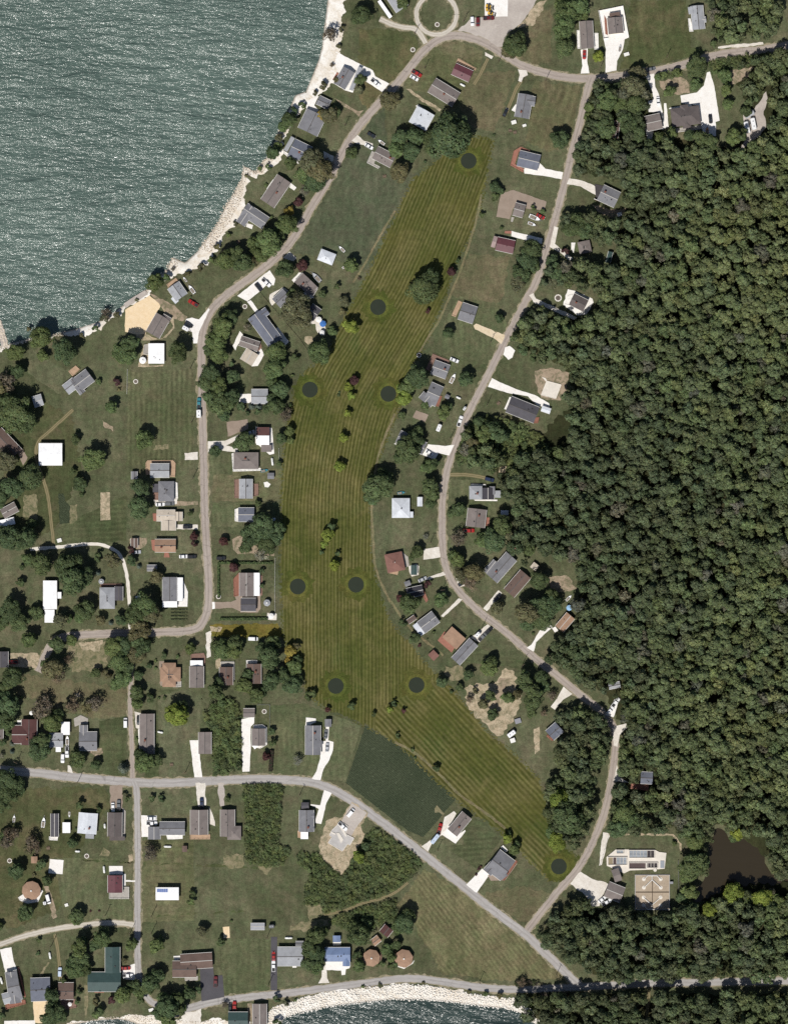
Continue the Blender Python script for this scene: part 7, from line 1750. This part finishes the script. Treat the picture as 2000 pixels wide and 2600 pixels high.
def fence(o, flat, h, mat, label, step=2.4, panels=False, name='fence'):
    pts = [Vector(p) for p in WL(o, flat)]; root = tag(empty(name, (pts[0].x, pts[0].y, 0)), label, 'fence'); b0 = pts[0]
    pm = MB().box((0, 0, h / 2), (.14, .14, h)).mesh('post', [mat])
    for i in range(len(pts) - 1):
        a, b = pts[i] - b0, pts[i + 1] - b0; d = b - a; L = d.length; ang = math.atan2(d.y, d.x); k = max(1, round(L / step))
        for j in range(k + (i == len(pts) - 2)): q = a.lerp(b, j / k); obj('post', pm, root, (q.x, q.y, 0), ang)
        for j in range(k):
            q = a.lerp(b, (j + .5) / k)
            if panels: MB().box((0, 0, h * .5), (L / k - .1, .12, h * .84)).build('panel', mat, root, (q.x, q.y, 0), ang)
            else:
                for z in (.45, .85): MB().box((0, 0, h * z), (L / k - .1, .05, .12)).build('rail', mat, root, (q.x, q.y, 0), ang)
m_fencew = plain('white_fence', lin(240, 238, 232), 0.6, var=0.04)
fence((500, 1000), [668,1400, 664,1680, 668,1860], 1.2, m_fencew, 'white rail fence between the hedged garden and fairway')
fence((1500, 0), [60,95, 270,52, 320,318], 1.3, m_fencew, 'white panel wall around the walled yard, north and east sides', 2.2, True, 'yard_wall')
fence((1500, 0), [62,97, 105,330, 145,325], 1.3, m_fencew, 'white panel wall around the walled yard, west side', 2.2, True, 'yard_wall')
fence((500, 500), [540,820, 700,1010, 880,1220, 940,1310], 1.1, m_wood, 'long thin wooden fence between ranch and cottage yards', 3.0)
fence((500, 1500), [520,972, 622,972, 622,1180], 1.1, m_rim, 'thin metal fence around the fire ring lawn', 3.0)
fence((1500, 2000), [150,395, 75,662], 1.3, m_rim, 'metal fence on the west side of the treatment plant', 3.0)
fence((1500, 2000), [740,620, 745,860], 1.3, m_rim, 'metal fence on the pond side of the treatment plant', 3.0)
fence((0, 500), [1090,1470, 1085,1680], 1.0, m_fencew, 'low white stake fence edging the mown field', 2.2)
fence((500, 1000), [700,465, 702,560], 0.9, m_fencew, 'short white rail by the fairway shed', 2.2)

# ------------------------------------------------------------------ slab, foundation, treatment plant, pool deck
m_conc = plain('cast_concrete', lin(228, 220, 208), 0.9, var=0.08, scale=0.8)
m_concg = plain('grey_concrete', lin(190, 186, 182), 0.9, var=0.1, scale=0.6)
def raised(o, flat, h, mat, name, label, cat):
    pts = [Vector(p) for p in WL(o, flat)]; b = pts[0]
    r = tag(empty(name, (b.x, b.y, 0)), label, cat)
    MB().prism([tuple(p - b) for p in pts], 0, h).build('slab', mat, r)
    k = MB()
    for i, a in enumerate(pts):
        c = pts[(i + 1) % len(pts)]; d = c - a; m = (a + c) / 2 - b
        k.box((m.x, m.y, h + .06), (d.length - .25, .24, .12), math.atan2(d.y, d.x))
    k.build('kerb', m_conc, r)
    BLOCK.append([tuple(p) for p in pts])
    return r, b
r_, b_ = raised((1000, 500), [1300,1570, 1425,1602, 1378,1722, 1252,1690], .35, m_conc, 'house_foundation', 'bare white concrete slab beside the wood', 'foundation')
MB().prism([tuple(Vector(p) - b_) for p in WL((1000, 500), [1258,1535, 1290,1545, 1305,1568, 1295,1575])], 0, .3).build('step', m_conc, r_)
r_, b_ = raised((500, 2000), [1150,362, 1215,300, 1250,300, 1290,330, 1270,395, 1340,430, 1305,490, 1285,480, 1240,542, 1118,470, 1150,420, 1130,405], .45, m_concg, 'house_foundation', 'grey foundation slab of the house being built', 'foundation')
for f in ([1190,385, 1215,385, 1250,440, 1230,470], [1150,375, 1185,390, 1175,400, 1145,385], [1200,300, 1230,305, 1280,410, 1265,415]):
    MB().prism([tuple(Vector(p) - b_) for p in WL((500, 2000), f)], .45, .75).build('stem_wall', m_conc, r_)

TP = (1500, 2000)
slab = WL(TP, [130,590, 210,525, 540,528, 580,548, 640,555, 625,690, 570,695, 330,705, 280,730, 190,690, 132,665])
b_ = Vector(slab[0]); plant = tag(empty('treatment_basin', (b_.x, b_.y, 0)), 'white concrete treatment basins with grated tank covers', 'water tank')
BLOCK.append(slab)
MB().prism([tuple(Vector(p) - b_) for p in slab], 0, .5).build('platform', m_conc, plant)
m_grate = plain('steel_grating', lin(150, 156, 162), 0.5, var=0.12, scale=5)
m_sludge = plain('tank_water', lin(92, 78, 76), 0.3, var=0.15, scale=2)
m_tankin = plain('tank_dark', lin(58, 52, 54), 0.5, var=0.1)
def rectm(x0, y0, x1, y1, z, h, name, mat):
    p = [Vector(q) - b_ for q in WL(TP, [x0, y0, x1, y0, x1, y1, x0, y1])]
    return MB().prism([tuple(q) for q in p], z, z + h).build(name, mat, plant)
def curb(x0, y0, x1, y1):
    a, c = Vector(W(TP, x0, y0)) - b_, Vector(W(TP, x1, y1)) - b_; m = MB()
    L, H_ = abs(c.x - a.x), abs(c.y - a.y); mx, my = (a.x + c.x) / 2, (a.y + c.y) / 2
    m.box((mx, a.y, .85), (L + .3, .3, .7)).box((mx, c.y, .85), (L + .3, .3, .7)).box((a.x, my, .85), (.3, H_ - .3, .7)).box((c.x, my, .85), (.3, H_ - .3, .7))
    m.build('tank_wall', m_conc, plant)
for x0, y0, x1, y1 in ((214, 530, 276, 560), (322, 532, 538, 597), (142, 590, 304, 657), (320, 638, 466, 690), (472, 638, 566, 682)): curb(x0, y0, x1, y1)
for i in range(2): rectm(218 + i * 28, 533, 243 + i * 28, 557, .5, .25, 'grating_panel', m_grate)
for i in range(7):
    for j in range(2): rectm(326 + i * 30.3, 535 + j * 31, 353 + i * 30.3, 563 + j * 31, .5, .3 + .05 * ((i + j) % 2), 'grating_panel', m_grate if i < 5 else m_tankin)
rectm(146, 594, 182, 654, .5, .2, 'tank_surface', m_track)
for i in range(4):
    for j in range(2): rectm(187 + i * 29, 594 + j * 31, 212 + i * 29, 622 + j * 31, .5, .25, 'grating_panel', m_grate if i else m_sludge)
rectm(324, 642, 462, 686, .5, .15, 'tank_surface', m_sludge); rectm(476, 642, 562, 678, .5, .15, 'tank_surface', m_tankin)
for i in range(3): rectm(480 + i * 26, 641, 483 + i * 26, 679, .66, .3, 'walkway_beam', m_conc)
rectm(588, 622, 622, 684, .5, .2, 'grating_panel', m_grate)
c_ = Vector(W(TP, 543, 700)) - b_; MB().tube((c_.x, c_.y, 0), (c_.x, c_.y, 1.1), .9, .9, 14).build('round_chamber', m_conc, plant)
# sand filter beds
bed = WL(TP, [372,742, 668,742, 668,1042, 372,1042]); b_ = Vector(bed[0]); filt = tag(empty('filter_bed', (b_.x, b_.y, 0)), 'square tan sand filter beds with branching white pipes', 'filter bed')
BLOCK.append(bed)
plant = filt
m_bed = ground_cover('filter_sand', lin(172, 156, 136), lin(186, 170, 150), lin(138, 122, 106), 0.7, 0.3, 0.08)
for x0, y0, x1, y1 in ((378, 748, 518, 886), (524, 748, 664, 886), (378, 892, 518, 1036), (524, 892, 664, 1036)): rectm(x0, y0, x1, y1, 0, .25, 'sand_cell', m_bed)
m = MB(); a, c = Vector(W(TP, 374, 744)) - b_, Vector(W(TP, 666, 1040)) - b_; mx, my = (a.x + c.x) / 2, (a.y + c.y) / 2; L, H_ = abs(c.x - a.x), abs(c.y - a.y)
m.box((mx, a.y, .3), (L + .3, .28, .6)).box((mx, c.y, .3), (L + .3, .28, .6)).box((a.x, my, .3), (.28, H_ - .3, .6)).box((c.x, my, .3), (.28, H_ - .3, .6))
m.build('outer_wall', m_concg, filt)
MB().box((mx, my, .25), (L - .3, .26, .5)).build('divider', m_bark, filt); MB().box((mx, my + H_ / 4, .25), (.26, H_ / 2 - .3, .5)).box((mx, my - H_ / 4, .25), (.26, H_ / 2 - .3, .5)).build('divider', m_bark, filt)
def pipe(pts):
    mb = MB(); q = [Vector(W(TP, x, y)) - b_ for x, y in pts]
    for i in range(len(q) - 1): mb.tube((q[i].x, q[i].y, .62), (q[i + 1].x, q[i + 1].y, .62), .2, .2, 8)
    mb.build('pipe', m_trim, filt)
for pts in ([(518, 750), (518, 785)], [(480, 750), (560, 750)], [(448, 780), (480, 750)], [(592, 780), (560, 750)], [(448, 852), (518, 785)], [(592, 852), (518, 785)],
            [(516, 1036), (516, 1000)], [(478, 1036), (556, 1036)], [(446, 1003), (478, 1036)], [(590, 1003), (556, 1036)], [(446, 936), (516, 1000)], [(590, 936), (516, 1000)]): pipe(pts)
for x, y in ((448, 780), (592, 780), (448, 852), (592, 852), (446, 936), (590, 936), (446, 1003), (590, 1003)):
    q = Vector(W(TP, x, y)) - b_
    MB().tube((q.x, q.y, .25), (q.x, q.y, .34), .98, .98, 18).build('splash_pad', m_conc, filt)
    MB().tube((q.x, q.y, .34), (q.x, q.y, .75), .3, .3, 10).build('riser', m_trim, filt)
for q in WL(TP, [682, 808]): MB().box((0, 0, .8), (1.6, 1.2, 1.6)).build('control_box', m_rim, filt, (q[0] - b_.x, q[1] - b_.y, 0))

# small garden things
m_parasol = plain('white_canvas', lin(244, 242, 238), 0.8, var=0.03)
def parasol(o, x, y, label, mat=None, r=1.4):
    p = W(o, x, y); e = tag(empty('garden_parasol', (p[0], p[1], 0.3)), label, 'parasol', 'garden parasols')
    m = MB(); n = 8; ap = (0, 0, 2.6)
    ring = [(r * math.cos(i * math.pi / 4), r * math.sin(i * math.pi / 4), 2.15) for i in range(n)]
    for i in range(n): m.poly([ring[i], ring[(i + 1) % n], ap]); m.poly([ring[(i + 1) % n], ring[i], (0, 0, 2.56)])
    m.build('canopy', mat or m_parasol, e); MB().tube((0, 0, 0), (0, 0, 2.55), .04).build('pole', m_rim, e); MB().tube((0, 0, 0), (0, 0, .1), .3, .3, 10).build('base', m_dark, e)
parasol((0, 2400), 602,498, 'round white parasol on the brown terrace', None, 1.1)
parasol((500, 500), 1075,1085, 'blue canopy beside the dark grey cottage', plain('blue_canvas', lin(70, 120, 190), 0.8), 1.7)
parasol((500, 500), 1040,1050, 'white canopy beside the blue canopy', None, 1.6)
parasol((500, 500), 1068,1160, 'white canopy below the blue canopy', None, 1.3)
parasol((0, 1500), 275,1040, 'white canopy behind the maroon-brown house', None, 1.1)
parasol((500, 1500), 635,215, 'white canopy at the end of the straight hedge', None, 1.5)
parasol((1000, 1500), 1490,145, 'pale blue canopy behind the tan-brown house', plain('sky_canvas', lin(150, 190, 225), 0.8), 1.5)
def bin_box(o, x, y, label, w=1.6, l=2.2, h=1.2, mat=None):
    p = W(o, x, y); e = tag(empty('storage_bin', (p[0], p[1], 0.01), 0.3), label, 'bin', 'pale storage bins')
    MB().loft([[(-l / 2, -w / 2, 0), (l / 2, -w / 2, 0), (l / 2, w / 2, 0), (-l / 2, w / 2, 0)], [(-l / 2 - .1, -w / 2 - .1, h), (l / 2 + .1, -w / 2 - .1, h), (l / 2 + .1, w / 2 + .1, h), (-l / 2 - .1, w / 2 + .1, h)]]).build('bin', mat or m_trim, e)
    MB().box((0, 0, h + .05), (l + .3, w + .3, .1)).build('lid', mat or m_trim, e)
bin_box((1000, 0), 1020,1045, 'white bin below the grey cross-gabled house'); bin_box((1000, 0), 1110,1072, 'small white bin beside the grey cross-gabled house', 1.0, 1.6, .7)
bin_box((1000, 1500), 1010,1275, 'small pale hut below the white box trailer', 1.9, 2.2, 1.7); bin_box((0, 2000), 570,1000, 'square white box on the lawn by the round house', 1.2, 1.4, .5)
bin_box((1500, 0), 300,465, 'white cart box beside the white drive', 1.4, 2.4, 1.0); bin_box((0, 1000), 510,1250, 'white boulder box beside the white gravel lane', 1.6, 2.0, .6)
bin_box((1000, 1500), 1055,1110, 'metal junk bin beside the straw ground', 2.2, 2.8, .9, m_rim); bin_box((0, 2400), 1292,550, 'white box at the bend of the side road', 1.2, 2.2, .7)
bin_box((0, 1500), 1180,55, 'white box beside the white gravel lane', 1.4, 2.2, 1.2); bin_box((1500, 500), 240,150, 'white box behind the grey wood edge house', 1.6, 2.0, 1.4)
# the wood: Poisson-scattered crowns; the largest stay single trees, the rest is one mass
def scatter(polys, excl, seed, rmin, rmax, gap=1.35, margin=1.0, tries=14000):
    rng = random.Random(seed)
    P = [[(p[0], p[1]) for p in q] for q in polys]
    xs = [p[0] for q in P for p in q]; ys = [p[1] for q in P for p in q]
    X = np.array([rng.uniform(min(xs), max(xs)) for _ in range(tries)]); Y = np.array([rng.uniform(min(ys), max(ys)) for _ in range(tries)])
    R = np.array([rmin + (rmax - rmin) * rng.random() ** 1.6 for _ in range(tries)])
    ok = np.zeros(tries, bool)
    for q in P: ok |= inside(q, X, Y)
    for q in excl: ok &= ~inside(q, X, Y)
    X, Y, R = X[ok], Y[ok], R[ok]; ok = np.ones(len(X), bool)
    for f in FOOT: ok &= ~inside(f, X, Y) & (seg_dist(f, X, Y) > R * 0.62)
    for b in BLOCK:
        bx = [p[0] for p in b]; by = [p[1] for p in b]
        m = (X > min(bx) - 8) & (X < max(bx) + 8) & (Y > min(by) - 8) & (Y < max(by) + 8) & ok
        if m.any():
            idx = np.where(m)[0]; bad = inside(b, X[idx], Y[idx]) | (seg_dist(b, X[idx], Y[idx]) < R[idx] * 0.6); ok[idx[bad]] = False
    for line, hw in BLOCK_LINE: ok &= seg_dist(line[::3] + [line[-1]], X, Y, False) > hw + R * 0.4
    ok &= ~inside(pond_poly, X, Y) & (seg_dist(pond_poly, X, Y) > R * 0.45); ok &= ~inside(bay_poly, X, Y) & ~inside(lake_poly, X, Y)
    X, Y, R = X[ok], Y[ok], R[ok]
    out = []; grid = {}
    def put(x, y, r): grid.setdefault((int(x // 8), int(y // 8)), []).append((x, y, r))
    for t in TREES: put(*t)
    for x, y, r in sorted(zip(X, Y, R), key=lambda q: -q[2]):
        cx, cy = int(x // 8), int(y // 8); good = True
        for gx in (-1, 0, 1):
            for gy in (-1, 0, 1):
                for q in grid.get((cx + gx, cy + gy), ()):
                    if math.hypot(q[0] - x, q[1] - y) < (q[2] + r) / gap * (0.8 if gap > 1.6 else 0.7): good = False
        if good: out.append((x, y, r)); put(x, y, r)
    return out
def P84(f): return WL(OV, f, 0.84)
wood_in = [P84([1258,185, 1340,150, 1375,160, 1420,290, 1560,320, 1600,250, 1560,140, 1720,90, 1740,1800, 1680,1890, 1640,1800, 1600,1760, 1540,1755, 1470,1800, 1440,1775, 1300,1785, 1285,1760, 1305,1640, 1330,1560, 1290,1480, 1165,1400, 1220,1330, 1230,1200, 1130,1225, 1080,1150, 1065,1020, 960,960, 985,905, 1140,920, 1215,850, 1200,790, 1080,745, 1115,660, 1275,672, 1285,620, 1150,605, 1165,560, 1300,565, 1310,525, 1190,500, 1195,470, 1330,450, 1325,385, 1210,365, 1230,300]),
           P84([1500,0, 1660,0, 1650,80, 1600,92, 1525,100, 1500,60]),
           P84([1130,2000, 1200,1935, 1250,1905, 1430,1945, 1490,1925, 1560,1890, 1720,1880, 1720,2082, 1270,2082, 1200,2030]),
           P84([1105,2120, 1240,2122, 1720,2118, 1720,2230, 1170,2230, 1120,2160]),
           P84([1185,1530, 1280,1500, 1310,1530, 1312,1570, 1265,1640, 1252,1760, 1240,1790, 1170,1810, 1165,1690, 1195,1640, 1185,1580]),
           P84([1590,1765, 1740,1765, 1740,1910, 1560,1905, 1500,1880, 1470,1800, 1540,1760]),
           P84([1420,125, 1490,115, 1610,95, 1620,105, 1480,140, 1400,155])]
wood_ex = [P84([1375,150, 1405,180, 1560,120, 1590,200, 1575,300, 1440,320, 1375,250]), P84([1010,900, 1140,915, 1200,850, 1220,950, 1090,985, 1000,935]), P84([1435,1770, 1500,1800, 1480,1900, 1440,1940, 1290,1930, 1290,1780]),
           P84([945,1020, 1060,1010, 1080,1140, 1040,1180, 950,1150]), P84([1140,1160, 1230,1200, 1240,1280, 1150,1300])]
wood = scatter(wood_in, wood_ex, 11, 1.9, 5.2, 1.45, tries=26000)
wood = [t for t in wood if -212 < t[0] < 214 and -275 < t[1] < 272]
wood.sort(key=lambda t: -t[2])
WT = {'dark': 'broad dark green tree in the dense wood', 'mid': 'broad mid green tree in the dense wood', 'pale': 'broad yellowish green tree in the dense wood', 'grey': 'broad grey-green half-bare tree in the dense wood'}
rngw = random.Random(21)
n_tree_obj = sum(1 for t in TREES if t[2] >= 1.35)
n_single = 220
def wood_kind(x, y):
    v = math.sin(x * 0.035 + 1.3) + math.sin(y * 0.028 - x * 0.012) + rngw.uniform(-1.1, 1.1)
    return 'grey' if rngw.random() < 0.05 else 'pale' if v > 1.55 else 'mid' if v > -0.1 else 'dark'
in_view = [t for t in wood if abs(t[0]) < 197 and abs(t[1]) < 257]
single = set(id(t) for t in in_view[:n_single])
mass = []
WC = {'dark': (0.100, 0.126, 0.068), 'mid': (0.124, 0.156, 0.076), 'pale': (0.150, 0.176, 0.082), 'grey': (0.130, 0.134, 0.098)}
for t in wood:
    k = wood_kind(t[0], t[1])
    if id(t) in single:
        dd, ll = near_land(t[0], t[1])
        wl = WT[k] if dd > 24 else trim16(WT[k].replace(' tree in the dense wood', ' woodland tree') + ' nearest the ' + ll)
        r_ = place_tree(t[0], t[1], t[2], 'g', rngw, wl, 'trees of the dense wood')
        r_.scale[2] = 0.68 * t[2] + 3.0 + rngw.uniform(-0.4, 0.6)
        for ch in r_.children:
            if ch.name.startswith('crown'):
                c = WC[k]; v = rngw.uniform(0.85, 1.18); ch.color = (c[0] * v, c[1] * v, c[2] * v, 1)
    else:
        mass.append((t[0], t[1], t[2], k))

def foliage_mass(name, label, items, cols, seed, nleaf, nblob, leaf, kinds, trunks=True, cat='wood'):
    rng = np.random.default_rng(seed); Vs, Fs, Ts = [], [], []; n = 0
    protos = [crown_arrays(200 + seed + i, nblob, nleaf, leaf, kinds[i % len(kinds)], 0.8 if nblob < 30 else 0.66) for i in range(7)]
    tm = MB()
    for (x, y, r, k) in items:
        V, F, T_ = protos[rng.integers(len(protos))]
        q = max(120, int(nleaf * min(1.0, (r / 4.4) ** 1.3)))
        V, T_ = V[:q * 4].reshape(-1, 4, 3)[:, :3].reshape(-1, 3), T_[:q * 4].reshape(-1, 4, 4)[:, :3].reshape(-1, 4); F = np.arange(q * 3).reshape(-1, 3)
        a = rng.uniform(0, 6.28); c, s = math.cos(a), math.sin(a)
        hz = (rng.uniform(0.62, 0.75) * r + 3.1 + rng.normal(0, 0.45)) if trunks else rng.uniform(0.5, 0.85) * r
        Vs.append(np.stack([(V[:, 0] * c - V[:, 1] * s) * r + x, (V[:, 0] * s + V[:, 1] * c) * r + y, V[:, 2] * hz], -1)); Fs.append(F + n); n += len(V)
        col = np.array(cols[k]) * rng.uniform(0.8, 1.22) * np.array([rng.uniform(0.93, 1.1), 1, rng.uniform(0.9, 1.1)])
        Ts.append(T_ * np.array([*col, 1]))
        if trunks: tm.tube((x, y, -0.05), (x, y, hz * 1.0), 0.07 * r, 0.03 * r, 5, False)
    me = np_mesh(name, np.concatenate(Vs), np.concatenate(Fs), m_leaf)
    c = me.attributes.new('tint', 'FLOAT_COLOR', 'POINT'); c.data.foreach_set('color', np.ascontiguousarray(np.concatenate(Ts), np.float32).ravel())
    o = tag(obj(name, me), label, cat, kind='stuff'); o.color = (1, 1, 1, 1)
    if trunks: tag(tm.build('trunks', m_bark, o), kind='stuff')
    return o
foliage_mass('wood', 'dense mixed green wood covering the slope beyond the wood road', mass, WC, 3, 1260, 40, 0.14, ('round', 'wide', 'tall', 'round'))

# thickets of scrub
def thicket(label, polys, seed, cols, rmin=1.0, rmax=2.3):
    its = scatter([WL(o, f) for o, f in polys], [], seed, rmin, rmax, 2.1, tries=9000)
    rng = random.Random(seed)
    foliage_mass('thicket', label, [(x, y, r, rng.choice(list(cols))) for x, y, r in its], cols, 40 + seed, 640, 16, 0.155, ('bush', 'bush', 'round'), False, 'thicket')
SC = {'a': (0.104, 0.136, 0.058), 'b': (0.130, 0.160, 0.068), 'c': (0.088, 0.114, 0.052)}
thicket('rectangular green thicket between two grey houses south of the road', [((500, 2000), [405,-40, 720,-30, 690,500, 800,520, 740,640, 620,660, 430,640, 420,300])], 1, SC)
thicket('green thicket surrounding the building site', [((500, 2000), [870,560, 1030,560, 1130,670, 1230,740, 1330,600, 1400,470, 1500,350, 1680,440, 1920,640, 1800,800, 1640,915, 1400,985, 1090,1080, 1060,1000, 920,990, 930,830, 970,720, 860,640])], 2, SC)
thicket('green thicket below the worn path', [((500, 2000), [1160,1110, 1400,1040, 1690,960, 1690,1150, 1560,1150, 1480,1220, 1260,1190, 1150,1150])], 3, SC)
thicket('tall green thicket between the long white drive and box shed', [((500, 1500), [70,1060, 150,960, 300,930, 380,1100, 375,1500, 160,1580, 150,1250])], 4, SC, 1.2, 2.8)
thicket('scrubby grove on the tan wood road bank', [((1000, 1000), [530,380, 640,280, 800,220, 1040,250, 1200,360, 1400,520, 1500,700, 1400,900, 1100,800, 960,620, 800,600, 560,580])], 5, SC, 1.5, 3.4)
thicket('dry shoreline shrubs at the bay end', [((1000, 2400), [1040,290, 1240,330, 1400,350, 1560,360, 1560,460, 1200,460, 1060,420])], 6, {'n': (0.09, 0.078, 0.06), 'a': (0.06, 0.072, 0.032)}, 0.9, 2.2)
thicket('leafy hedge row along the hill road', [((1500, 0), [1010,545, 1160,480, 1380,450, 1510,455, 1500,520, 1300,570, 1080,620, 1020,630]), ((1500, 0), [545,640, 760,590, 765,640, 560,690])], 7, SC, 1.0, 2.2)

print('TREECOUNT', len(TREES), 'mass', len(mass), 'wood', len(wood))

# trees that look alike beside one house are told apart by how close they stand to it
ORD = ['closest to', 'second closest to', 'third closest to', 'fourth closest to', 'fifth closest to', 'sixth closest to', 'seventh closest to', 'eighth closest to', 'ninth closest to', 'tenth closest to', 'eleventh closest to']
final = {}; merged = {}
for l_, rs in lab_count.items(): merged.setdefault(l_.replace(' beside the ', ' nearest the ', 1), []).extend(rs)
for l_, rs in merged.items():
    key = ' nearest the ' if ' nearest the ' in l_ else ' beside the ' if ' beside the ' in l_ else None
    if len(rs) > 1 and key:
        rs.sort(key=lambda r: near_land(r.location.x, r.location.y)[0])
        for k_, r_ in enumerate(rs[:11]):
            r_['label'] = trim16(l_.replace(key, ' ' + ORD[k_] + ' the ', 1))
    for r_ in rs: final.setdefault(r_['label'], []).append(r_)
for l_, rs in final.items():
    if len(rs) > 1:
        for r_ in rs:
            if 'group' not in r_: r_['group'] = 'look-alike trees ' + ' '.join(l_.split()[3:])[:60]
GRP = {'tree': 'trees around the houses', 'shrub': 'garden and shore shrubs', 'house': 'houses of the lakeside settlement', 'shed': 'sheds in the yards', 'garage': 'garages at the drives', 'barn': 'white barns', 'gazebo': 'garden gazebos',
       'hedge': 'clipped hedges', 'fence': 'fences and yard walls', 'thicket': 'scrub thickets', 'foundation': 'bare house foundations', 'building': 'service buildings'}
for o_ in scene.objects:
    if o_.parent is None and 'category' in o_ and 'group' not in o_ and o_['category'] in GRP and 'kind' not in o_:
        o_['group'] = GRP[o_['category']]
